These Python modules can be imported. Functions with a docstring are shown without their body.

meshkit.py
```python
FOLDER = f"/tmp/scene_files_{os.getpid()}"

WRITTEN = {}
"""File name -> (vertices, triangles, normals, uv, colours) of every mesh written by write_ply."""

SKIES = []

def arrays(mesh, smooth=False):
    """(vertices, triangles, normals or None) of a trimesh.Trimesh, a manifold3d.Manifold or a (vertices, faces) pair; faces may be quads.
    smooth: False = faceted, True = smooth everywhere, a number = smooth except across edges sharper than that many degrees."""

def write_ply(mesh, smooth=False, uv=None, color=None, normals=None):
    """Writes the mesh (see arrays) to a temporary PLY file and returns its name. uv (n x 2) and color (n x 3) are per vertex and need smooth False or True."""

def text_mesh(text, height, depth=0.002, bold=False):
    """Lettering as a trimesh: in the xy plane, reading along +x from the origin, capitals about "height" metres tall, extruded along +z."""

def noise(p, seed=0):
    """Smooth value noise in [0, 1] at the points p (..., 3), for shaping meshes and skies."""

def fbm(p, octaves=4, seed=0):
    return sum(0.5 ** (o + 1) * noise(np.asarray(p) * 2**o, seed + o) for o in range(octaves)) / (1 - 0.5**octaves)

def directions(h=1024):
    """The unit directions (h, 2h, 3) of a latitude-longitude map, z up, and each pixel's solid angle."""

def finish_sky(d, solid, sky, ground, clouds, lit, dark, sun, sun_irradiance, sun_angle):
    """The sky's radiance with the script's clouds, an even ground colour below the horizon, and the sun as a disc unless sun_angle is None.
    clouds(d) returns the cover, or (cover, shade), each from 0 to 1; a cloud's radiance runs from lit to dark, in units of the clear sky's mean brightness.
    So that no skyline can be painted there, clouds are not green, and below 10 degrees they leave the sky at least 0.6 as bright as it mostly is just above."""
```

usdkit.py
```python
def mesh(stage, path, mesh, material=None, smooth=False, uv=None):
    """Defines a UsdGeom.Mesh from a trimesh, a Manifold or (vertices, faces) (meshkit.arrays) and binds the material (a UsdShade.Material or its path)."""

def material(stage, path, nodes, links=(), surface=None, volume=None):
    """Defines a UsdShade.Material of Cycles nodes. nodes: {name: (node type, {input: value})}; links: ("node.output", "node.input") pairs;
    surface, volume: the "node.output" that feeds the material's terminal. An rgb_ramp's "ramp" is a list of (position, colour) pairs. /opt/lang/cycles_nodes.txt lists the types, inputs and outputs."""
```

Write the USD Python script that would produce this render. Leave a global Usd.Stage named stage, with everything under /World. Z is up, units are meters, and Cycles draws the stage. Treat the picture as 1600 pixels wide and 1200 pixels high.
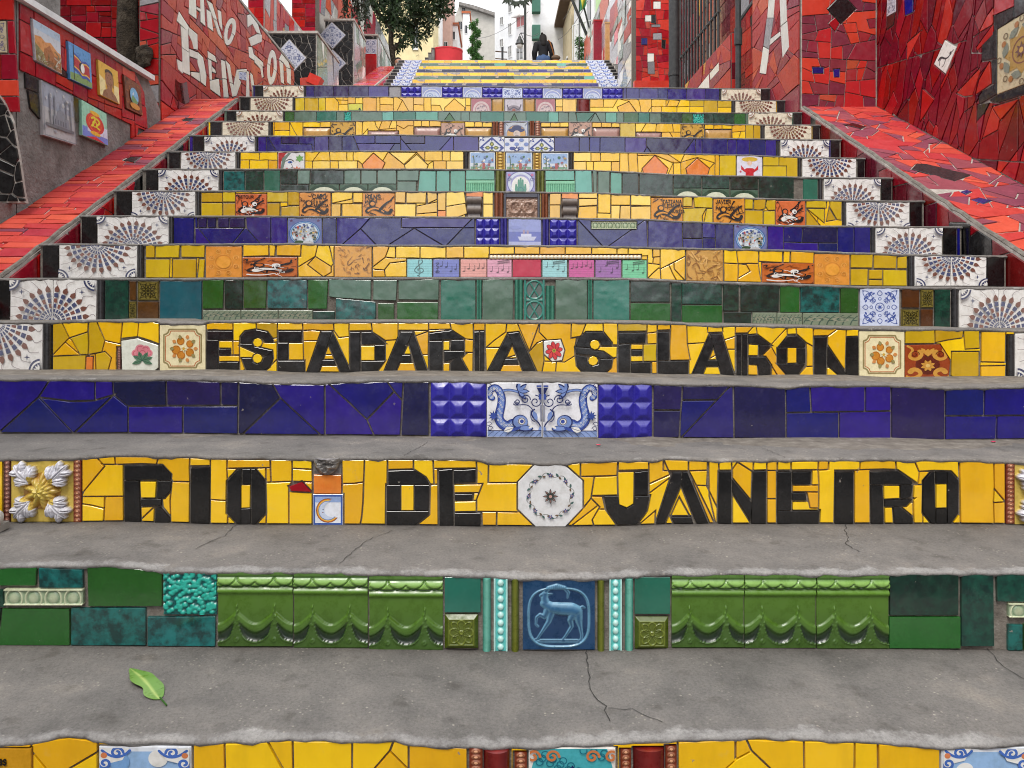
import math, random
import numpy as np
import mapbox_earcut as earcut
import usdkit, meshkit
from pxr import Usd, UsdGeom, UsdLux, UsdShade, Sdf, Gf, Vt
from shapely.geometry import Polygon, LineString, Point, box, MultiPolygon
from shapely.ops import unary_union, polygonize
from shapely import affinity

stage = Usd.Stage.CreateInMemory()
UsdGeom.Xform.Define(stage, '/World')
UsdGeom.Scope.Define(stage, '/World/Looks')
# ---------------------------------------------------------------- camera
EYE = 0.942                       # lens height above the foot of the lowest riser in view
F, PX, PY = 1244.0, 777.6, 440.0  # lens length and principal point measured in the photograph (1600 x 1200)
cam = UsdGeom.Camera.Define(stage, '/World/camera')
cam.AddTranslateOp().Set((0, 0, EYE)); cam.AddRotateXOp().Set(90)
cam.CreateHorizontalApertureAttr(36.0); cam.CreateVerticalApertureAttr(27.0)
cam.CreateFocalLengthAttr(36.0 * F / 1600)
cam.CreateHorizontalApertureOffsetAttr((800 - PX) * 36 / 1600)
cam.CreateVerticalApertureOffsetAttr((PY - 600) * 36 / 1600)
cam.CreateClippingRangeAttr((0.05, 5000.0))
cam.CreateExposureAttr(0.9)
# ---------------------------------------------------------------- overcast sky and veiled sun
SUN_EL, SUN_AZ = math.radians(58), math.radians(200)
usdkit.material(stage, '/World/Looks/sky_look', {
    'sky': ('sky_texture', {'sky_type': 'single_scattering', 'sun_disc': False, 'sun_elevation': SUN_EL, 'sun_rotation': SUN_AZ, 'air_density': 1.0, 'aerosol_density': 2.0}),
    'co': ('texture_coordinate', {}), 'n': ('noise_texture', {'scale': 2.2, 'detail': 4.0, 'roughness': 0.55}),
    'r': ('rgb_ramp', {'ramp': [(0.3, (8.2, 8.5, 9.0)), (0.65, (10.5, 10.6, 10.8))]}),
    'm': ('mix_color', {'fac': 0.9, 'use_clamp': False}),
    'bg': ('background_shader', {'strength': 0.1})},
    [('co.generated', 'n.vector'), ('n.fac', 'r.fac'), ('sky.color', 'm.a'), ('r.color', 'm.b'), ('m.result', 'bg.color')], surface='bg.background')
dome = UsdLux.DomeLight.Define(stage, '/World/sky')
UsdShade.MaterialBindingAPI.Apply(dome.GetPrim()).Bind(UsdShade.Material.Get(stage, '/World/Looks/sky_look'))
sun = UsdLux.DistantLight.Define(stage, '/World/sun')
sun.CreateIntensityAttr(0.4); sun.CreateAngleAttr(25.0); sun.CreateColorAttr((1.0, 0.96, 0.9)); sun.CreateNormalizeAttr(True)
sun.AddRotateZOp().Set(-math.degrees(SUN_AZ)); sun.AddRotateXOp().Set(-(90 - math.degrees(SUN_EL)))
# ---------------------------------------------------------------- helpers: prims
_used = {}
def numbered(parent, name):
    k = (parent, name); n = _used.get(k, 0); _used[k] = n + 1
    return f'{parent}/{name}' + (f'_{n:03d}' if n else '')
def tag(p, **kw):
    for k, v in kw.items():
        if v: p.SetCustomDataByKey(k, v)
_loc = {}
def thing(name, label, category, loc=(0, 0, 0), group=None):
    path = numbered('/World', name)
    x = UsdGeom.Xform.Define(stage, path); x.AddTranslateOp().Set(tuple(map(float, loc)))
    _loc[path] = np.array(loc, float)
    tag(x.GetPrim(), label=label, category=category, group=group)
    return path
def part(parent, name, mesh, mat, smooth=False, label=None, colors=None, kind=None):
    """one Mesh under a thing (points given in world space), or directly under /World"""
    path = numbered(parent, name)
    v, f = mesh if isinstance(mesh, tuple) else (np.asarray(mesh.vertices), np.asarray(mesh.faces))
    v = np.asarray(v, float)
    root = '/'.join(path.split('/')[:3])
    v = v - _loc.get(root, 0.0)
    m = usdkit.mesh(stage, path, (v, f), LOOKS[mat] if isinstance(mat, str) else mat, smooth if colors is None else (True if smooth else False))
    if colors is not None:
        UsdGeom.PrimvarsAPI(m).CreatePrimvar('Cd', Sdf.ValueTypeNames.Color3fArray, 'vertex').Set(Vt.Vec3fArray.FromNumpy(np.asarray(colors, np.float32)))
    tag(m.GetPrim(), label=label, kind=kind)
    return path
def struct(name, mesh, mat, label=None, smooth=False, kind='structure', category=None):
    p = part('/World', name, mesh, mat, smooth)
    tag(stage.GetPrimAtPath(p), kind=kind, label=label, category=category)
    return p
def join(ms):
    vs, fs, n = [], [], 0
    for v, f in ms:
        v = np.asarray(v, float); f = np.asarray(f, int)
        if f.ndim == 2 and f.shape[1] == 4: f = np.vstack([f[:, [0, 1, 2]], f[:, [0, 2, 3]]])
        vs.append(v); fs.append(f + n); n += len(v)
    return np.vstack(vs), np.vstack(fs)
def bx(x0, x1, y0, y1, z0, z1):
    v = np.array([[x, y, z] for z in (z0, z1) for y in (y0, y1) for x in (x0, x1)], float)
    return v, np.array([[0, 2, 3, 1], [4, 5, 7, 6], [0, 1, 5, 4], [2, 6, 7, 3], [0, 4, 6, 2], [1, 3, 7, 5]])
def tube(pts, rad, sides=8, cap=True):
    p = np.asarray(pts, float); n = len(p)
    r = np.broadcast_to(np.asarray(rad, float), (n,))
    t = np.gradient(p, axis=0); t /= np.linalg.norm(t, axis=1, keepdims=True) + 1e-12
    ref = np.array([0, 0, 1.0]) if abs(t[:, 2]).mean() < .8 else np.array([1.0, 0, 0])
    a = np.cross(t, ref); a /= np.linalg.norm(a, axis=1, keepdims=True) + 1e-12
    b = np.cross(t, a); th = np.arange(sides) * 2 * np.pi / sides
    v = (p[:, None] + r[:, None, None] * (np.cos(th)[None, :, None] * a[:, None] + np.sin(th)[None, :, None] * b[:, None])).reshape(-1, 3)
    f = []
    for i in range(n - 1):
        for j in range(sides):
            k = (j + 1) % sides
            f += [[i * sides + j, (i + 1) * sides + j, (i + 1) * sides + k], [i * sides + j, (i + 1) * sides + k, i * sides + k]]
    if cap:
        v = np.vstack([v, p[:1], p[-1:]]); c0, c1 = n * sides, n * sides + 1
        for j in range(sides):
            k = (j + 1) % sides
            f += [[c0, j, k], [c1, (n - 1) * sides + k, (n - 1) * sides + j]]
    return v, np.array(f)
# ---------------------------------------------------------------- helpers: materials
LOOKS = {}
def mat(name, nodes, links, surface='p.BSDF'):
    LOOKS[name] = usdkit.material(stage, '/World/Looks/' + name, nodes, links, surface=surface)
    return LOOKS[name]
def lin(r, g, b):
    return tuple((c / 255 / 12.92) if c <= 10 else ((c / 255 + .055) / 1.055) ** 2.4 for c in (r, g, b))
def glaze(name, col, col2=None, rough=.13, var=.12, mottle=(60, .35), hue=.012, wave=.10, spec=.5, dust=.22, ior=1.5):
    """glazed ceramic: tone varies from tile to tile and within a tile; scuffs and dust raise the roughness; faintly wavy"""
    if ior == 1.5 and name.split('_')[0] in ('yellow', 'dark', 'amber', 'pale', 'orange', 'black', 'blue', 'violet', 'green', 'deep', 'mottled', 'teal', 'petrol', 'mint', 'sage', 'brown', 'olive', 'tan') and 'red' not in name: ior = 1.85   # lead glaze
    col2 = col2 or tuple(c * .72 for c in col)
    mat(name, {
        'g': ('geometry', {}), 'oi': ('object_info', {}),
        'n': ('noise_texture', {'scale': float(mottle[0]), 'detail': 4.0, 'roughness': .6}),
        'nr': ('rgb_ramp', {'ramp': [(.5 - mottle[1] / 2, col2), (.5 + mottle[1] / 2, col)]}),
        'hv': ('map_range', {'from_min': 0.0, 'from_max': 1.0, 'to_min': 1 - var, 'to_max': 1 + var}),
        'hh': ('map_range', {'from_min': 0.0, 'from_max': 1.0, 'to_min': .5 - hue, 'to_max': .5 + hue}),
        'hs': ('hsv', {}),
        'dn': ('noise_texture', {'scale': 23.0, 'detail': 7.0, 'roughness': .7}),
        'dm': ('map_range', {'from_min': .60, 'from_max': .80, 'to_min': 0.0, 'to_max': dust, 'clamp': True}),
        'du': ('mix_color', {'b': (.30, .28, .25)}),
        'sc': ('mapping', {'scale': (9.0, 9.0, 2.6)}), 'gn': ('noise_texture', {'scale': 2.6, 'detail': 6.0, 'roughness': .62}), 'gr': ('rgb_ramp', {'ramp': [(.30, (.72, .70, .66)), (.52, (1, 1, 1))]}), 'gm': ('mix_color', {'blend_type': 'multiply', 'fac': .4}),
        'cn': ('noise_texture', {'scale': 52.0, 'detail': 3.0, 'roughness': .55}), 'cr': ('map_range', {'from_min': .735, 'from_max': .755, 'to_min': 0.0, 'to_max': .8, 'clamp': True}), 'cm': ('mix_color', {'b': (.26, .23, .20)}),
        'rm': ('map_range', {'from_min': .35, 'from_max': .75, 'to_min': rough * .7, 'to_max': rough * 2.3, 'clamp': True}),
        'wn': ('noise_texture', {'scale': 11.0, 'detail': 2.0}),
        'b': ('bump', {'strength': wave, 'distance': .02}),
        'p': ('principled_bsdf', {'specular_ior_level': spec, 'ior': ior})},
        [('g.position', 'n.vector'), ('n.fac', 'nr.fac'), ('nr.color', 'hs.color'), ('oi.random', 'hv.value'), ('hv.result', 'hs.value'),
         ('oi.random', 'hh.value'), ('hh.result', 'hs.hue'), ('g.position', 'dn.vector'), ('dn.fac', 'dm.value'), ('dm.result', 'du.fac'), ('hs.color', 'du.a'),
         ('g.position', 'sc.vector'), ('sc.vector', 'gn.vector'), ('gn.fac', 'gr.fac'), ('du.result', 'gm.a'), ('gr.color', 'gm.b'), ('g.position', 'cn.vector'), ('cn.fac', 'cr.value'), ('cr.result', 'cm.fac'), ('gm.result', 'cm.a'), ('cm.result', 'p.base_color'), ('dn.fac', 'rm.value'), ('rm.result', 'p.roughness'), ('g.position', 'wn.vector'), ('wn.fac', 'b.height'), ('b.normal', 'p.normal')])
def printed(name, rough=.16, attr='Cd', bump=0.0):
    """decorated ceramic: the colour of each printed figure comes with the mesh"""
    mat(name, {'g': ('geometry', {}), 'a': ('attribute', {'attribute': attr}), 'n': ('noise_texture', {'scale': 40.0, 'detail': 5.0, 'roughness': .65}),
        'r': ('rgb_ramp', {'ramp': [(.25, (.78, .77, .74)), (.55, (1, 1, 1))]}), 'm': ('mix_color', {'blend_type': 'multiply', 'fac': 1.0}),
        'rm': ('map_range', {'from_min': .35, 'from_max': .75, 'to_min': rough * .7, 'to_max': rough * 2.3, 'clamp': True}),
        'p': ('principled_bsdf', {'ior': 1.65})},
        [('g.position', 'n.vector'), ('n.fac', 'r.fac'), ('a.color', 'm.a'), ('r.color', 'm.b'), ('m.result', 'p.base_color'), ('n.fac', 'rm.value'), ('rm.result', 'p.roughness')])
def rough_mat(name, ramp, scale=30, detail=8, bump=.4, dist=.01, rough=.85, rscale=None, spec=.25):
    mat(name, {'g': ('geometry', {}), 'n': ('noise_texture', {'scale': float(scale), 'detail': float(detail), 'roughness': .65}),
        'r': ('rgb_ramp', {'ramp': ramp}), 'n2': ('noise_texture', {'scale': float(rscale or scale * 6), 'detail': 5.0, 'roughness': .6}),
        'b': ('bump', {'strength': bump, 'distance': dist}), 'p': ('principled_bsdf', {'roughness': rough, 'specular_ior_level': spec})},
        [('g.position', 'n.vector'), ('g.position', 'n2.vector'), ('n.fac', 'r.fac'), ('r.color', 'p.base_color'), ('n2.fac', 'b.height'), ('b.normal', 'p.normal')])

glaze('yellow_glaze', lin(244, 196, 16), lin(238, 186, 10), mottle=(9, .5), var=.10)
glaze('dark_yellow_glaze', lin(214, 180, 22), lin(200, 164, 14), mottle=(9, .5))
glaze('amber_glaze', lin(244, 192, 30), lin(238, 182, 20), mottle=(9, .5))
glaze('pale_yellow_glaze', lin(246, 206, 92), lin(240, 196, 70), mottle=(9, .5))
glaze('orange_glaze', lin(236, 140, 50), lin(228, 124, 36))
glaze('black_glaze', (.007, .0065, .007), (.004, .004, .004), rough=.15, var=.5, dust=.03, ior=1.7)
glaze('blue_glaze', lin(20, 14, 124), lin(10, 8, 92), mottle=(14, .6), var=.38, hue=.012, dust=.05)
glaze('violet_glaze', lin(44, 34, 122), lin(32, 22, 98), mottle=(14, .6), var=.25, dust=.05)
glaze('dark_blue_glaze', lin(22, 18, 78), lin(13, 10, 56), mottle=(14, .6), var=.3, dust=.05)
glaze('green_glaze', lin(34, 92, 28), lin(26, 80, 22), mottle=(10, .6), var=.15, dust=.05)
glaze('dark_green_glaze', lin(10, 66, 50), lin(3, 36, 30), mottle=(48, .3), var=.2, dust=.05)
glaze('deep_green_glaze', lin(6, 48, 34), lin(2, 26, 20), mottle=(40, .3), var=.2, dust=.05)
glaze('mottled_teal_glaze', lin(14, 104, 100), lin(3, 50, 48), mottle=(34, .22), var=.15, dust=.05)
glaze('teal_glaze', lin(34, 112, 92), lin(28, 98, 82), mottle=(12, .6), var=.15, dust=.05)
glaze('petrol_glaze', lin(20, 96, 112), lin(14, 78, 96), mottle=(12, .6), var=.1, dust=.05)
glaze('mint_glaze', lin(92, 168, 148), lin(80, 150, 134), mottle=(12, .6), var=.12)
glaze('sage_glaze', lin(92, 122, 104), lin(74, 104, 88), mottle=(16, .5), var=.15)
glaze('brown_glaze', lin(92, 56, 16), lin(66, 38, 8), mottle=(20, .5))
glaze('olive_glaze', lin(98, 92, 16), lin(72, 70, 8), mottle=(20, .5))
glaze('tan_glaze', lin(180, 128, 60), lin(160, 108, 48), mottle=(16, .5))
glaze('red_glaze', lin(162, 20, 30), lin(140, 12, 24), mottle=(9, .5), var=.28, hue=.008)
glaze('dark_red_glaze', lin(122, 9, 22), lin(104, 6, 18), mottle=(9, .5), var=.3, hue=.008)
glaze('scarlet_glaze', lin(196, 54, 46), lin(184, 44, 38), mottle=(9, .5), var=.14, hue=.006)
glaze('brick_red_glaze', lin(172, 50, 44), lin(150, 40, 36), mottle=(14, .5), var=.3, hue=.015, rough=.28)
glaze('worn_coral_glaze', lin(190, 68, 58), lin(178, 56, 48), mottle=(12, .5), var=.16, hue=.008, rough=.42, ior=1.33, dust=.25)
glaze('worn_red_glaze', lin(178, 52, 52), lin(164, 42, 44), mottle=(12, .5), var=.16, hue=.008, rough=.42, ior=1.33, dust=.25)
glaze('worn_plum_glaze', lin(138, 68, 82), lin(120, 56, 70), mottle=(12, .5), var=.16, rough=.42, ior=1.33, dust=.25)
glaze('soot_black_glaze', (.007, .006, .007), (.004, .004, .004), rough=.25, ior=1.4, dust=.03)
glaze('plum_glaze', lin(128, 48, 64), lin(112, 40, 56), mottle=(12, .5), var=.2, rough=.2)
glaze('maroon_glaze', lin(90, 14, 26), lin(70, 8, 18), mottle=(12, .5), var=.35)
glaze('crimson_glaze', lin(196, 60, 92), lin(186, 50, 80), mottle=(9, .5), var=.06)
glaze('white_glaze', lin(226, 224, 216), lin(214, 210, 200), mottle=(9, .5), var=.06)
glaze('grey_tile_glaze', lin(150, 148, 150), lin(120, 118, 122), mottle=(60, .4), var=.25)
glaze('ox_blood_glaze', lin(92, 14, 16), lin(60, 6, 8), rough=.12)
glaze('mirror_tile', lin(120, 130, 118), lin(60, 70, 58), mottle=(8, .3), rough=.05, spec=1.0)
printed('printed_glaze'); printed('relief_glaze', rough=.27); printed('matt_print', rough=.32)
rough_mat('mortar', [(.3, lin(92, 86, 80)), (.55, lin(120, 114, 106)), (.75, lin(148, 143, 136))], scale=26, bump=.6, dist=.006)
rough_mat('asphalt', [(.3, (.035, .035, .036)), (.7, (.065, .064, .062))], scale=3)
rough_mat('dark_mortar', [(.3, lin(78, 70, 62)), (.7, lin(116, 106, 96))], scale=30, bump=.6, dist=.006)
rough_mat('pale_mortar', [(.3, lin(140, 132, 124)), (.7, lin(190, 184, 176))], scale=26, bump=.5, dist=.005)
rough_mat('cement_render', [(.25, lin(84, 80, 76)), (.5, lin(122, 118, 114)), (.75, lin(150, 146, 142))], scale=7, bump=.7, dist=.02)
rough_mat('white_paint', [(.3, lin(196, 196, 196)), (.6, lin(224, 224, 222))], scale=6, bump=.2, rough=.6)
rough_mat('iron', [(.3, lin(30, 32, 34)), (.7, lin(62, 62, 62))], scale=20, bump=.3, rough=.5, spec=.5)
rough_mat('bark', [(.3, lin(34, 28, 22)), (.55, lin(78, 68, 56)), (.75, lin(120, 112, 98))], scale=16, bump=1.0, dist=.04)
# concrete of the treads: fine aggregate, stains, pale cement skim where the mesh says the nosing is, and contact shade painted at the riser foot
mat('tread_concrete', {'g': ('geometry', {}), 'e': ('attribute', {'attribute': 'Cd'}), 'se': ('separate_color', {}),
    'n': ('noise_texture', {'scale': 5.0, 'detail': 9.0, 'roughness': .68}), 'r': ('rgb_ramp', {'ramp': [(.25, lin(84, 82, 79)), (.42, lin(106, 103, 100)), (.58, lin(119, 115, 111)), (.76, lin(142, 135, 126))]}),
    'sp': ('voronoi_texture', {'scale': 85.0, 'randomness': 1.0}), 'sr': ('rgb_ramp', {'ramp': [(.0, (1, 1, 1)), (.16, (1, 1, 1)), (.24, (0, 0, 0))]}),
    'spm': ('noise_texture', {'scale': 21.0, 'detail': 6.0}), 'spr': ('rgb_ramp', {'ramp': [(.50, (0, 0, 0)), (.76, (.5, .5, .5))]}),
    'spx': ('mix_color', {'blend_type': 'multiply', 'fac': 1.0}), 'bw': ('rgb_to_bw', {}),
    'c1': ('mix_color', {'b': lin(206, 198, 182)}),
    'st': ('noise_texture', {'scale': 17.0, 'detail': 3.0, 'roughness': .5}), 'str': ('rgb_ramp', {'ramp': [(.28, (.68, .67, .65)), (.40, (.97, .97, .97)), (.60, (1, 1, 1)), (.74, (1.13, 1.12, 1.09))]}), 'c2': ('mix_color', {'blend_type': 'multiply', 'fac': .85, 'use_clamp': False}),
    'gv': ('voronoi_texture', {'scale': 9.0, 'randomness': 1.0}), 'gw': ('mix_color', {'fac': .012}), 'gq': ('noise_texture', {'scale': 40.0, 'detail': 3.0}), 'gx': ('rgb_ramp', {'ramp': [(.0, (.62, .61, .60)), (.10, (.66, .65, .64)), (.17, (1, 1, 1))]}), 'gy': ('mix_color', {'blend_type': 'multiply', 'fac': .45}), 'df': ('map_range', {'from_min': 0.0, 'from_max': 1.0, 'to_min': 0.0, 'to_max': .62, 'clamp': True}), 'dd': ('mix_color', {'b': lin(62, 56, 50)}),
    'sk': ('noise_texture', {'scale': 13.0, 'detail': 8.0, 'roughness': .7}), 'sa': ('math', {'math_type': 'add'}), 'sm': ('map_range', {'from_min': .96, 'from_max': 1.09, 'to_min': 0.0, 'to_max': .7, 'clamp': True}),
    'skc': ('rgb_ramp', {'ramp': [(.32, lin(112, 110, 110)), (.7, lin(168, 166, 163))]}),
    'c3': ('mix_color', {}), 'gn': ('noise_texture', {'scale': 170.0, 'detail': 3.0, 'roughness': .8}), 'gr': ('rgb_ramp', {'ramp': [(.34, (.78, .78, .78)), (.5, (.99, .99, .99)), (.68, (1.14, 1.14, 1.14))]}), 'c4': ('mix_color', {'blend_type': 'multiply', 'fac': 1.0, 'use_clamp': False}), 'bn': ('noise_texture', {'scale': 95.0, 'detail': 7.0, 'roughness': .75}), 'b': ('bump', {'strength': .65, 'distance': .007}),
    'p': ('principled_bsdf', {'roughness': .82, 'specular_ior_level': .25})},
    [('g.position', 'n.vector'), ('n.fac', 'r.fac'), ('g.position', 'sp.vector'), ('sp.distance', 'sr.fac'), ('g.position', 'spm.vector'), ('spm.fac', 'spr.fac'), ('sr.color', 'spx.a'), ('spr.color', 'spx.b'),
     ('spx.result', 'bw.color'), ('bw.val', 'c1.fac'), ('r.color', 'c1.a'), ('g.position', 'st.vector'), ('st.fac', 'str.fac'), ('c1.result', 'c2.a'), ('str.color', 'c2.b'),
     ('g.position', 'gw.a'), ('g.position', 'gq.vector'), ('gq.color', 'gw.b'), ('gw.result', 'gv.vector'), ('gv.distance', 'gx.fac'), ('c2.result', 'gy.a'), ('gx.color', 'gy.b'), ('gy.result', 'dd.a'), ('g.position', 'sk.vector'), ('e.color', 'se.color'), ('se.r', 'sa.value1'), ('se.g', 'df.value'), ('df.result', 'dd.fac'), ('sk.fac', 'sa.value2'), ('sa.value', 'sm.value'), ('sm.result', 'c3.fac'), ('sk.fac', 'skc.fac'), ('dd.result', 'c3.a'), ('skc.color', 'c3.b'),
     ('c3.result', 'c4.a'), ('g.position', 'gn.vector'), ('gn.fac', 'gr.fac'), ('gr.color', 'c4.b'), ('c4.result', 'p.base_color'), ('g.position', 'bn.vector'), ('bn.fac', 'b.height'), ('b.normal', 'p.normal')])
# ---------------------------------------------------------------- helpers: planes, tiles, prints, reliefs
class Plane:
    def __init__(s, O, U, V):
        s.O = np.array(O, float); s.U = np.array(U, float) / np.linalg.norm(U); s.V = np.array(V, float)
        s.V = s.V - s.U * (s.V @ s.U); s.V /= np.linalg.norm(s.V); s.N = np.cross(s.U, s.V)
    def px(s, x, y):
        r = np.array([(x - PX) / F, 1.0, (PY - y) / F]); c = np.array([0, 0, EYE])
        p = c + r * ((s.O - c) @ s.N) / (r @ s.N) - s.O
        return p @ s.U, p @ s.V
    def w(s, uv, n=0.0):
        uv = np.asarray(uv, float)
        return s.O + uv[..., :1] * s.U + uv[..., 1:2] * s.V + np.asarray(n, float).reshape(uv.shape[:-1] + (1,) if np.ndim(n) else (1,)) * s.N
def tri(poly):
    """triangles of a shapely polygon (holes allowed)"""
    rings = [np.asarray(poly.exterior.coords)[:-1]] + [np.asarray(r.coords)[:-1] for r in poly.interiors]
    v = np.vstack(rings); ends = np.cumsum([len(r) for r in rings]).astype(np.uint32)
    f = earcut.triangulate_float64(v, ends).reshape(-1, 3).astype(int)
    if len(f):
        a = v[f]; ar = np.cross(a[:, 1] - a[:, 0], a[:, 2] - a[:, 0])
        f[ar < 0] = f[ar < 0][:, ::-1]
    return v, f
def polys(g):
    if g.is_empty: return []
    if g.geom_type == 'Polygon': return [g]
    return [q for h in getattr(g, 'geoms', []) for q in polys(h)]
def inset(r, d):
    n = len(r); e = np.roll(r, -1, 0) - r; e /= np.linalg.norm(e, axis=1, keepdims=True) + 1e-12
    nn = np.stack([-e[:, 1], e[:, 0]], 1); pn = np.roll(nn, 1, 0)
    m = nn + pn; m /= np.maximum((m * m).sum(1, keepdims=True), .5) / 2
    return r + m * d
def slab(poly, plane, th=.007, bev=.0014, tilt=(0, 0), back=-.003, n0=0.0):
    """a tile: flat glazed face with a small eased edge, sides down into the mortar"""
    r = np.asarray(poly.exterior.coords)[:-1]
    if Polygon(r).exterior.is_ccw is False: r = r[::-1]
    c = r.mean(0); inn = inset(r, bev)
    q = Polygon(inn)
    if not q.is_valid or q.area < poly.area * .3: inn = r + (c - r) * 1e-4
    tv, tf = tri(Polygon(inn)); n = len(r)
    if len(tv) != n: inn = r; tv, tf = tri(Polygon(r))
    h = lambda p, t: n0 + t + (p - c) @ np.array(tilt)
    v = np.vstack([plane.w(r, h(r, back)), plane.w(r, h(r, th - bev * .7)), plane.w(tv, h(tv, th))])
    i = np.arange(n); j = (i + 1) % n
    # match the inner ring (tv keeps ring order) to the outer ring
    f = np.vstack([np.stack([i, j, j + n], 1), np.stack([i, j + n, i + n], 1), np.stack([i + n, j + n, j + 2 * n], 1), np.stack([i + n, j + 2 * n, i + 2 * n], 1), tf + 2 * n])
    return v, f
def bil(quad, uv):
    a, b, c, d = [np.array(p, float) for p in quad]; u, v = np.asarray(uv)[:, :1], np.asarray(uv)[:, 1:2]
    return a * (1 - u) * (1 - v) + b * u * (1 - v) + c * u * v + d * (1 - u) * v
def print_mesh(quad, plane, base, layers, th=.007, clip=None, aspect=1.0, n0=0.0, step=.00012, bev=.0014):
    """a decorated tile as one mesh: the slab plus the printed figures as thin glaze lying on it. quad: corners bl, br, tr, tl in the plane;
    layers: (colour, shapely figure in tile units 0..aspect x 0..1)"""
    cl = box(.012, .012, aspect - .012, .988) if clip is None else clip
    outline = Polygon(bil(quad, np.array([(x / aspect, y) for x, y in (np.asarray(clip.exterior.coords)[:-1] if clip is not None else np.array([(0, 0), (aspect, 0), (aspect, 1), (0, 1)]))])))
    v, f = slab(outline, plane, th, n0=n0, bev=bev)
    V, Fc, C, k = [v], [f], [np.tile(base, (len(v), 1))], len(v)
    for li, (col, g) in enumerate(layers):
        g = g.intersection(cl) if g.is_valid else g.buffer(0).intersection(cl)
        for q in polys(g):
            if q.area < 1e-6: continue
            tv, tf = tri(q)
            if not len(tf): continue
            w = plane.w(bil(quad, tv / np.array([aspect, 1.0])), n0 + th + .0002 + step * li)
            V.append(w); Fc.append(tf + k); k += len(w); C.append(np.tile(col, (len(w), 1)))
    return (np.vstack(V), np.vstack(Fc)), np.vstack(C)
def relief_mesh(quad, plane, H, col=None, n0=.006, amp=1.0):
    """a moulded tile: a grid of heights H (rows bottom to top, metres), with skirts down into the mortar"""
    ny, nx = H.shape
    u, v = np.meshgrid(np.linspace(0, 1, nx), np.linspace(0, 1, ny))
    uv = bil(quad, np.stack([u.ravel(), v.ravel()], 1))
    w = plane.w(uv, n0 + amp * H.ravel())
    idx = np.arange(nx * ny).reshape(ny, nx)
    a, b, c, d = idx[:-1, :-1].ravel(), idx[:-1, 1:].ravel(), idx[1:, 1:].ravel(), idx[1:, :-1].ravel()
    f = np.vstack([np.stack([a, b, c], 1), np.stack([a, c, d], 1)])
    ring = np.concatenate([idx[0], idx[1:, -1], idx[-1, -2::-1], idx[-2:0:-1, 0]])
    sk = plane.w(uv[ring], -.003); n = len(w); m = len(ring); i = np.arange(m); j = (i + 1) % m
    # skirt with its own copy of the rim so that the rim stays crisp
    V = np.vstack([w, w[ring], sk]); f2 = np.vstack([np.stack([n + m + i, n + m + j, n + j], 1), np.stack([n + m + i, n + j, n + i], 1)])
    C = None if col is None else np.vstack([col.reshape(-1, 3), col.reshape(-1, 3)[ring], col.reshape(-1, 3)[ring]])
    return (V, np.vstack([f, f2])), C
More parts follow.
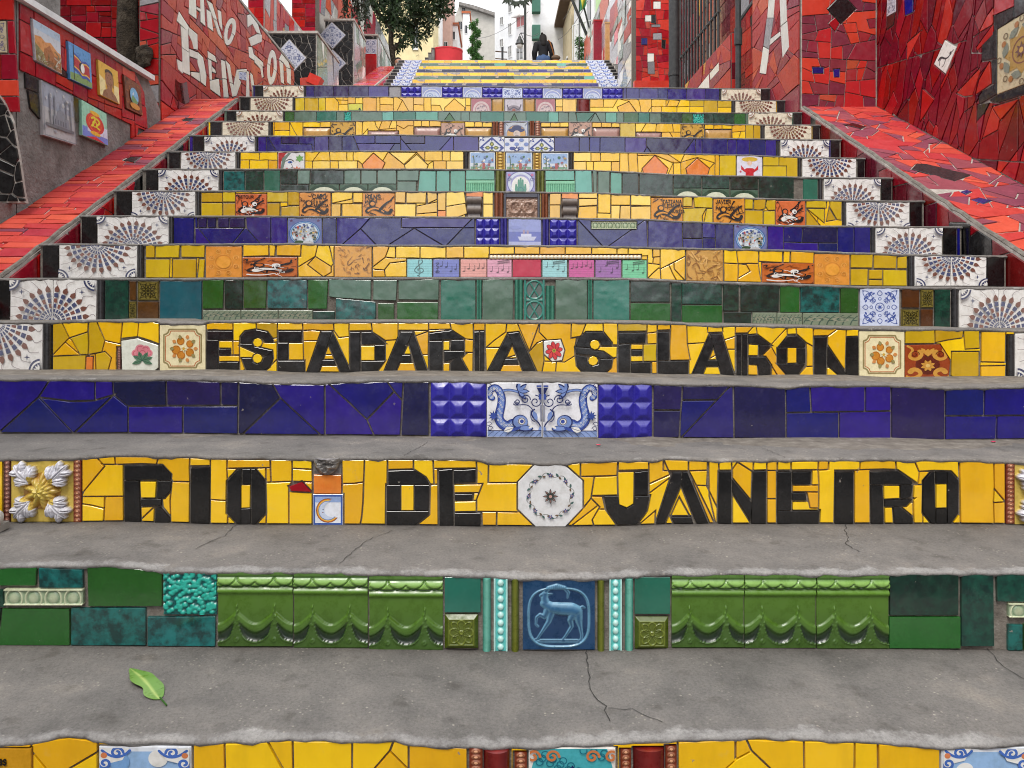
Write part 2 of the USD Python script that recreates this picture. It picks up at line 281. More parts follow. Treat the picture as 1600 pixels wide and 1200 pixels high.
def cells(region, cuts, gap, rng, jitter=0.0, minarea=2e-5):
    """splits a region along rough cut lines and opens the joints"""
    lines = []
    for c in cuts:
        c = np.asarray(c, float)
        if len(c) < 2: continue
        d0 = c[0] - c[1]; d1 = c[-1] - c[-2]
        c = np.vstack([c[:1] + d0 / (np.linalg.norm(d0) + 1e-9) * .006, c[1:-1], c[-1:] + d1 / (np.linalg.norm(d1) + 1e-9) * .006])
        if jitter:
            out = [c[0]]
            for p, q in zip(c[:-1], c[1:]):
                L = np.linalg.norm(q - p); k = max(1, int(L / .035))
                nrm = np.array([-(q - p)[1], (q - p)[0]]) / (L + 1e-9)
                for t in range(1, k): out.append(p + (q - p) * t / k + nrm * rng.uniform(-jitter, jitter))
                out.append(q)
            c = np.array(out)
        lines.append(LineString(c))
    out = []
    for reg in polys(region):
        for p in polygonize(unary_union([reg.boundary] + lines)):
            if p.area < minarea or not reg.buffer(1e-4).contains(p.representative_point()): continue
            if p.interiors:
                x = p.interiors[0].centroid.x if hasattr(p.interiors[0], 'centroid') else p.centroid.x
                b = p.bounds
                hs = polys(p.intersection(box(b[0] - 1, b[1] - 1, x, b[3] + 1))) + polys(p.intersection(box(x, b[1] - 1, b[2] + 1, b[3] + 1)))
            else: hs = [p]
            for h in hs:
                s = h.buffer(-gap / 2, join_style=2)
                for q in polys(s):
                    q = q.simplify(.0012)
                    if q.area > minarea and not q.is_empty and q.geom_type == 'Polygon': out.append(Polygon(q.exterior))
    return out
# ---------------------------------------------------------------- printed figures (tile units: 0..1 right, 0..1 up)
def circ(x, y, r, n=20, ry=None): return affinity.scale(Point(x, y).buffer(1.0, quad_segs=max(2, n // 4)), r, ry or r)
def ell(x, y, rx, ry, a=0): return affinity.rotate(affinity.translate(affinity.scale(Point(0, 0).buffer(1.0, quad_segs=5), rx, ry), x, y), a, origin=(x, y))
def ring(x, y, r, w): return circ(x, y, r + w / 2, 32).difference(circ(x, y, r - w / 2, 32))
def st(pts, w, smooth=True):
    p = np.asarray(pts, float)
    if smooth and len(p) > 2:
        t = np.arange(len(p)); tt = np.linspace(0, len(p) - 1, (len(p) - 1) * 5 + 1)
        from scipy.interpolate import CubicSpline
        p = np.stack([CubicSpline(t, p[:, k])(tt) for k in (0, 1)], 1)
    return LineString(p).buffer(w / 2, quad_segs=2)
def taper(pts, w0, w1, n=14):
    from scipy.interpolate import CubicSpline
    p = np.asarray(pts, float); t = np.arange(len(p)); tt = np.linspace(0, len(p) - 1, n)
    p = np.stack([CubicSpline(t, p[:, k])(tt) for k in (0, 1)], 1) if len(p) > 2 else p
    w = np.linspace(w0, w1, len(p)) / 2
    return unary_union([MultiPolygon([Point(*p[i]).buffer(w[i], quad_segs=3), Point(*p[i + 1]).buffer(w[i + 1], quad_segs=3)]).convex_hull for i in range(len(p) - 1)])
def spiral(x, y, r0, turns, w, a0=0, sgn=1, r1=.02):
    t = np.linspace(0, 1, int(14 * turns) + 4); r = r0 * (1 - t) + r1 * t; a = math.radians(a0) + sgn * t * turns * 2 * math.pi
    return LineString(np.stack([x + r * np.cos(a), y + r * np.sin(a)], 1)).buffer(w / 2, quad_segs=2)
def starp(x, y, n, r0, r1, a0=90):
    a = np.radians(a0) + np.arange(2 * n) * math.pi / n; r = np.where(np.arange(2 * n) % 2 == 0, r0, r1)
    return Polygon(np.stack([x + r * np.cos(a), y + r * np.sin(a)], 1))
def leaf(x, y, L, w, a): return affinity.rotate(Polygon([(x, y), (x + L * .35, y + w / 2), (x + L * .7, y + w * .4), (x + L, y), (x + L * .7, y - w * .4), (x + L * .35, y - w / 2)]), a, origin=(x, y))
def mirror(g): return affinity.scale(g, -1, 1, origin=(.5, .5))
def four(g): return unary_union([affinity.rotate(g, k * 90, origin=(.5, .5)) for k in range(4)])
def eight(g): return unary_union([four(g), four(mirror(g))])
WH, CRM, NAVY, BLU, LBLU, BRN, BLK = lin(232, 232, 228), lin(236, 226, 184), lin(34, 44, 92), lin(48, 70, 160), lin(140, 164, 214), lin(112, 58, 40), (.012, .011, .012)
ORG, GRN, TAN, PINK = lin(226, 138, 48), lin(60, 110, 70), lin(206, 160, 84), lin(206, 112, 128)
def scatter(seed, n, r, cols, b=(0, 0, 1, 1), kind='blob'):
    g = random.Random(seed); out = []
    for k in range(n):
        x, y = g.uniform(b[0], b[2]), g.uniform(b[1], b[3]); s = g.uniform(.5, 1.3) * r
        out.append((cols[k % len(cols)], ell(x, y, s, s * g.uniform(.4, 1), g.uniform(0, 180)) if kind == 'blob' else
                    st([(x, y), (x + g.uniform(-3, 3) * s, y + g.uniform(-3, 3) * s), (x + g.uniform(-4, 4) * s, y + g.uniform(-4, 4) * s)], s * .6)))
    return out
def fan(half, top, brown, fade=0.0):
    """half of the wheel: tile 0 (left) or 1 (right) of a pair; the hub lies on their joint, at the top or the foot"""
    A, B = (BRN, lin(150, 120, 84)) if brown else (lin(46, 58, 106), lin(124, 66, 50))
    line = lin(150, 120, 90) if brown else lin(120, 104, 110)
    out = []
    for k in range(12):
        a0 = math.pi * (k + .20) / 12; a1 = math.pi * (k + .80) / 12; am = (a0 + a1) / 2
        def seg(r0, r1, c):
            a = np.linspace(a0, a1, 3)
            out.append((c, Polygon([(r0 * math.cos(t), r0 * math.sin(t)) for t in a] + [(r1 * math.cos(t), r1 * math.sin(t)) for t in a[::-1]])))
        seg(.10, .17, A); seg(.20, .28, A); seg(.31, .41, A if k % 2 else B); seg(.44, .54, B if k % 2 else A)
        L = .60 if k % 2 else .60
        seg(.57, .67, A if k % 2 else A)
        tip = Polygon([(.70, -.045), (.76, -.062), (.80, -.045), (.86, 0), (.80, .045), (.76, .062), (.70, .045)])
        out.append((BRN, affinity.rotate(tip, math.degrees(am), origin=(0, 0))))
        e = .99 + .12 * abs(math.sin(2 * am))
        out.append((line, st([(.86 * math.cos(am), .86 * math.sin(am)), (.95 * math.cos(am + .03), .95 * math.sin(am + .03)), (e * math.cos(am + .09 * (1 if am > 1.57 else -1)), e * math.sin(am + .09 * (1 if am > 1.57 else -1)))], .010)))
    out.append((A, circ(0, 0, .07)))
    for s in (-1, 1):
        c = (s * 1.0, 1.0); oc = lin(150, 110, 80) if brown else NAVY
        out += [(oc, circ(c[0], c[1], .27, 28)), (WH, circ(c[0], c[1], .225, 28)), (oc, circ(c[0], c[1], .185, 24)), (WH, circ(c[0], c[1], .06))]
        for a in (200, 225, 250): out.append((WH, leaf(c[0], c[1], .17, .05, a if s > 0 else 180 - a)))
        out.append((oc, starp(s * .70, .70, 4, .075, .022, 0)))
    g = []
    for c, q in out:
        q = affinity.translate(q, 1 - half, 0)
        if top: q = affinity.scale(q, 1, -1, origin=(.5, .5))
        g.append((tuple(a * (1 - fade) + b * fade for a, b in zip(c, WH)), q))
    return tuple(x * (1 - .35 * fade) for x in (lin(232, 224, 202) if brown else lin(240, 239, 236))), g
def P_floral():
    b1, b2 = lin(150, 136, 92), lin(190, 112, 66)
    def frame(o, w):
        s = box(o, o, 1 - o, 1 - o)
        for x in (0, 1):
            for y in (0, 1): s = s.difference(circ(o + x * (1 - 2 * o), o + y * (1 - 2 * o), .11))
        s = s.buffer(-.02).buffer(.02)
        return s.buffer(w / 2).difference(s.buffer(-w / 2))
    L = [(b1, frame(.09, .035)), (b2, frame(.125, .018))]
    for x, y, r in ((.36, .47, .10), (.46, .66, .085), (.66, .6, .08), (.66, .42, .09), (.47, .36, .09)): L += [(lin(206, 136, 48), circ(x, y, r)), (lin(176, 104, 36), ring(x, y, r * .85, .012))]
    for a in range(0, 360, 36):
        x, y = .53 + .24 * math.cos(math.radians(a)), .5 + .24 * math.sin(math.radians(a))
        L.append((lin(150, 140, 90) if (a // 36) % 2 else lin(208, 140, 78), leaf(x - .03 * math.cos(math.radians(a)), y - .03 * math.sin(math.radians(a)), .10, .08, a)))
    L += [(CRM, starp(.53, .5, 6, .10, .03)), (lin(206, 160, 60), circ(.53, .5, .03))]
    return CRM, L
def P_peony():
    L = []
    for x, y, r in ((.40, .55, .12), (.52, .68, .14), (.66, .66, .13), (.75, .56, .11), (.58, .55, .14)): L += [(lin(222, 138, 150), circ(x, y, r)), (lin(196, 90, 110), ring(x, y, r * .6, .02))]
    for a in (20, 60, 110, 150, 200, 340): L += [(lin(86, 126, 100), leaf(.58, .33, .30, .13, a)), (lin(40, 80, 66), st([(.58, .33), (.58 + .25 * math.cos(math.radians(a)), .33 + .25 * math.sin(math.radians(a)))], .015))]
    return lin(228, 232, 220), L
def P_redflower():
    L = []
    for k in range(8):
        a = k * 45 + 10; L += [(lin(60, 30, 24), affinity.rotate(ell(.72, .5, .215, .115), a, origin=(.5, .5))), (lin(214, 66, 70), affinity.rotate(ell(.72, .5, .195, .095), a, origin=(.5, .5)))]
    return WH, L + [(lin(180, 170, 60), circ(.5, .5, .09)), (lin(110, 120, 60), circ(.5, .5, .05))]
def P_dragon(flip):
    D = lin(54, 78, 160); M = lin(120, 146, 206); dk = lin(28, 40, 96)
    L = [(LBLU, box(0, 0, 1, .12)), (dk, box(0, .115, 1, .13))]
    for k in range(9): L.append((dk, st([(k / 9, .0), (k / 9 + .05, .06), (k / 9 + .12, .11)], .006)))
    body = [(.10, .72), (.05, .82), (.12, .91), (.22, .86), (.27, .70), (.24, .50), (.22, .34), (.32, .22), (.46, .24)]
    L += [(dk, taper(body, .10, .20, 26)), (D, taper(body, .085, .18, 26)), (M, taper([(x + .005, y + .005) for x, y in body], .05, .11, 26))]
    for k in range(40):
        t = k / 39 * 7.99; i = int(t); fr = t - i; x = body[i][0] * (1 - fr) + body[i + 1][0] * fr; y = body[i][1] * (1 - fr) + body[i + 1][1] * fr
        L += [(WH, ring(x + .03 * ((k % 3) - 1), y, .014, .006))]
    L += [(dk, ell(.60, .29, .145, .13)), (M, ell(.61, .29, .13, .115)), (WH, circ(.63, .30, .07)), (dk, ring(.63, .30, .06, .012)), (D, circ(.635, .30, .035)),
          (dk, ell(.70, .17, .14, .055)), (M, ell(.70, .175, .12, .038)), (WH, ell(.80, .20, .05, .02, 30)), (D, ell(.52, .16, .10, .03, 20)), (WH, leaf(.30, .12, .2, .10, 20)), (dk, st([(.3, .12), (.48, .18)], .008))]
    L += [(dk, starp(.12, .40, 9, .10, .05)), (D, starp(.12, .40, 9, .08, .045))]
    L += [(dk, st([(.30, .86), (.42, .87), (.56, .84)], .05)), (M, st([(.30, .86), (.42, .87), (.56, .84)], .03))]
    for a in (-45, 0, 40, 85): L += [(dk, leaf(.56, .85, .22, .085, a)), (M, leaf(.575, .85, .18, .055, a))]
    for x, y, r, a, s in ((.70, .70, .09, 0, 1), (.88, .66, .12, 90, -1), (.55, .66, .05, 180, 1)): L.append((dk, spiral(x, y, r, 1.4, .018, a, s)))
    L += [(dk, st([(.48, .62), (.58, .60), (.72, .60), (.84, .48)], .018)), (dk, st([(.86, .52), (.82, .40), (.93, .28), (.95, .14)], .025)), (dk, st([(.80, .50), (.80, .36), (.86, .30)], .014)), (M, leaf(.84, .5, .2, .08, -70)),
          (D, box(.90, .93, 1, .96)), (dk, Polygon([(.90, .92), (1, .92), (1, .80), (.96, .80)])), (D, box(.94, .70, 1, .80)), (dk, box(.97, .3, 1, .6)), (M, Polygon([(.93, .14), (1, .14), (1, .22), (.95, .2)]))]
    for x, y in ((.03, .95), (.04, .25), (.06, .17)): L.append((dk, spiral(x, y, .05, 1.0, .012)))
    return lin(236, 238, 244), ([(c, mirror(g)) for c, g in L] if flip else L)
def P_music(col, n):
    g = random.Random(n); dk = tuple(c * .25 for c in col); L = [(tuple(c * .62 for c in col), box(0, .2 + .14 * k, 1, .212 + .14 * k)) for k in range(5)]
    if n == 0:
        return col, L + [(dk, st([(.50, .06), (.42, .10), (.50, .18), (.50, .5), (.46, .92), (.58, .98), (.60, .84), (.40, .60), (.30, .38), (.44, .24), (.64, .32), (.60, .50), (.46, .48), (.46, .36)], .035))]
    xs = [.12, .30, .50, .68, .86] if n % 2 else [.16, .42, .62, .84]
    for i, x in enumerate(xs):
        y = g.uniform(.22, .7); L += [(dk, ell(x, y, .05, .036, 20)), (dk, box(x + .036, y, x + .056, min(.98, y + .3)))]
    if n % 2 == 0: L += [(dk, Polygon([(.42, .86), (.92, .96), (.92, 1.0), (.42, .91)])), (dk, Polygon([(.42, .76), (.92, .86), (.92, .9), (.42, .81)]))]
    if n == 1: L += [(dk, st([(.1, .8), (.2, .78), (.12, .66), (.2, .6), (.12, .5)], .03)), (dk, ring(.16, .32, .06, .03))]
    return col, L
def P_figure(seed, base=None, white=False):
    """woodcut-like scene: black strokes and figures on orange"""
    o = base or lin(212, 126, 52); L = scatter(seed, 26, .045, [BLK, tuple(c * .35 for c in o)], (0, 0, 1, 1), 'stroke')
    L += [(BLK, taper([(.15, .35), (.4, .45), (.7, .3), (.9, .4)], .16, .10)), (o, taper([(.18, .36), (.4, .45), (.66, .32)], .07, .04)), (BLK, circ(.3, .62, .11)), (o, circ(.31, .62, .07)), (BLK, taper([(.55, .4), (.7, .6), (.9, .75)], .09, .05)), (BLK, box(0, 0, 1, .04))]
    if white: L += [(WH, taper([(.25, .35), (.45, .42), (.7, .36)], .16, .06)), (BLK, st([(.3, .4), (.5, .36), (.7, .4)], .02)), (WH, circ(.62, .62, .08)), (BLK, circ(.64, .6, .03)), (WH, taper([(.1, .15), (.35, .12), (.6, .2)], .06, .03))] + scatter(seed + 5, 8, .03, [WH], (.2, .1, .8, .6), 'stroke')
    return o, L
def P_orange_floral():
    L = []
    for a in range(0, 360, 45):
        x, y = .5 + .36 * math.cos(math.radians(a + 22)), .5 + .36 * math.sin(math.radians(a + 22))
        L += [(lin(236, 178, 92), spiral(x, y, .09, 1.3, .018, a)), (lin(196, 120, 40), spiral(x, y, .07, 1.1, .012, a + 90, -1))]
    return lin(226, 150, 58), L + [(lin(236, 164, 62), circ(.5, .5, .2)), (lin(232, 170, 80), ring(.5, .5, .25, .015))]
def P_rosette():
    r, y, dk = lin(150, 62, 22), lin(206, 150, 62), lin(96, 30, 12); L = []
    for sx in (0, 1):
        f = (lambda g: mirror(g)) if sx else (lambda g: g)
        L += [(y, f(taper([(.06, .95), (.16, .80), (.10, .66), (.22, .58), (.34, .66), (.32, .80)], .05, .11))), (dk, f(spiral(.22, .72, .10, 1.2, .02))), (y, f(taper([(.04, .10), (.2, .06), (.34, .16), (.26, .28), (.12, .22)], .05, .13))), (y, f(leaf(.36, .9, .2, .10, -60)))]
    for k in range(8): L.append((y, leaf(.5, .40, .17, .085, k * 45 + 22)))
    return r, [(dk, ell(.5, .42, .27, .28))] + L + [(lin(226, 190, 110), circ(.5, .40, .05)), (y, leaf(.5, .66, .22, .16, 90))]
def P_fine(col=None, base=None):
    c = col or lin(70, 90, 160); b = base or lin(206, 216, 240); q = []
    q += [spiral(.2, .8, .07, 1.2, .02), st([(.08, .92), (.2, .9), (.3, .78), (.24, .66)], .018), leaf(.12, .62, .10, .05, 60), leaf(.32, .9, .10, .05, 200), spiral(.36, .68, .06, 1.1, .018, 90), circ(.07, .93, .02), st([(.5, .94), (.44, .86), (.5, .8)], .018), ring(.5, .72, .035, .016)]
    return b, [(c, eight(unary_union(q))), (c, ring(.5, .5, .11, .02)), (c, starp(.5, .5, 8, .09, .03))]
def P_ornate(col, base):
    q = [st([(.1, .9), (.3, .82), (.42, .9)], .035), ring(.25, .68, .07, .03), leaf(.5, .5, .3, .12, 90), leaf(.5, .5, .36, .10, 135), spiral(.4, .78, .06, 1, .03)]
    return base, [(col, eight(unary_union(q))), (base, ring(.5, .5, .10, .025)), (col, circ(.5, .5, .05)), (col, box(0, 0, 1, 1).difference(box(.04, .04, .96, .96)))]
def P_inlay():
    g, n = lin(70, 100, 96), lin(70, 76, 130); L = [(lin(120, 120, 116), LineString([(.5 + (.34 + .035 * math.sin(8 * t)) * math.cos(t), .5 + (.34 + .035 * math.sin(8 * t)) * math.sin(t)) for t in np.linspace(0, 2 * math.pi, 90)]).buffer(.004))]
    for k in range(16):
        a = k * 22.5; x, y = .5 + .335 * math.cos(math.radians(a)), .5 + .335 * math.sin(math.radians(a))
        L += [(g, leaf(x, y, .07, .035, a + 60)), (lin(110, 90, 70), leaf(x, y, .06, .03, a - 110))]
        if k % 2 == 0: L += [(n, starp(x, y, 5, .045, .02, a)), (lin(190, 160, 150), circ(x, y, .012))]
    for k in range(8): L.append((lin(60, 64, 60), leaf(.5, .5, .125, .04, k * 45))); L.append((lin(130, 96, 90), leaf(.5 + .055 * math.cos(math.radians(k * 45)), .5 + .055 * math.sin(math.radians(k * 45)), .05, .022, k * 45)))
    return lin(222, 224, 226), L + [(lin(190, 150, 140), circ(.5, .5, .025))]
def P_moon():
    b = lin(66, 96, 170); L = [(b, box(0, 0, 1, 1).difference(box(.07, .07, .93, .93))), (lin(150, 176, 224), box(.07, .75, .93, .93))]
    m = lambda r, dx: circ(.5, .48, r).difference(circ(.5 + dx, .52, r * .84))
    for r, c in ((.40, lin(120, 50, 30)), (.38, lin(220, 130, 40)), (.35, lin(236, 196, 80)), (.32, b), (.30, lin(200, 214, 236))): L.append((c, m(r, .12)))
    return lin(230, 236, 246), L + [(lin(120, 40, 30), ell(.33, .42, .03, .012)), (BLK, circ(.34, .52, .018))]
def P_azul(seed=1, scene=True):
    c = lin(70, 110, 190); m = lin(150, 186, 226); o = lin(214, 130, 84); L = []
    if scene: L += [(m, box(.06, .06, .94, .94))] + scatter(seed, 12, .09, [WH, lin(120, 164, 214)], (.1, .3, .9, .9))
    for sx in (0, 1):
        for sy in (0, 1):
            f = lambda g: affinity.scale(g, -1 if sx else 1, -1 if sy else 1, origin=(.5, .5))
            L += [(WH, f(Polygon([(0, 1), (.34, 1), (.26, .84), (.12, .8), (0, .66)]))), (c, f(spiral(.2, .93, .07, 1.2, .03))), (c, f(spiral(.07, .8, .07, 1.2, .03, 180))), (c, f(st([(.04, .96), (.2, .88), (.34, .96)], .03))), (o, f(circ(.06, .90, .035))), (o, f(circ(.05, .7, .02)))]
    if scene: L += [(c, ell(.5, .35, .2, .12)), (lin(90, 100, 130), box(.46, .35, .54, .66)), (lin(170, 120, 90), box(.3, .3, .44, .44)), (c, box(.06, .06, .94, .14))]
    return lin(226, 232, 240), L
def P_oriental():
    t, o, n = lin(70, 170, 180), lin(200, 120, 70), lin(24, 36, 96); L = [(t, Polygon([(.1, 1), (.9, 1), (.98, .7), (.5, .45), (.02, .7)]))]
    for k in range(22): L.append((lin(30, 110, 130), ring(.1 + .8 * ((k * .37) % 1), .62 + .36 * ((k * .61) % 1), .04, .012)))
    for x in (.05, .27, .73, .95): L.append((o, spiral(x, .9, .08, 1.2, .03)))
    for k in range(7): L += [(n, leaf(.5, .3, .5, .24, 15 + k * 25)), (lin(60, 130, 200), leaf(.5, .32, .40, .13, 15 + k * 25))]
    for k in range(6): L.append((o, leaf(.5, .3, .26, .09, 5 + k * 34)))
    return lin(228, 226, 220), L
def P_roundel():
    L = [(lin(90, 60, 100), starp(.1, .92, 5, .06, .03)), (lin(90, 60, 100), starp(.9, .92, 5, .06, .03)), (lin(70, 110, 170), circ(.5, .45, .47, 40)), (lin(214, 224, 232), circ(.5, .45, .43, 40)), (lin(60, 130, 190), ring(.5, .45, .405, .03))]
    g = random.Random(4); inn = circ(.5, .45, .385, 32)
    for k in range(90):
        x, y = g.uniform(.1, .9), g.uniform(.08, .72); w, h = g.uniform(.02, .07), g.uniform(.02, .08)
        L.append((g.choice([lin(150, 110, 80), lin(90, 90, 110), lin(190, 70, 50), lin(210, 180, 110), lin(60, 90, 80), lin(120, 130, 140), BLK]), box(x, y, x + w, y + h).intersection(inn)))
    for k in range(5): L.append((lin(80, 96, 150), circ(.25 + .12 * k, .66 + .05 * (k % 3), .04).intersection(inn)))
    return lin(110, 120, 170), L + [(lin(50, 80, 50), ell(.35, .12, .14, .07)), (lin(196, 196, 196), ell(.62, .1, .16, .06))]
def P_ship():
    return lin(110, 120, 190), [(lin(150, 160, 214), box(0, .55, 1, 1)), (lin(200, 204, 230), Polygon([(.28, .38), (.86, .38), (.78, .24), (.34, .24)])), (lin(210, 214, 236), box(.38, .38, .7, .48)), (lin(170, 150, 170), box(.44, .48, .5, .62)), (lin(170, 150, 170), box(.56, .48, .62, .6)), (lin(176, 182, 220), box(0, 0, 1, .2)), (lin(140, 150, 206), ell(.2, .7, .2, .06))]
def P_hamsa():
    n = lin(96, 96, 160); L = [(lin(206, 214, 232), ring(.5, .55, .4, .10)), (n, ring(.5, .55, .46, .03)), (WH, ell(.5, .45, .32, .38))]
    for x, h in ((.34, .5), (.43, .68), (.5, .74), (.57, .68), (.66, .5)): L.append((lin(90, 150, 130), taper([(x, .3), (x, h)], .09, .06)))
    L += [(lin(90, 150, 130), ell(.5, .3, .2, .16)), (lin(60, 110, 130), ring(.5, .3, .09, .02))]
    for x in (.1, .9): L += [(lin(190, 110, 150), circ(x, .88, .05)), (n, spiral(x, .7, .08, 1.3, .02)), (n, spiral(x, .2, .08, 1.3, .02))]
    return lin(160, 160, 206), L
def P_face():
    return lin(228, 228, 230), [(lin(176, 50, 50), Polygon([(0, 0), (.1, .2), (.12, .6), (.3, .95), (.5, 1), (0, 1)])), (lin(110, 130, 120), Polygon([(.1, .3), (.16, .75), (.4, .98), (.5, .98), (.3, .7), (.2, .3)])), (BLK, st([(.3, .62), (.45, .70), (.6, .62)], .03)), (lin(80, 120, 190), ell(.46, .58, .09, .05)), (BLK, circ(.47, .58, .03)), (lin(200, 60, 80), circ(.34, .28, .06)), (lin(110, 170, 90), starp(.82, .74, 6, .17, .10)), (lin(220, 100, 40), starp(.72, .25, 7, .18, .09)), (lin(226, 140, 60), circ(.9, .2, .08)), (BLK, st([(.5, .5), (.56, .38), (.5, .36)], .015))]
def P_girl():
    r = lin(200, 40, 50)
    return lin(222, 222, 236), [(lin(214, 180, 60), ell(.5, .88, .32, .09)), (lin(230, 200, 180), ell(.5, .74, .10, .09)), (r, Polygon([(.16, .66), (.3, .5), (.38, .55), (.62, .55), (.7, .5), (.84, .66), (.84, .5), (.66, .38), (.66, .2), (.34, .2), (.34, .38), (.16, .5)])), (lin(60, 90, 170), Polygon([(.36, .2), (.64, .2), (.76, .02), (.26, .02)])), (r, box(.42, .02, .5, .2)), (lin(90, 80, 160), leaf(.06, .1, .2, .1, 60)), (lin(90, 80, 160), leaf(.82, .1, .2, .1, 60)), (lin(200, 90, 110), circ(.14, .42, .04))]
def P_scene(seed):
    g = lin(120, 160, 130); return lin(206, 214, 224), [(lin(150, 180, 220), box(.04, .55, .96, .96)), (g, box(.04, .04, .96, .4)), (lin(196, 206, 170), box(.04, .2, .96, .3))] + scatter(seed, 40, .05, [lin(70, 110, 80), lin(110, 130, 170), lin(180, 150, 90), WH, lin(160, 90, 90)], (.08, .1, .92, .85)) + [(lin(70, 100, 70), st([(.15, .3), (.17, .6), (.14, .85)], .03)), (lin(170, 80, 80), box(.5, .3, .6, .55))]
def P_diamond():
    d, o = lin(50, 64, 140), lin(96, 108, 60)
    q = [Polygon([(.5, 1), (1, .5), (.5, 0), (0, .5)]).difference(Polygon([(.5, .9), (.9, .5), (.5, .1), (.1, .5)])), starp(0, 0, 8, .3, .16, 0), leaf(.05, .5, .16, .08, 0)]
    return lin(214, 218, 230), [(d, four(unary_union(q))), (WH, four(starp(0, 0, 8, .2, .1, 0))), (o, four(leaf(.5, .55, .24, .18, 90))), (lin(190, 180, 90), four(leaf(.5, .6, .12, .08, 90))), (d, circ(.5, .5, .06))]
def P_check():
    d = lin(56, 70, 150); L = []
    for i in range(5):
        for j in range(5):
            if (i + j) % 2: L.append((d if (i * j) % 3 else lin(120, 140, 196), ell(.1 + .2 * i, .1 + .2 * j, .10, .085)))
    return lin(216, 220, 232), L + [(lin(40, 52, 120), starp(.5, .45, 8, .2, .09)), (WH, circ(.5, .45, .05))]
def P_blue_scroll():
    d = lin(56, 72, 156); m = lin(130, 150, 206)
    q = [taper([(.1, .9), (.3, .7), (.2, .5), (.36, .4)], .10, .04), spiral(.3, .26, .14, 1.2, .05), leaf(.5, .1, .32, .2, 90), leaf(.18, .1, .3, .14, 50)]
    u = unary_union(q); return lin(206, 212, 230), [(m, leaf(.5, .45, .4, .3, 90)), (d, u), (d, mirror(u)), (WH, leaf(.5, .16, .18, .08, 90))]
def P_hat():
    return lin(190, 196, 206), [(lin(90, 100, 140), box(0, 0, 1, 1).difference(box(.05, .05, .95, .95))), (lin(206, 160, 90), circ(.5, .42, .40, 32)), (lin(120, 120, 150), ring(.5, .42, .40, .03)), (lin(50, 56, 100), ell(.5, .60, .34, .10)), (lin(50, 56, 100), ell(.52, .70, .2, .10)), (lin(206, 190, 180), ell(.52, .44, .15, .15)), (lin(80, 84, 120), Polygon([(.3, .1), (.7, .1), (.64, .3), (.4, .3)])), (lin(150, 140, 140), ell(.52, .34, .09, .06)), (BLK, circ(.48, .48, .02))] + [(lin(110, 120, 130), st([(x, y), (.5 + (x - .5) * .8, .42 + (y - .42) * .8)], .03)) for x, y in ((.05, .9), (.95, .9), (.05, .1), (.95, .1))]
def P_eye():
    g = lin(130, 150, 190); return lin(150, 160, 206), [(WH, ring(.5, .45, .42, .03)), (lin(196, 206, 228), ell(.5, .45, .36, .3)), (g, spiral(.4, .5, .16, 1.5, .04)), (g, spiral(.65, .4, .12, 1.5, .04, 90, -1)), (WH, box(0, 0, 1, 1).difference(box(.03, .03, .97, .97))), (lin(80, 96, 160), ell(.45, .25, .2, .08))]
def P_bird():
    return lin(196, 190, 200), [(lin(140, 130, 140), ell(.5, .5, .36, .2)), (lin(90, 80, 96), taper([(.15, .7), (.3, .5), (.5, .6), (.7, .5), (.88, .72)], .06, .06)), (lin(150, 80, 60), circ(.5, .45, .09)), (lin(90, 80, 96), taper([(.35, .4), (.5, .25), (.65, .4)], .08, .08)), (lin(110, 100, 110), box(0, 0, 1, 1).difference(box(.03, .03, .97, .97)))]
def P_ruby():
    r = lin(176, 110, 120); return lin(206, 186, 184), [(r, box(0, 0, 1, 1).difference(circ(.5, .45, .42, 32))), (r, ring(.5, .45, .30, .03))] + [(lin(150, 130, 140), circ(.5 + .2 * math.cos(k), .45 + .2 * math.sin(k * 1.7), .035)) for k in range(14)]
def P_label():
    return lin(214, 212, 80), [(BLK, st([(.1, .1), (.2, .4), (.3, .1), (.45, .5), (.6, .2), (.75, .6), (.9, .4)], .09)), (lin(90, 120, 50), box(.05, .55, .95, .62))]
def P_weed():
    b = lin(70, 92, 80); q = []
    for k in range(7): q += [st([(k / 7, .1), (k / 7 + .05, .5), (k / 7 + .16, .85)], .025), leaf(k / 7 + .03, .4, .14, .07, 30 + 20 * (k % 3)), leaf(k / 7 + .08, .6, .14, .07, 150)]
    return lin(126, 138, 116), [(b, unary_union(q)), (lin(150, 150, 130), spiral(.25, .5, .2, 1.2, .05)), (lin(150, 150, 130), spiral(.72, .5, .2, 1.2, .05, 90))]
def P_ochre_relief():
    return lin(206, 158, 78), scatter(11, 46, .045, [lin(176, 124, 52), lin(226, 180, 104), lin(140, 92, 36)], (.04, .04, .96, .96), 'stroke') + [(lin(150, 100, 44), box(0, 0, 1, 1).difference(box(.02, .02, .98, .98)))]
def P_ochre_worn():
    return lin(224, 166, 84), scatter(12, 34, .04, [lin(170, 120, 70), lin(206, 146, 70), lin(120, 84, 56)], (.02, .02, .98, .98), 'stroke')
def P_halfround():
    return lin(72, 100, 80), [(lin(40, 70, 50), Polygon([(0, 0), (0, .6), (.2, .9), (.5, 1), (.8, .9), (1, .6), (1, 0)])), (lin(214, 220, 196), ell(.5, 0, .46, .8)), (lin(180, 130, 140), starp(.5, .3, 6, .14, .07)), (lin(110, 140, 90), leaf(.3, .1, .2, .14, 30)), (lin(110, 140, 90), leaf(.7, .1, .2, .14, 150))]
def P_tilefig():
    return lin(222, 218, 210), [(BLK, taper([(.2, .25), (.35, .4), (.6, .45), (.8, .7)], .10, .05)), (BLK, taper([(.35, .4), (.3, .2), (.42, .1)], .05, .03)), (BLK, taper([(.6, .45), (.66, .25), (.6, .12)], .05, .03)), (BLK, circ(.78, .72, .07)), (BLK, st([(.8, .75), (.9, .9)], .03))]
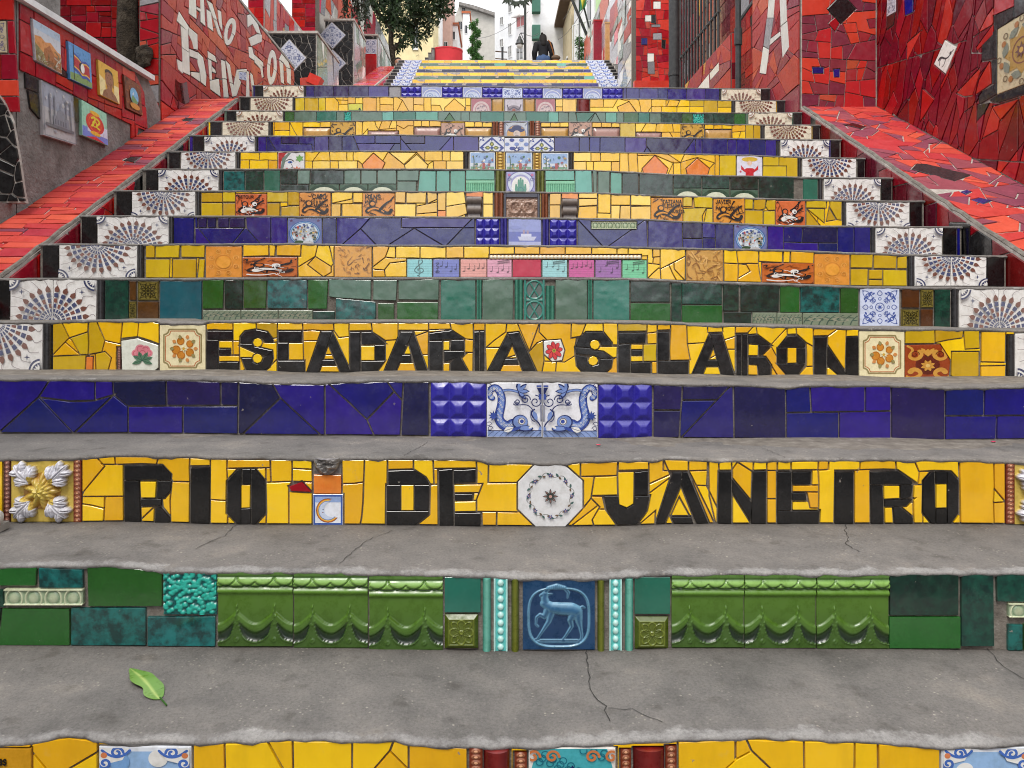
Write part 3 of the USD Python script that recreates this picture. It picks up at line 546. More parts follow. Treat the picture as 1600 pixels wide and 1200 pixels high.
def P_beige_floral():
    b = lin(176, 160, 120); L = [(lin(190, 176, 140), box(0, 0, 1, 1))]
    for k in range(8): L += [(lin(160, 124, 50), leaf(.5, .5, .34, .22, k * 45)), (lin(110, 60, 40), ring(.5, .5, .18, .02))]
    for k in range(8): L += [(lin(110, 116, 100), affinity.rotate(leaf(.5, .86, .22, .12, -20), k * 45, origin=(.5, .5))), (lin(150, 96, 40), affinity.rotate(circ(.9, .6, .045), k * 45, origin=(.5, .5))), (lin(90, 70, 40), affinity.rotate(ring(.82, .82, .04, .015), k * 45, origin=(.5, .5)))]
    return b, L + [(lin(90, 50, 44), starp(.5, .5, 8, .13, .06)), (lin(190, 150, 70), circ(.5, .5, .04))]
PRINTS = dict(floral=(P_floral, 'cream tile with a bunch of orange fruit in a scrolled frame'), peony=(P_peony, 'broken white tile with pink peonies'), redflower=(P_redflower, 'small white tile with a red eight-petalled flower'),
    dragon=(lambda: P_dragon(0), 'blue and white tile with a dolphin facing right'), dragon2=(lambda: P_dragon(1), 'blue and white tile with a dolphin facing left'), orangefl=(P_orange_floral, 'orange tile with scroll pattern'), rosette=(P_rosette, 'brown and yellow scroll tile'),
    fine=(P_fine, 'pale blue tile with fine scrollwork'), inlay=(P_inlay, 'white octagonal plate inlaid with a ring of flowers'), moon=(P_moon, 'blue-rimmed tile with a crescent moon face'), azul=(P_azul, 'painted blue and white tile with a landscape'),
    oriental=(P_oriental, 'turquoise and navy floral tile'), roundel=(P_roundel, 'tile with a crowded town in a round blue border'), ship=(P_ship, 'blue tile painted with a white ship'), hamsa=(P_hamsa, 'tile with a green hand in a lilac border'), face=(P_face, 'tile painted with a woman face in a red scarf'),
    girl=(P_girl, 'tile painted with a figure in a red jacket'), scene=(lambda: P_scene(3), 'tile painted with a park scene'), scene2=(lambda: P_scene(8), 'tile painted with a beach scene'), diamond=(P_diamond, 'blue and olive diamond tile'), check=(P_check, 'blue and white chequered tile'), scroll=(P_blue_scroll, None),
    hat=(P_hat, 'tile with a bearded man in a dark hat'), eye=(P_eye, 'blue picture tile'), bird=(P_bird, 'grey tile with a spread bird'), ruby=(P_ruby, 'pink rosette tile'), label=(P_label, 'lime tile scrap with black writing'), weed=(P_weed, None), ochre=(P_ochre_relief, 'ochre tile with a fruit relief'), worn=(P_ochre_worn, 'worn ochre tile'),
    half=(P_halfround, None), cat=(lambda: P_figure(21, lin(196, 104, 40), True), 'orange woodcut tile with black and white animals'), dog=(lambda: P_figure(33, lin(214, 110, 60), True), 'orange woodcut tile with a white dog'), caio=(lambda: P_figure(41, lin(224, 150, 70)), 'orange tile with names and black figures'), hans=(lambda: P_figure(52, lin(224, 150, 70)), 'orange tile with names and black figures'),
    tatiana=(lambda: P_figure(63, lin(224, 152, 50)), 'orange tile with names and black figures'), javier=(lambda: P_figure(74, lin(224, 152, 50)), 'orange tile with names and black figures'), tan1=(lambda: P_figure(85, lin(206, 160, 60)), 'ochre tile with drawn figures'), tan2=(lambda: P_figure(96, lin(190, 150, 130), True), 'pink-grey tile with drawn figures'), olv=(lambda: P_ornate(lin(44, 40, 6), lin(116, 104, 44)), 'olive tile with lace pattern'),
    text2l=(lambda: (lin(206, 150, 26), []), 'worn amber tile with handwriting'), m0=(lambda: P_music(lin(150, 214, 220), 0), 'pale cyan tile with a treble clef'), m1=(lambda: P_music(lin(126, 136, 206), 1), 'periwinkle tile with musical notes'), m2=(lambda: P_music(lin(232, 168, 160), 3), 'salmon tile with musical notes'), m3=(lambda: P_music(lin(226, 166, 190), 4), 'pink tile with musical notes'),
    m5=(lambda: P_music(lin(160, 216, 220), 6), 'cyan tile with musical notes'), m6=(lambda: P_music(lin(206, 96, 160), 5), 'magenta tile with musical notes'), m7=(lambda: P_music(lin(160, 110, 176), 8), 'purple tile with musical notes'), m8=(lambda: P_music(lin(120, 206, 160), 10), 'green tile with musical notes'), tilefig=(P_tilefig, 'white tile with a black running figure'), beige=(P_beige_floral, 'large beige tile with floral medallion'))
# ---------------------------------------------------------------- moulded tiles: heights (metres) on a grid, with the glaze colour pooled in the hollows
def grid(nx, ny): return np.meshgrid(np.linspace(0, 1, nx), np.linspace(0, 1, ny))
def caps(u, v, strokes):
    """rounded ridges along tapering strokes (x0, y0, r0, x1, y1, r1)"""
    H = np.zeros_like(u)
    for x0, y0, r0, x1, y1, r1 in strokes:
        dx, dy = x1 - x0, y1 - y0; t = np.clip(((u - x0) * dx + (v - y0) * dy) / (dx * dx + dy * dy + 1e-12), 0, 1)
        d = np.hypot(u - x0 - t * dx, v - y0 - t * dy); r = r0 + t * (r1 - r0)
        H = np.maximum(H, np.sqrt(np.maximum(r * r - d * d, 0)))
    return H
def chain(pts): return [(*pts[i], *pts[i + 1]) for i in range(len(pts) - 1)]
def mixc(t, a, b): t = np.clip(t, 0, 1)[..., None]; return np.asarray(a) * (1 - t) + np.asarray(b) * t
def R_pyramids():
    u, v = grid(55, 55); H = np.zeros_like(u); fu, fv = (u * 3) % 1, (v * 3) % 1
    d = np.minimum(np.minimum(fu, 1 - fu), np.minimum(fv, 1 - fv)); H = np.minimum(d, .30) / .30 * .0095 * (d > .02)
    return H, mixc(np.ones_like(u) * .5, lin(28, 22, 140), lin(50, 44, 168)), 0
def R_drape():
    u, v = grid(70, 72); H = np.zeros_like(u); x = (u * 2) % 1; c = np.abs(x - .5)
    ogee = .04 + .46 * np.exp(-c * 9.0) + .02   # rising points
    og = .05 + .10 * np.exp(-c * 4.0) + .44 * np.exp(-c * 13.0); below = v < og; edge = np.abs(v - og)
    H += np.where(below, .0035, 0) + .003 * np.exp(-(edge / .018) ** 2)
    sag = .40 - .16 * np.sin(np.pi * ((x + .5) % 1)) ** 1.2
    for k in range(3):
        sw = np.where(below, 0, np.sqrt(np.maximum(.030 ** 2 - (v - sag - .035 * (k - 1)) ** 2, 0)) * .12); H = np.maximum(H, sw)
    H += np.where((v > .70) & (v < .80), .006 * np.sin((v - .70) / .10 * np.pi), 0)
    band = (v > .79) & (v < .95); y = np.clip((v - .79) / .16, 0, 1)
    H += np.where(band, .0085 * np.sin(y * np.pi) ** .7, 0)
    for off, top in ((0.0, .92), (.5, .55)):
        q = np.abs(((u * 2 + off) % 1) - .5) * 2; arc = .08 + top * (1 - np.sqrt(np.maximum(1 - (1 - q) ** 2, 0))); H += np.where(band, -.0045 * np.exp(-((y - arc) / .075) ** 2), 0)
    H += np.where(v > .955, .004, 0)
    for cx in (.25, .75):
        r = np.hypot((u - cx), (v - .085)); H += .0025 * np.exp(-((r - .022) / .009) ** 2)
        r = np.hypot((u - cx), (v - .30)); H += .002 * np.exp(-(r / .012) ** 2)
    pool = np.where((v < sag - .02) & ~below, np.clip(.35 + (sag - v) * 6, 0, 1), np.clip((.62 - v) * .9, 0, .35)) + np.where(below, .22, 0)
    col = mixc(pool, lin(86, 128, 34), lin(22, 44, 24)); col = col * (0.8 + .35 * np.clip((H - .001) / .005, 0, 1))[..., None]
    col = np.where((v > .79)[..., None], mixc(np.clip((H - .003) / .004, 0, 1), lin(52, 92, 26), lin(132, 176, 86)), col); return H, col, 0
def R_goat():
    u, v = grid(150, 150)
    S = chain([(.30, .66, .055), (.40, .60, .075), (.55, .585, .085), (.68, .58, .085), (.74, .555, .08)])                     # trunk
    S += chain([(.32, .66, .055), (.30, .74, .045), (.31, .80, .04)]) + chain([(.31, .80, .040), (.25, .775, .022)])              # neck, head
    S += [(.34, .795, .018, .41, .80, .008), (.25, .755, .008, .245, .70, .003)]                                                  # ear, beard
    S += chain([(.31, .83, .026), (.36, .885, .030), (.47, .92, .029), (.58, .89, .025), (.635, .82, .018), (.62, .74, .010)])        # horn
    S += chain([(.35, .58, .05), (.30, .47, .03), (.24, .50, .022), (.19, .46, .017), (.18, .36, .013), (.21, .33, .014)])          # raised fore leg
    S += chain([(.40, .55, .05), (.36, .40, .03), (.27, .26, .017), (.20, .15, .014), (.16, .135, .014)])                           # planted fore leg
    S += chain([(.72, .55, .07), (.66, .42, .035), (.68, .33, .022), (.60, .20, .015), (.55, .135, .014), (.58, .13, .012)])          # hind leg
    S += chain([(.76, .54, .065), (.78, .40, .04), (.80, .32, .024), (.82, .20, .016), (.81, .135, .015), (.78, .13, .012)])          # hind leg
    S += chain([(.78, .58, .02), (.83, .615, .018), (.86, .60, .012)])                                                              # tail
    H = caps(u, v, S) * .075
    a = np.arctan2(v - .47, u - .5); fr = np.maximum(np.abs(u - .5) / .43, np.abs(v - .47) / .43); sq = (np.abs((u - .5) / .42) ** 3.2 + np.abs((v - .46) / .42) ** 3.2) ** (1 / 3.2)
    rim = np.exp(-((sq - 1) / .02) ** 2); H = np.maximum(H, rim * .0022); H += np.where(sq > 1, .0012, 0)
    for k in range(3): H = np.maximum(H, .0015 * np.exp(-((v - .10 - .018 * k) / .006) ** 2) * (np.abs(u - .5) < .33 - .03 * k))
    horn = caps(u, v, chain([(.36, .885, .022), (.47, .915, .020), (.58, .89, .017)])) > 0; H += np.where(horn, .0006 * np.sin(u * 220), 0)
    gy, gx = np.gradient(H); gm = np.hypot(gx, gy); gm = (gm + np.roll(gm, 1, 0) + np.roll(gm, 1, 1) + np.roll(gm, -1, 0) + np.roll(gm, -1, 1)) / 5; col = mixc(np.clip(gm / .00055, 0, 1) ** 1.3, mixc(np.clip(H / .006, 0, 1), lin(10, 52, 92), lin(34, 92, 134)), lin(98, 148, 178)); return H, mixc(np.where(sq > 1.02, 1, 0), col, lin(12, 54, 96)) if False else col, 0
def R_acanthus():
    u, v = grid(130, 130); x, y = u - .5, v - .5; r = np.hypot(x, y); a = np.arctan2(y, x); H = np.zeros_like(u); W = np.zeros_like(u)
    for k, n in ((.30, 9), (.235, 8), (.17, 7), (.11, 5)):
        pet = np.cos(a * n / 2 + k * 20) ** 2; R = k * (.72 + .32 * pet); h = (1.05 - k / .30 * .62) * .030 * np.clip((R - r) / (k * .35), 0, 1) ** .5; H = np.maximum(H, np.where(r < R, h + .004 * pet, 0))
    Fm = r < .30
    HL = np.zeros_like(u)
    for q in range(4):
        b = math.pi / 4 + q * math.pi / 2; cb, sb = math.cos(b), math.sin(b); al = x * cb + y * sb - .20; ac = np.abs(-x * sb + y * cb)
        for L, off, ang, wd in ((.40, 0, 0, .085), (.27, .02, .62, .085), (.24, .05, 1.05, .07), (.20, .22, .75, .065)):
            ca, sa = math.cos(ang), math.sin(ang); p = (al - off) * ca + ac * sa; w_ = -(al - off) * sa + ac * ca; t_ = np.clip(p / L, 0, 1); prof = wd * np.sin(np.pi * np.clip(t_ * .93 + .05, 0, 1)) ** .6 * (1 + .10 * np.sin(t_ * 26))
            h_ = np.where((p > 0) & (p < L) & (np.abs(w_) < prof), .026 * np.sqrt(np.clip(1 - (w_ / np.maximum(prof, 1e-4)) ** 2, 0, 1)) * (.65 + .35 * np.sin(np.pi * t_)) * (1 - .35 * np.exp(-(w_ / .008) ** 2)), 0); HL = np.maximum(HL, h_)
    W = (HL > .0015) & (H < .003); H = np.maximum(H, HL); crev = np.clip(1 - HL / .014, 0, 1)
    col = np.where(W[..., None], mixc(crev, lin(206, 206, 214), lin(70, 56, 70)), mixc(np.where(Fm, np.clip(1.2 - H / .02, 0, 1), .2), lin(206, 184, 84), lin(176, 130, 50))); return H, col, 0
def R_flower(base, hi):
    u, v = grid(64, 64); x, y = u - .5, v - .5; r = np.hypot(x, y); a = np.arctan2(y, x); ed = np.minimum(np.minimum(u, 1 - u), np.minimum(v, 1 - v)); H = .012 * np.clip(ed / .10, 0, 1)
    inn = ed > .14; p = .30 * np.abs(np.cos(2 * a)) ** .7 + .05; H += np.where(inn, .0028 * np.exp(-((r - p) / .022) ** 2), 0) + np.where(inn & (r < .07), .003, 0)
    p2 = .40 * np.abs(np.sin(2 * a)) ** 1.5; H += np.where(inn, .0028 * np.exp(-((r - p2) / .02) ** 2), 0) + .0025 * np.exp(-((ed - .125) / .012) ** 2)
    return H, mixc(np.clip((H - .011) / .004, 0, 1), base, hi), 0
def R_lattice():
    u, v = grid(60, 100); H = np.full_like(u, .002); col = np.zeros(u.shape + (3,)); col[:] = lin(90, 104, 98)
    for k in range(2):
        cy = .25 + .5 * k; d1 = np.hypot((u - .5) / .42, (v - cy) / .22); rg = np.exp(-((d1 - 1) / .13) ** 2); H = np.maximum(H, .008 * rg)
        for sx in (-1, 1):
            for sy in (-1, 1): H = np.maximum(H, .007 * (np.hypot((u - .5 - sx * .2) * 1.0, (v - cy - sy * .11) * 1.7) > .0) * np.exp(-((np.abs((u - .5) * sx - .0) - (np.abs(v - cy)) * 1.2) / .06) ** 2) * (d1 < 1))
    ed = np.minimum(u, 1 - u); H = np.maximum(H, np.where(ed < .09, .008, 0)); H = np.maximum(H, np.where(np.abs(v - .5) < .03, .006, 0))
    return H, mixc(np.clip((H - .003) / .004, 0, 1), lin(92, 106, 102), lin(40, 130, 116)), 0
def R_tube(base, hi, n=1):
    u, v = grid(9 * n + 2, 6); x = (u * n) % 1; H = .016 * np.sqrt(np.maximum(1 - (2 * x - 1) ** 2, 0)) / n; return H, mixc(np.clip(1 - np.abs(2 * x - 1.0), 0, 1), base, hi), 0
def R_bead(base, bead, n=9, vertical=True):
    u, v = grid(22, 12 * n); x = u - .5; y = (v * n) % 1 - .5; r = np.hypot(x * 2.2, y * 1.15); H = .003 + .011 * np.sqrt(np.maximum(.25 - r * r, 0)) * 2 * .6; ed = np.abs(x) > .38; H = np.where(ed, .006, H)
    return H, mixc(np.where(ed, .9, np.clip((H - .003) / .004, 0, 1)), base, bead), 0
def R_dots(base, bead, n=14):
    u, v = grid(20, 9 * n); y = (v * n) % 1 - .5; r = np.hypot((u - .5) * 1.3, y); H = .004 + .005 * np.sqrt(np.maximum(.12 - r * r, 0)) * 2; rg = np.exp(-((r - .38) / .08) ** 2); H += .002 * rg
    return H, mixc(np.clip(np.where(r < .2, 1, .35 * rg), 0, 1), base, bead), 0
def R_eggs(n=4):
    u, v = grid(40 * n // 2 * 1 + 20, 34); x = (u * n) % 1 - .5; r = np.hypot(x * 2.0, (v - .42) * 1.5); H = .004 + .006 * np.sqrt(np.maximum(.36 - r * r, 0)); rim = np.exp(-((np.hypot(x * 2.0, (v - .36) * 1.25) - .82) / .09) ** 2); H = np.maximum(H, .004 + .004 * rim)
    H = np.where((v > .88) | (v < .08), .008, H); cream = lin(206, 212, 178); return H, mixc(np.where((v > .88) | (v < .08), 0, np.clip(1 - (H - .0045) / .003, 0, 1) * .75 + .35 * (r < .6)), cream, lin(110, 140, 110)), 0
def R_bubbles():
    u, v = grid(64, 54); g = np.random.default_rng(3); c = g.uniform(-.05, 1.05, (170, 2)); d = np.min(np.hypot(u[..., None] - c[:, 0], v[..., None] - c[:, 1]), -1)
    H = .004 * np.sqrt(np.clip(1 - (d / .055) ** 2, 0, 1)); return H, mixc(np.clip(H / .0035, 0, 1), lin(4, 84, 84), lin(40, 176, 158)), 0
def R_rock():
    u, v = grid(48, 40); r = np.hypot((u - .5) / .48, (v - .95) / .95); n = meshkit.fbm(np.stack([u * 7, v * 6, u * 0], -1), 4, 5)
    return np.where(r < 1, .034 * np.sqrt(np.maximum(1 - r * r, 0)) * (.5 + n), -.004), mixc(n, lin(36, 34, 34), lin(150, 146, 142)), 0
def R_corbel():
    u, v = grid(30, 46); w = .5 - .10 * (1 - v); H = np.where(np.abs(u - .5) < w, .012 + .016 * v + .005 * np.sin(v * 16), -.004); return H, mixc(np.clip(.5 + .5 * np.sin(v * 16), 0, 1), lin(58, 46, 42), lin(128, 116, 108)), 0
def R_clay():
    u, v = grid(90, 70); n = meshkit.fbm(np.stack([np.abs(u - .5) * 12, v * 10, u * 0], -1), 4, 8); H = np.where((u > .06) & (u < .94) & (v < .8), .006 + .012 * n, .004); H = np.where(v > .86, .014, H); H = np.where((u < .05) | (u > .95), .012, H)
    r1 = np.hypot((np.abs(u - .5) - .2) / .14, (v - .5) / .2); H += .006 * np.exp(-((r1 - 1) / .25) ** 2); return H, mixc(np.where((v > .86) | (u < .05) | (u > .95), 1, 0), mixc(n, lin(110, 78, 62), lin(182, 152, 134)), lin(74, 76, 90)), 0
def R_minttrim():
    u, v = grid(60, 20); H = np.where(v > .8, .010, .006 + .003 * np.abs(np.sin(u * 40))); H = np.where(v < .15, .009, H); return H, mixc(np.clip((H - .006) / .003, 0, 1), lin(60, 140, 110), lin(140, 206, 170)), 0
def R_pearls():
    u, v = grid(260, 12); r = np.hypot(((u * 40) % 1 - .5) * .9, v - .5); H = .004 + .010 * np.sqrt(np.maximum(.2 - r * r, 0)); return H, mixc(np.clip((H - .004) / .002, 0, 1), lin(190, 150, 90), lin(232, 226, 206)), 0
def R_bar(a, b):
    u, v = grid(16, 10); ed = np.minimum(np.minimum(u * 3, (1 - u) * 3), np.minimum(v, 1 - v)); H = .014 * np.clip(ed / .2, 0, 1); return H, mixc(np.clip(ed / .3, 0, 1), b, a), 0
RELIEFS = dict(pyr=(R_pyramids, 'embossed_tile', 'blue tile moulded in nine pyramids'), drape=(R_drape, 'drapery_tile', 'green moulded tile with swags and points'), goat=(R_goat, 'goat_tile', 'blue tile moulded with a long-horned goat'), acan=(R_acanthus, 'leaf_relief_tile', 'yellow relief tile with white acanthus leaves'),
    oflower=(lambda: R_flower(lin(70, 86, 10), lin(112, 124, 40)), 'flower_tile', 'small olive tile with a moulded flower'), lattice=(R_lattice, 'lattice_tile', 'teal pierced lattice tile'), mtube=(lambda: R_tube(lin(60, 140, 124), lin(110, 180, 162)), 'moulding', None), otube=(lambda: R_tube(lin(66, 78, 6), lin(104, 110, 24)), 'moulding', None), gtube=(lambda: R_tube(lin(30, 84, 70), lin(60, 130, 108), 2), 'moulding', None),
    otube2=(lambda: R_tube(lin(40, 48, 10), lin(110, 116, 44), 2), 'moulding', None), btube=(lambda: R_tube(lin(74, 30, 10), lin(134, 70, 30), 2), 'moulding', None), rtube=(lambda: R_tube(lin(80, 8, 10), lin(120, 26, 22)), 'moulding', None), ktube=(lambda: R_tube((.01, .01, .012), (.02, .02, .022)), 'black_moulding', None), bluetube=(lambda: R_tube(lin(20, 14, 90), lin(46, 40, 140), 2), 'moulding', None), gold=(lambda: R_bead(lin(150, 110, 30), lin(214, 180, 90), 8), 'moulding', None),
    bead=(lambda: R_bead(lin(90, 190, 186), lin(190, 232, 226)), 'bead_moulding', None), rdots=(lambda: R_dots(lin(116, 44, 16), lin(226, 170, 130)), 'dotted_moulding', None), ddots=(lambda: R_dots(lin(70, 22, 14), lin(214, 160, 140)), 'dotted_moulding', None), eggs=(R_eggs, 'egg_moulding', 'cream egg moulding'), eggs2=(lambda: R_eggs(2), 'egg_moulding', 'cream egg moulding'), bub=(R_bubbles, 'bubbled_tile', 'turquoise tile with a bubbled glaze'), rock=(R_rock, 'grey_stone', 'grey stone knob'), corbel=(R_corbel, 'corbel_tile', 'dark moulded corbel'),
    clay=(R_clay, 'clay_relief', 'reddish clay relief in a blue frame'), mtrim=(R_minttrim, 'moulding', None), pearls=(R_pearls, 'pearl_moulding', 'thin white beaded moulding'), tanbar=(lambda: R_bar(lin(190, 146, 70), lin(140, 100, 40)), 'bar_tile', None), mauvebar=(lambda: R_bar(lin(170, 130, 120), lin(120, 84, 78)), 'bar_tile', None), navytrim=(lambda: R_eggs(6), 'moulding', None))
KINDS = dict(y='yellow', y2='dark_yellow', ya='amber', yp='pale_yellow', o='orange', k='black', kk='black', b='blue', bv='violet', bd='dark_blue', g='green', dg='dark_green', vg='deep_green', tm='mottled_teal', t='teal', tb='petrol', mg='mint', gg='sage', br='brown', ol='olive', tan='tan', rd='red', cr='crimson', w='white', dk='ox_blood')
# ---------------------------------------------------------------- the steps: risers as measured, tile by tile
FR = dict(A=(0, 370, .3375), B=(530, 370, .3375), C=(1060, 370, .3375), D=(0, 690, .3375), E=(530, 690, .3375), F=(1060, 690, .3375), G=(0, 980, .5), H=(800, 980, .5),
          L=(0, 140, .5), R=(800, 140, .5), M=(400, 130, .25), N=(780, 130, .2875), S=(200, 290, .25), T=(1000, 300, .25), P=(0, 0, 1.0))
RISE, RUN, FIRST = .157, .33, 4.41
def dist(i): return RUN * (i + FIRST)
def fpts(tok):
    """'D 0 85 60 83 E 0 80' -> photograph pixels"""
    out, fr, buf = [], None, []
    for t in tok.replace(',', ' ').split():
        if t in FR: fr = FR[t]; continue
        buf.append(float(t))
        if len(buf) == 2: out.append((fr[0] + buf[0] * fr[2], fr[1] + buf[1] * fr[2])); buf = []
    return np.array(out)
XL, XR = -1.965, 2.185
ROWS = {}
def row(i, fill, label, top, spec, bot=None, jit=.0012, gap=.0042): ROWS[i] = dict(fill=fill, label=label, top=fpts(top), bot=None if bot is None else fpts(bot), spec=spec, jit=jit, gap=gap)

row(0, 'y', 'lowest step at the bottom edge, yellow riser with painted blue landscape tiles', 'G -900 360 0 360 108 358 210 334 315 350 605 360 720 355 915 345 1100 350 1235 345 1280 358 1460 370 1600 372 H 0 372 510 350 730 342 1060 352 1140 355 1340 368 1600 360 2400 360', '''
p:text2l G -120 372 104 620
/G 105 360 105 640
/G 105 380 155 440 180 640
/G 312 382 215 440 155 440
/G 312 345 312 640
p:azul G 315 366 602 616
/G 606 350 606 640
/G 705 350 715 640
/G 840 350 890 440 920 500
/G 918 340 920 640
/G 1102 345 1100 640
/G 1235 340 1220 380 1150 460
/G 1220 380 1280 440
/G 1279 345 1279 640
/G 1150 460 1100 470
/G 606 500 1279 490
/G 1462 360 1465 640
r:rdots G 1467 372 1508 620
r:rtube G 1512 375 1592 620
r:rdots H 8 385 46 620
p:oriental H 52 370 322 620
r:rdots H 338 375 370 620
r:rtube H 378 370 474 620
r:rdots H 478 365 512 620
/H 515 345 515 640
/H 695 340 695 410 650 450 640 640
/H 725 335 745 380 830 460 830 640
/H 745 380 690 410
/H 908 340 910 640
/H 1065 345 1065 640
/H 1137 350 1140 640
/H 1332 360 1332 640
/H 515 500 1332 510
p:azul H 1336 368 1606 616
''', 'G -900 622 H 2400 622')

row(1, 'g', 'green step with the blue goat tile and swagged green moulded tiles', 'D -900 580 0 580 178 577 400 576 520 570 620 580 760 598 1000 600 1600 605 E 140 610 480 616 660 620 850 632 1185 632 1370 618 F -30 612 970 611 1290 609 1460 608 1600 605 3000 605', '''
g D 0 582 178 578 172 662 0 662
tm D 188 580 390 588 392 672 190 672
r:eggs D 32 676 393 748
g D 410 578 520 572 620 582 755 600 755 758 415 758
r:bub D 763 603 1006 796
g D 20 768 330 768 330 938 0 938
dg D -200 768 12 768 -10 938 -200 938
dg D -60 680 22 680 30 760 -60 760
tm D 336 765 680 765 680 938 336 938
tm D 688 806 1002 804 1000 943 688 941
r:drape D 1013 600 1358 940
r:drape D 1364 604 1704 946
r:drape E 141 618 480 956
t E 488 622 656 622 656 786 488 786
r:oflower E 490 796 643 952
r:mtube E 665 628 702 962
r:bead E 716 630 779 962
r:otube E 797 630 831 968
r:goat E 850 638 1182 957
r:otube E 1195 638 1226 968
r:bead E 1249 632 1306 962
r:mtube E 1323 630 1359 968
t E 1365 622 1530 622 1530 793 1365 793
r:oflower E 1368 806 1521 954
r:drape F -33 613 298 945
r:drape F 303 613 630 948
r:drape F 636 613 968 950
vg F 972 612 1290 610 1290 799 972 799
g F 970 806 1298 806 1298 952 970 952
dg F 1302 612 1450 611 1454 942 1302 942
dg F 1465 610 1640 608 1640 738 1468 735
r:eggs2 F 1520 743 1700 806
tm F 1518 842 1586 842 1586 962 1518 962
g F 1592 840 1800 840 1800 962 1592 962
''', 'D -900 938 330 938 1000 946 1600 950 E 480 958 1000 968 F 0 950 970 953 1600 964 3000 964', gap=.004)

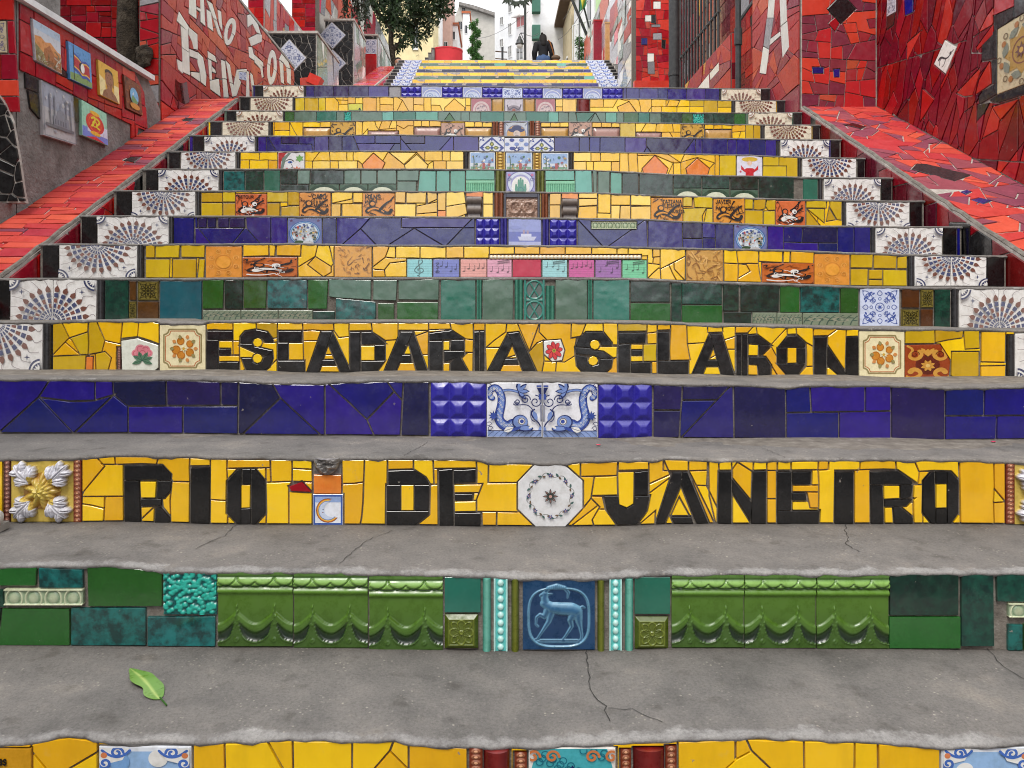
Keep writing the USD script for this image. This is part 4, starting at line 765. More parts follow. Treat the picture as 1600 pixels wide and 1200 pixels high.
row(2, 'y', 'yellow step spelling RIO DE JANEIRO in black tiles', 'D -900 84 60 83 345 80 372 74 450 73 520 65 735 67 880 71 980 76 1250 80 1450 81 E 0 80 120 79 440 80 630 80 700 98 885 98 910 104 1035 104 1115 92 1290 88 1430 88 1500 80 1600 80 F 40 82 130 89 275 89 400 89 825 84 1000 86 1285 86 1450 92 1510 96 3000 96', '''
r:acan D -270 90 -2 368
r:ddots D 24 86 54 366
r:acan D 57 84 344 368
r:rdots D 346 80 381 370
k D 580 108 755 108 795 150 790 177 580 175
k D 580 179 648 179 655 370 583 370
k D 735 181 797 181 792 225 765 258 730 258
k D 657 263 752 263 750 294 658 296
k D 725 306 745 300 790 350 790 372 722 372
k D 888 120 975 115 972 377 885 374
k D 1120 125 1120 380 1105 380 1055 330 1057 180 1105 128
k D 1125 125 1163 125 1163 195 1125 197
k D 1118 308 1163 306 1163 378 1118 380
k D 1167 125 1185 125 1230 180 1230 330 1185 380 1167 380
y D 1121 200 1162 198 1160 302 1121 304
/D 383 60 383 390
/D 450 65 490 112 395 225 383 252
/D 490 112 480 103 582 104
/D 536 55 540 104 728 104 742 55
/D 728 104 760 140 800 182 884 184
/D 884 60 884 390
/D 382 252 582 250
/D 382 285 482 305
/D 490 252 482 390
/D 580 95 580 390
/D 797 150 792 390
/D 795 222 752 262 760 300 795 345
/D 720 298 660 355
/D 884 111 976 110
/D 977 60 977 390
/D 976 265 1056 270
/D 1056 70 1056 390
/D 1052 121 1255 118
/D 1234 110 1234 390
/D 1255 70 1258 186
/D 1234 186 1355 182
/D 1355 70 1355 180 1340 210 1342 390
/D 1355 122 1450 126
/D 1355 182 1452 184
/D 1450 70 1450 390
rd D 1341 205 1400 184 1444 231 1350 226
r:rock D 1452 74 1580 152
o D 1455 150 1582 153 1582 238 1455 238
p:moon D 1452 242 1590 383
/E 12 60 12 400
/E 12 192 115 184
/E 120 60 115 190 112 280 95 400
/E 224 60 222 400
/E 222 128 345 126
/E 345 60 345 126 420 195
/E 435 60 440 195 420 195
/E 419 190 419 335 350 392
/E 440 195 462 195
/E 460 120 460 400
k E 228 132 345 129 400 165 418 194 228 195
k E 222 198 285 198 285 315 222 315
k E 350 198 418 198 415 315 350 315
k E 220 318 415 318 415 335 350 387 220 387
y E 289 199 346 199 346 315 289 315
k E 462 129 525 125 530 387 465 387
k E 530 130 632 125 632 186 530 190
k E 535 240 618 240 615 268 535 268
k E 535 328 655 325 655 387 535 387
/E 442 122 632 121
/E 633 70 636 190
/E 530 193 665 192
/E 665 192 636 265 636 325
/E 530 235 640 234
/E 535 271 640 271
/E 535 323 830 323
/E 692 85 690 188 835 188
/E 660 325 662 400
/E 730 325 728 400
p:inlay E 905 105 1040 105 1125 180 1125 305 1045 390 910 390 828 310 828 185
/E 1116 85 1116 160 1180 160 1285 155 1290 75
/E 1180 160 1165 260 1120 315
/E 1175 248 1290 246
/E 1290 85 1292 250
/E 1288 132 1430 130
/E 1430 75 1430 195 1420 200
y E 1290 141 1362 139 1360 284 1330 302 1294 288
k E 1365 140 1428 132 1428 244 1365 244
k E 1225 250 1290 250 1298 290 1330 306 1360 288 1364 248 1435 248 1420 320 1375 380 1285 380 1235 310
/E 1165 260 1205 300 1170 360 1182 400
/E 1175 250 1218 252 1235 310 1205 310
/E 1060 400 1200 290
/E 1430 195 1530 150 1495 70
/E 1430 240 1530 165
/E 1436 248 1495 240 1425 330
/E 1462 320 1460 400
/E 1370 392 1460 318
k F -28 140 12 140 14 185 -66 377 -106 377
k F 18 140 40 140 138 377 82 377 8 190
k F -36 345 58 345 68 377 -22 377
y F -32 338 2 262 44 338
/F -72 70 -72 132 130 130
/F 44 70 44 130 80 200 128 202 132 80
/F 80 200 172 395
/F 100 200 128 202 175 300
/F 136 80 140 250 172 395
/F 182 70 180 395
k F 185 136 242 136 242 377 180 377
k F 246 172 340 285 330 366 247 232
k F 342 136 402 133 402 377 334 377
/F 182 131 245 130
/F 242 75 245 130 270 92
/F 270 92 345 140
/F 345 75 343 131 405 131
/F 405 75 405 395
/F 405 262 455 262
/F 455 75 453 395
/F 405 132 455 132
k F 455 138 520 136 518 314 455 316
k F 525 138 610 136 608 195 525 195
k F 523 235 585 233 590 270 523 270
k F 455 320 648 317 645 377 455 379
/F 455 130 645 128
/F 517 75 518 128
/F 645 75 648 395
/F 612 130 612 200
/F 522 198 640 198
/F 520 231 640 231
/F 590 232 605 305 640 305
/F 520 274 592 274
/F 520 312 606 310
/F 720 125 718 395
/F 645 130 690 127 692 75
/F 692 130 1000 128
/F 835 75 835 130
k F 722 140 805 138 805 377 720 380
/F 808 130 808 395
/F 885 130 885 395
/F 1000 75 1005 130 1100 190
/F 1082 75 1110 140 1103 196
k F 886 140 1010 133 1075 180 1080 195 886 195
k F 886 200 940 200 945 378 888 378
k F 1022 199 1080 199 1072 250 1040 261 1022 256
k F 950 268 1080 263 1050 294 950 297
k F 990 301 1020 300 1080 350 1080 377 995 377
y F 946 203 1018 203 1018 259 948 262
/F 1082 190 1084 395
/F 1083 198 1130 196
/F 1128 185 1126 395
/F 1030 300 1083 275
/F 1105 136 1165 135
/F 1165 133 1290 131
/F 1290 70 1293 132
k F 1180 138 1184 377 1168 377 1126 325 1128 180 1164 138
k F 1187 136 1236 136 1236 190 1187 191
k F 1188 308 1238 306 1238 377 1188 379
k F 1239 138 1255 138 1292 178 1290 330 1255 377 1241 377
y F 1188 196 1235 195 1235 302 1188 304
/F 1296 70 1300 395
/F 1453 75 1455 395
/F 1455 215 1508 278
/F 1455 280 1508 276
r:rdots F 1511 99 1549 376
r:acan F 1553 105 1832 380
/F 1836 60 1836 400
''', 'D -900 368 340 371 582 368 1000 380 1450 382 E 0 382 660 389 900 391 1280 388 1600 378 F 0 378 650 378 1400 378 1550 382 3000 382', jit=.002, gap=.0046)

row(3, 'b', 'dark blue step with a pair of white dolphin tiles in the middle', 'A -900 662 240 662 440 664 530 667 770 661 1100 668 1255 678 1500 680 B 0 673 210 667 300 668 430 669 1195 674 1450 681 1600 686 C 30 688 240 685 490 698 600 689 980 690 1230 704 1410 700 1600 697 3000 697', '''
/A 242 650 185 740 0 906
/A 2 650 0 920
/A 185 740 345 910
/A 190 742 330 760 440 757 530 731
/A 445 650 445 756
/A 525 655 530 731 598 785 598 925
/A 530 733 345 910
/A 772 650 775 781
/A 598 782 1105 781
/A 1025 650 1025 781
/A 850 782 850 925
/A 1106 655 1105 930
/A 1257 668 1300 745 1120 917
/A 1300 745 1490 920
/A 1506 665 1506 930
/B -58 668 130 845 168 930
/B 130 845 256 715 212 655
/B 256 715 300 765
/B 300 655 284 930
/B 418 655 418 935
r:pyr B 425 673 681 923
p:dragon B 684 674 938 926
p:dragon2 B 941 674 1195 928
r:pyr B 1200 681 1446 932
/B 1450 670 1450 945
/B 1588 680 1572 945
/B 1452 800 1585 801
/C 15 755 175 754
/C 247 680 8 932
/C 252 675 256 945
/C 493 685 496 945
/C 605 680 612 810
/C 494 814 980 805
/C 740 810 740 945
/C 860 680 860 806
/C 979 680 981 945
/C 1231 695 1229 945
/C 1229 828 1640 825
/C 1412 690 1408 828
/C 1468 828 1465 945
/C 1640 680 1640 945
@bd A 640 720
@bd A 900 720
@bd A 1060 720
@bd A 1180 760
@bd B 350 800
@bd B 1520 730
@bd B 1520 860
@bd C 100 720
@bv C 180 850
@b C 60 850
@bd C 1100 800
@bd C 380 800
''', 'A -900 905 340 911 600 909 1100 916 1500 920 B 0 918 420 924 1200 930 1450 934 C 0 932 500 937 1230 942 1600 938 3000 938', gap=.006)

row(4, 'y', 'yellow step spelling ESCADARIA SELARON in black tiles', 'A -500 400 200 400 250 400 450 392 740 393 750 402 955 404 960 396 1190 394 1400 397 1600 398 B 0 398 250 396 500 398 680 398 925 400 1070 398 1200 398 1480 402 1600 404 C 0 408 130 414 260 414 500 418 620 420 830 428 1040 432 1180 430 1300 434 1390 432 1500 437 1560 440 3000 446', '''
fan:t A -208 404 201 622
r:ktube A 204 402 244 622
/A 246 380 246 640
/A 290 395 325 468 410 440 415 385
/A 325 468 246 550
/A 325 468 338 480 375 545
/A 413 385 412 547
/A 375 545 310 490
/A 246 553 412 545 445 540 490 530
/A 450 385 490 480 560 495 572 385
/A 490 480 475 535
/A 445 540 450 640
/A 512 500 545 515 545 640
/A 520 560 545 590
/A 568 470 640 462 648 385
/A 640 462 740 496
/A 490 530 520 560 500 640
o A 405 555 434 555 432 617 402 617
r:ddots A 547 512 562 622
p:peony A 566 482 640 470 660 478 735 502 735 605 720 618 570 622
/A 741 380 741 640
p:floral A 744 409 954 624
/A 957 380 957 640
k A 962 435 1079 435 1079 476 962 476
k A 957 479 1012 479 1012 627 957 627
k A 1016 518 1068 518 1068 546 1016 546
k A 1016 581 1106 581 1106 627 1016 627
/A 958 432 1085 432
/A 1082 385 1082 540
/A 1014 480 1112 482
/A 1072 515 1072 546 1112 546
/A 1112 480 1112 640
/A 1014 516 1072 516
/A 1014 549 1112 548
/A 1014 579 1112 579
k A 1115 492 1116 462 1136 438 1188 429 1240 440 1262 470 1266 486 1228 487 1218 470 1195 465 1172 474 1168 490
k A 1115 496 1170 496 1182 508 1262 526 1262 530 1236 550 1180 532 1112 502
k A 1122 562 1168 562 1172 580 1196 590 1218 578 1222 560 1262 530 1266 562 1250 602 1214 627 1162 627 1140 612
y A 1174 490 1181 474 1196 468 1210 474 1216 489 1210 504 1196 510 1181 504
y A 1172 563 1179 547 1194 540 1210 547 1217 562 1210 578 1195 585 1179 578
/A 1188 385 1190 430
/A 1130 432 1110 470
/A 1258 470 1290 468
/A 1288 385 1288 640
/A 1264 488 1290 486
/A 1112 545 1160 548
/A 1115 628 1140 612
/A 1252 600 1290 560
k A 1291 436 1397 436 1397 486 1291 486
k A 1288 490 1335 490 1335 569 1288 569
k A 1288 573 1411 573 1411 627 1288 627
/A 1288 432 1405 432
/A 1402 385 1410 640
/A 1338 488 1412 488
/A 1337 488 1337 572
/A 1335 571 1412 571
k A 1490 438 1538 438 1478 627 1425 627
k A 1520 492 1542 445 1626 627 1578 627
k A 1482 570 1548 570 1556 592 1474 592
/A 1405 434 1545 434
/A 1545 385 1548 435 1570 466 1600 466
/A 1406 482 1478 480
/A 1490 545 1540 545
/A 1470 596 1560 596
k B 52 441 98 441 98 628 52 628
k B 104 440 150 440 214 492 106 498
k B 166 502 212 500 212 570 166 570
k B 104 574 212 573 172 628 104 628
y B 103 504 164 504 164 571 103 571
/B 48 385 50 640
/B 50 436 152 434
/B 148 385 155 440 215 480 274 475
/B 275 385 275 480 285 440
/B 216 480 215 575 170 635
/B 0 466 50 462
k B 286 439 342 439 260 628 208 628
k B 322 488 344 442 412 628 362 628
k B 276 548 330 546 336 578 264 578
/B 275 433 415 433
/B 415 385 415 640
/B 345 462 415 436
/B 250 485 240 520
/B 355 548 415 545
/B 285 543 330 543
/B 262 582 345 582
k B 418 446 520 433 576 470 418 479
k B 418 483 478 481 478 628 418 628
k B 520 479 578 476 578 524 515 524
k B 486 529 578 527 578 548 486 580
k B 516 582 556 548 600 628 516 628
/B 415 430 520 428
/B 510 385 520 430 578 472 622 476
/B 620 385 620 640
/B 580 474 580 532
/B 576 533 622 536
/B 480 481 513 481
/B 513 480 513 640
/B 482 526 513 526
/B 482 584 513 582
/B 558 572 600 530
k B 625 439 648 438 648 626 628 626
k B 652 438 672 438 670 626 651 626
/B 620 435 680 433
/B 676 385 680 645
k B 778 455 806 482 738 628 686 628
k B 782 446 830 441 914 628 854 628
k B 768 566 824 563 830 588 756 588
/B 776 395 772 440 680 512
/B 772 435 826 434
/B 820 385 880 530 928 395
/B 680 512 742 512
/B 775 560 822 545
/B 745 592 838 592
/B 880 530 916 490 945 478 948 575 936 640
p:redflower B 947 482 1024 476 1041 525 1030 570 986 576 949 542
/B 925 440 962 478
/B 928 400 925 440 910 490
/B 1075 385 1072 470 1120 460 1146 390
/B 1040 490 1045 470 1095 465
/B 1098 465 1090 550 1042 580
/B 1006 572 1000 640
/B 948 575 1045 580
k B 1093 508 1108 470 1142 441 1218 441 1260 490 1262 503 1214 502 1205 480 1180 474 1160 482 1157 500 1165 512
k B 1092 512 1160 514 1176 526 1222 532 1262 560 1208 562 1180 548 1094 540
k B 1094 546 1146 556 1148 578 1172 598 1200 590 1206 566 1264 564 1256 606 1226 632 1130 630 1100 596
y B 1160 498 1166 482 1182 476 1198 482 1206 499 1198 516 1182 522 1166 514
y B 1152 574 1159 558 1174 551 1190 557 1198 573 1190 589 1174 596 1158 589
/B 1144 436 1222 436
/B 1220 385 1222 438 1264 500 1290 500
/B 1286 385 1288 645
/B 1205 508 1290 506
/B 1262 562 1290 555
/B 1092 600 1126 640
k B 1292 500 1345 496 1345 634 1292 634
k B 1292 446 1418 443 1415 490 1292 493
k B 1352 525 1402 525 1402 548 1352 548
k B 1350 582 1440 580 1440 634 1350 634
/B 1290 439 1425 436
/B 1425 385 1425 495
/B 1348 496 1470 494
/B 1350 522 1406 522
/B 1406 496 1406 577
/B 1350 551 1406 551
/B 1348 578 1470 576
/B 1470 385 1470 645
/B 1425 446 1470 440
/B 1444 580 1446 645
k B 1473 441 1525 439 1525 570 1473 570
k B 1475 576 1614 573 1614 636 1475 638
/B 1470 433 1532 430
/B 1530 385 1530 572
/B 1530 490 1600 491
/C 36 395 40 495
/C 0 492 40 495 132 490
/C 0 570 52 570
/C 48 570 48 650
/C 40 495 60 600
/C 131 400 135 447
k C 140 456 166 490 110 637 62 637
k C 146 449 198 449 256 640 198 640
k C 130 572 180 572 186 598 118 598
/C 132 444 202 441
/C 200 400 205 450
/C 262 400 262 655
/C 215 475 262 460
/C 205 520 262 520
/C 118 602 190 602
/C 138 565 185 540
k C 268 451 290 451 290 638 268 638
k C 294 451 317 449 317 640 294 640
k C 322 456 360 452 424 500 322 493
k C 372 500 425 506 386 545 370 545
k C 326 556 400 556 425 595 425 642 370 642 366 591 326 588
/C 318 445 345 416 375 410
/C 358 420 362 450 425 500 500 420
/C 262 446 320 445
/C 319 440 319 655
/C 425 500 385 546 455 625
/C 430 594 425 650
/C 322 550 372 550
/C 320 591 368 590
/C 368 495 368 550
k C 462 510 500 462 545 457 584 490 584 510
k C 456 515 500 515 500 583 456 583
k C 546 515 585 515 585 583 546 583
k C 456 588 585 587 550 642 505 644
y C 503 514 543 514 543 582 503 584
/C 499 405 502 458
/C 540 405 545 450 590 490
/C 498 452 546 450
/C 590 490 622 508
/C 622 410 625 655
/C 588 490 590 600
/C 588 600 626 598
/C 548 646 592 598
/C 455 640 430 598
/C 425 505 456 560
k C 628 466 685 461 680 647 628 647
k C 688 505 772 630 772 652 755 652 688 594
k C 776 465 830 463 830 654 772 654
/C 625 459 688 458
/C 688 460 732 428 778 430
/C 774 415 774 464 832 460
/C 832 415 832 660
/C 684 608 700 600
p:floral C 834 438 1042 650
p:rosette C 1046 501 1205 498 1254 575 1245 660 1044 660
/C 1043 420 1043 670
/C 1182 420 1185 495
/C 1043 495 1210 496
/C 1188 490 1310 468 1318 425
/C 1205 496 1256 580 1256 670
/C 1315 440 1322 520 1388 516
/C 1391 420 1392 670
/C 1256 527 1322 500
/C 1205 496 1256 510 1300 480
y2 C 1262 532 1386 532 1386 640 1366 662 1280 662 1259 640
ya C 1400 441 1508 441 1506 578 1398 576
ya C 1396 600 1508 598 1506 656 1396 660
/C 1512 430 1512 670
r:ktube C 1516 456 1549 662
fan:t C 1553 446 1962 665
kk C 1966 446 2035 446 2035 665 1966 665
@y2 A 280 430
@y2 A 280 500
@y2 A 370 460
@y2 A 380 510
@y2 A 300 580
@y2 A 440 480
@y2 A 480 580
@ya A 510 530
@ya A 700 440
@y2 A 1230 410
@y2 B 850 460
@y2 B 900 560
@y2 C 1100 460
@y2 C 1240 450
@y2 C 1350 480
@y2 B 1360 420
@ya C 230 480
@y C 600 550
@y2 B 1450 540
''', 'A -500 622 200 623 740 626 955 627 1600 628 B 0 629 680 630 1000 633 1600 636 C 0 638 260 641 620 648 830 654 1040 658 1250 664 1560 666 3000 668', jit=.0022, gap=.0045)

row(5, 'g', 'dark green step with a fine blue and white tile near its right end', 'A -300 200 50 200 450 198 740 200 1050 197 1525 195 B 0 197 460 196 650 196 950 196 1340 199 1530 206 C 15 212 280 218 560 225 830 236 1030 239 1260 241 1670 242 2000 244', '''
kk A -75 201 50 388
fan:b A 53 200 449 388
r:ktube A 455 202 486 388
dg A 490 200 598 199 598 386 490 386
br A 603 206 633 206 633 293 603 293
p:olv A 641 206 737 294
p:olv A 601 299 633 385
br A 641 300 737 300 737 386 641 386
tb A 744 206 936 206 936 388 744 388
g A 941 200 1038 199 1034 331 941 333
vg A 1043 200 1126 200 1126 333 1043 333
g A 1131 199 1237 199 1232 331 1131 331
tm A 1241 199 1424 199 1422 331 1241 331
g A 1428 199 1520 199 1514 333 1428 333
p:weed A 942 340 1116 388
p:weed A 1119 340 1288 388
p:weed A 1292 340 1448 388
dg A 1451 343 1551 343 1551 389 1451 389
gg A 1525 196 1718 201 1718 291 1552 281 1525 276
tm A 1556 284 1740 301 1740 389 1556 389
gg B 160 200 269 200 264 295 158 292
gg B 275 200 462 197 460 292 275 290
g B 181 306 255 308 255 389 181 389
g B 269 301 459 303 457 389 269 389
t B 471 199 631 199 631 389 471 389
r:gtube B 636 198 660 390
gg B 664 199 806 196 804 387 664 389
r:gtube B 812 198 850 390
r:lattice B 856 198 950 389
r:gtube B 956 226 997 390
gg B 1001 200 1147 196 1147 388 1001 387
r:gtube B 1150 198 1171 390
t B 1176 201 1342 201 1342 389 1176 389
vg B 1348 206 1529 209 1529 301 1348 301
g B 1348 307 1531 309 1531 392 1348 392
dg B 1537 216 1584 216 1582 393 1537 393
dg C 15 214 199 216 199 312 15 311
g C 15 317 201 317 201 403 15 403
dg C 206 216 277 219 277 342 206 342
vg C 286 223 464 223 462 346 286 346
g C 469 223 559 226 557 350 469 350
tm C 563 229 744 231 741 350 563 350
g C 748 233 831 236 827 352 748 352
vg C 209 349 334 349 334 403 209 403
p:weed C 341 351 452 411
p:weed C 455 352 570 412
p:weed C 574 353 829 413
p:fine C 838 238 1019 413
br C 1031 240 1112 241 1112 328 1031 327
p:olv C 1119 242 1177 328
p:olv C 1030 335 1112 416
br C 1119 336 1174 336 1174 417 1119 417
dg C 1183 243 1254 245 1254 419 1183 418
r:ktube C 1262 242 1290 421
fan:b C 1296 241 1664 425
kk C 1668 243 1745 427
''', 'A -300 389 450 389 1050 390 1600 389 B 0 389 950 391 1530 393 C 0 404 300 406 830 415 1260 421 1664 426 2000 428')

row(6, 'y', 'yellow step with a strip of pastel tiles showing musical notes', 'A 195 38 450 38 660 40 950 38 1280 35 1400 36 1550 40 B 0 40 155 43 370 44 700 44 1050 46 1290 50 1450 55 C 0 57 205 60 380 63 625 71 790 78 1055 87 1300 91 1510 94', '''
kk A 201 40 275 186
fan:t A 279 39 637 186
r:ktube A 641 38 668 188
y2 A 678 40 719 40 717 96 678 96
y2 A 723 40 834 40 829 96 723 96
y2 A 842 40 950 40 947 95 842 93
y2 A 678 105 788 105 785 188 678 188
y2 A 803 105 911 104 909 188 803 188
y2 A 926 105 950 105 944 188 918 188
p:orangefl A 956 46 1121 187
ya A 1129 39 1244 37 1244 86 1129 90
ya A 1249 38 1277 37 1271 88 1251 88
ya A 1283 37 1394 37 1391 88 1283 86
p:cat A 1126 96 1377 189
/A 1124 92 1382 91
/A 1382 25 1382 195
/A 1457 25 1462 85 1405 117
/A 1462 85 1475 30
/A 1522 25 1545 125 1535 138 1462 92
/A 1425 112 1382 140
/A 1457 95 1425 130 1498 190
/A 1535 138 1535 165 1500 192
/A 1425 112 1462 92
/A 1549 25 1549 195
p:worn A 1551 43 1721 188
/B 156 30 156 200
/B 235 40 215 95 270 100
/B 215 95 156 140
/B 156 150 210 154 235 122 318 112
/B 210 154 215 200
/B 235 148 318 145
/B 245 155 250 200
/B 262 40 262 100 700 100
/B 318 100 318 200
/B 375 40 375 100
/B 495 40 495 100
/B 577 40 577 100
/B 694 40 694 105
/B 694 82 1430 88
/B 811 40 811 86
/B 928 40 928 86
/B 1046 40 1046 86
/B 1168 40 1168 86
/B 1285 40 1285 86
/B 1337 40 1337 90
/B 1450 45 1450 100
r:pearls B 696 85 1396 103
p:m0 B 316 106 430 193
p:m1 B 437 106 555 191
p:m2 B 563 106 682 191
p:m3 B 686 106 798 191
cr B 803 106 934 106 934 193 803 193
p:m5 B 941 108 1054 191
p:m6 B 1063 108 1179 191
p:m7 B 1186 108 1304 191
p:m8 B 1311 110 1422 201
/B 1426 80 1426 210
/B 1455 92 1450 125
/B 1426 122 1490 130
/B 1484 50 1488 210
/B 1455 95 1488 92
/B 1488 148 1610 85
/B 1525 130 1560 205
/B 1548 118 1550 150 1600 200
/B 1426 195 1478 145 1488 148
p:ochre C 36 62 205 207
/C 30 40 30 220
/C 209 50 209 220
/C 209 122 275 125 368 125
/C 268 50 275 125 312 130
/C 275 125 272 220
/C 312 128 330 160 275 192
/C 368 50 368 130 384 215
ya C 373 66 479 63 477 118 373 112
ya C 486 66 514 67 511 119 486 118
ya C 519 69 624 73 621 123 519 119
p:cat C 386 123 624 217
p:orangefl C 628 81 789 226
y2 C 796 82 897 83 894 143 796 142
y2 C 903 86 1007 89 1004 146 903 145
y2 C 1012 96 1054 91 1054 146 1012 146
y2 C 796 150 874 150 871 228 796 226
y2 C 880 153 941 153 939 195 880 195
y2 C 880 199 941 201 941 231 880 229
y2 C 946 153 1052 156 1054 232 946 230
r:ktube C 1060 90 1088 232
fan:t C 1091 91 1421 234
kk C 1425 93 1504 236
''', jit=.0022, gap=.005)

row(7, 'b', 'blue step with two round town tiles and a ship tile', 'L 255 397 530 397 800 398 1000 400 1300 400 1590 402 R 0 403 200 405 420 408 530 415 690 421 850 428 1120 430 1390 432', '''
kk L 258 397 305 482
fan:b L 308 396 528 482
r:ktube L 530 398 545 482
b S 290 202 415 202 412 365 290 365
bd S 442 202 495 202 492 262 442 262
bd S 501 202 552 202 550 262 501 262
bd S 566 202 632 202 632 262 566 262
bd S 637 202 730 202 732 262 637 262
/S 420 190 425 380
/S 425 265 745 266
/S 445 270 530 375
/S 730 268 645 375
/S 738 190 745 268 840 375
/S 895 190 895 375
/S 800 285 895 288
p:roundel S 1002 207 1213 364
/S 998 190 998 375
/S 1217 190 1217 375
/S 1305 190 1305 375
/S 1455 270 1330 375
/S 1455 270 1525 190
/S 1455 270 1565 375
/L 1135 432 1482 432
/L 1255 395 1255 432
/L 1295 434 1205 485
/L 1295 434 1395 485
/L 1482 398 1390 480
/L 1484 395 1484 485
r:pyr L 1488 403 1560 482
r:bluetube L 1563 403 1585 482
p:ship R -11 405 91 485
r:bluetube R 95 405 115 488
r:pyr R 118 406 201 488
/R 204 400 204 490
/R 204 405 290 490
r:navytrim R 248 414 388 435
/R 245 411 392 437
/R 290 488 412 410
/R 420 405 424 495
/T 48 180 48 355
/T 262 180 265 360
/T 270 200 300 280 390 285
/T 386 190 390 360
/T 268 291 390 292
/T 467 195 470 360
/T 392 287 467 290
p:roundel T 587 203 789 356
/T 583 190 583 365
/T 793 195 793 370
/T 895 200 895 380
/T 1015 210 1010 312
/T 895 314 1228 320
/T 1110 320 1112 385
/T 1230 210 1232 385
/T 1335 210 1335 390
r:ktube T 1440 222 1464 386
fan:b R 1134 432 1342 517
kk R 1346 433 1387 517
@bv S 820 240
@bv S 840 320
@bv L 1200 415
@bv L 1350 415
@bv L 1300 465
@bv R 400 450
@bv T 150 270
@bd T 330 230
@bd T 1100 270
''', gap=.0048)

row(8, 'y', 'yellow step with lettered orange woodcut tiles and a clay relief in the middle', 'L 362 318 615 319 1000 320 1240 320 1590 322 R 0 322 300 326 440 333 720 341 1030 349 1280 351', '''
kk L 365 320 412 394
fan:t S 29 40 424 188
r:ktube S 430 42 455 192
y2 S 462 46 592 46 592 103 462 103
y2 S 596 43 672 43 672 101 596 101
y2 S 462 110 592 110 592 194 462 194
y2 S 598 112 672 112 672 194 598 194
p:dog S 676 55 868 192
y2 S 873 43 999 40 999 102 873 103
y2 S 1003 40 1071 40 1071 122 1003 122
y2 S 873 112 950 112 948 194 873 194
y2 S 961 136 1071 128 1071 179 961 179
p:caio S 1074 46 1267 192
y M 475 684 604 683 600 722 478 749
y M 610 686 667 686 667 745 610 745
yp M 475 758 530 758 527 835 475 835
y M 541 757 662 757 662 835 541 835
p:hans M 669 690 867 835
yp M 873 682 935 682 932 748 873 745
yp M 942 682 1064 682 1060 748 942 748
yp M 1072 682 1130 678 1130 725 1075 750
yp M 870 758 998 758 996 835 870 835
yp M 1005 772 1132 746 1132 805 1005 816
yp M 1138 678 1186 678 1184 796 1138 794
o M 1138 800 1186 800 1186 835 1138 835
yp M 1191 682 1300 682 1310 750 1191 768
yp M 1191 774 1308 755 1318 815 1191 835
r:corbel M 1312 712 1414 824
o M 1315 682 1418 682 1418 712 1315 708
yp M 1421 684 1480 684 1480 755 1421 755
yp M 1421 760 1480 760 1480 835 1421 835
r:btube M 1490 686 1547 835
r:clay N 28 603 217 735
r:btube N 229 602 265 737
yp N 275 602 335 602 333 660 275 660
yp N 275 665 330 665 330 737 275 737
r:corbel N 338 630 427 724
o N 340 599 428 599 428 630 340 626
yp N 433 600 531 600 531 626 433 624
yp N 433 630 531 630 531 662 433 668
y N 433 674 529 670 529 740 425 722
y N 538 601 604 601 602 706 538 704
y N 609 603 711 603 709 662 609 662
yp N 609 667 655 667 650 740 609 735
yp N 660 668 711 668 711 740 655 740
yp N 716 606 821 606 821 665 716 662
yp N 716 673 821 671 821 740 716 740
p:tatiana T 69 38 264 187
y2 T 269 32 324 32 322 90 269 90
y2 T 335 30 451 34 449 100 340 95
y2 T 269 106 410 102 385 150 388 190 269 190
y2 T 417 106 451 106 451 192 395 192
p:javier T 459 43 650 192
y2 T 655 46 704 46 702 105 655 105
y2 T 711 46 784 46 778 105 740 112 711 108
y2 T 792 52 844 52 842 112 800 114 784 90
y2 T 655 116 764 118 764 204 655 204
y2 T 772 122 840 120 840 208 772 208
p:dog T 847 57 1029 207
y2 T 1038 54 1160 58 1160 100 1038 98
y2 T 1045 106 1148 108 1147 190
y2 T 1038 112 1140 200 1140 210 1038 210
y2 T 1186 60 1257 62 1255 175 1230 172 1186 96
y2 T 1180 105 1220 172 1165 182
r:ktube T 1264 64 1282 214
fan:t T 1287 68 1680 217
kk R 1242 352 1279 430
''', gap=.005)

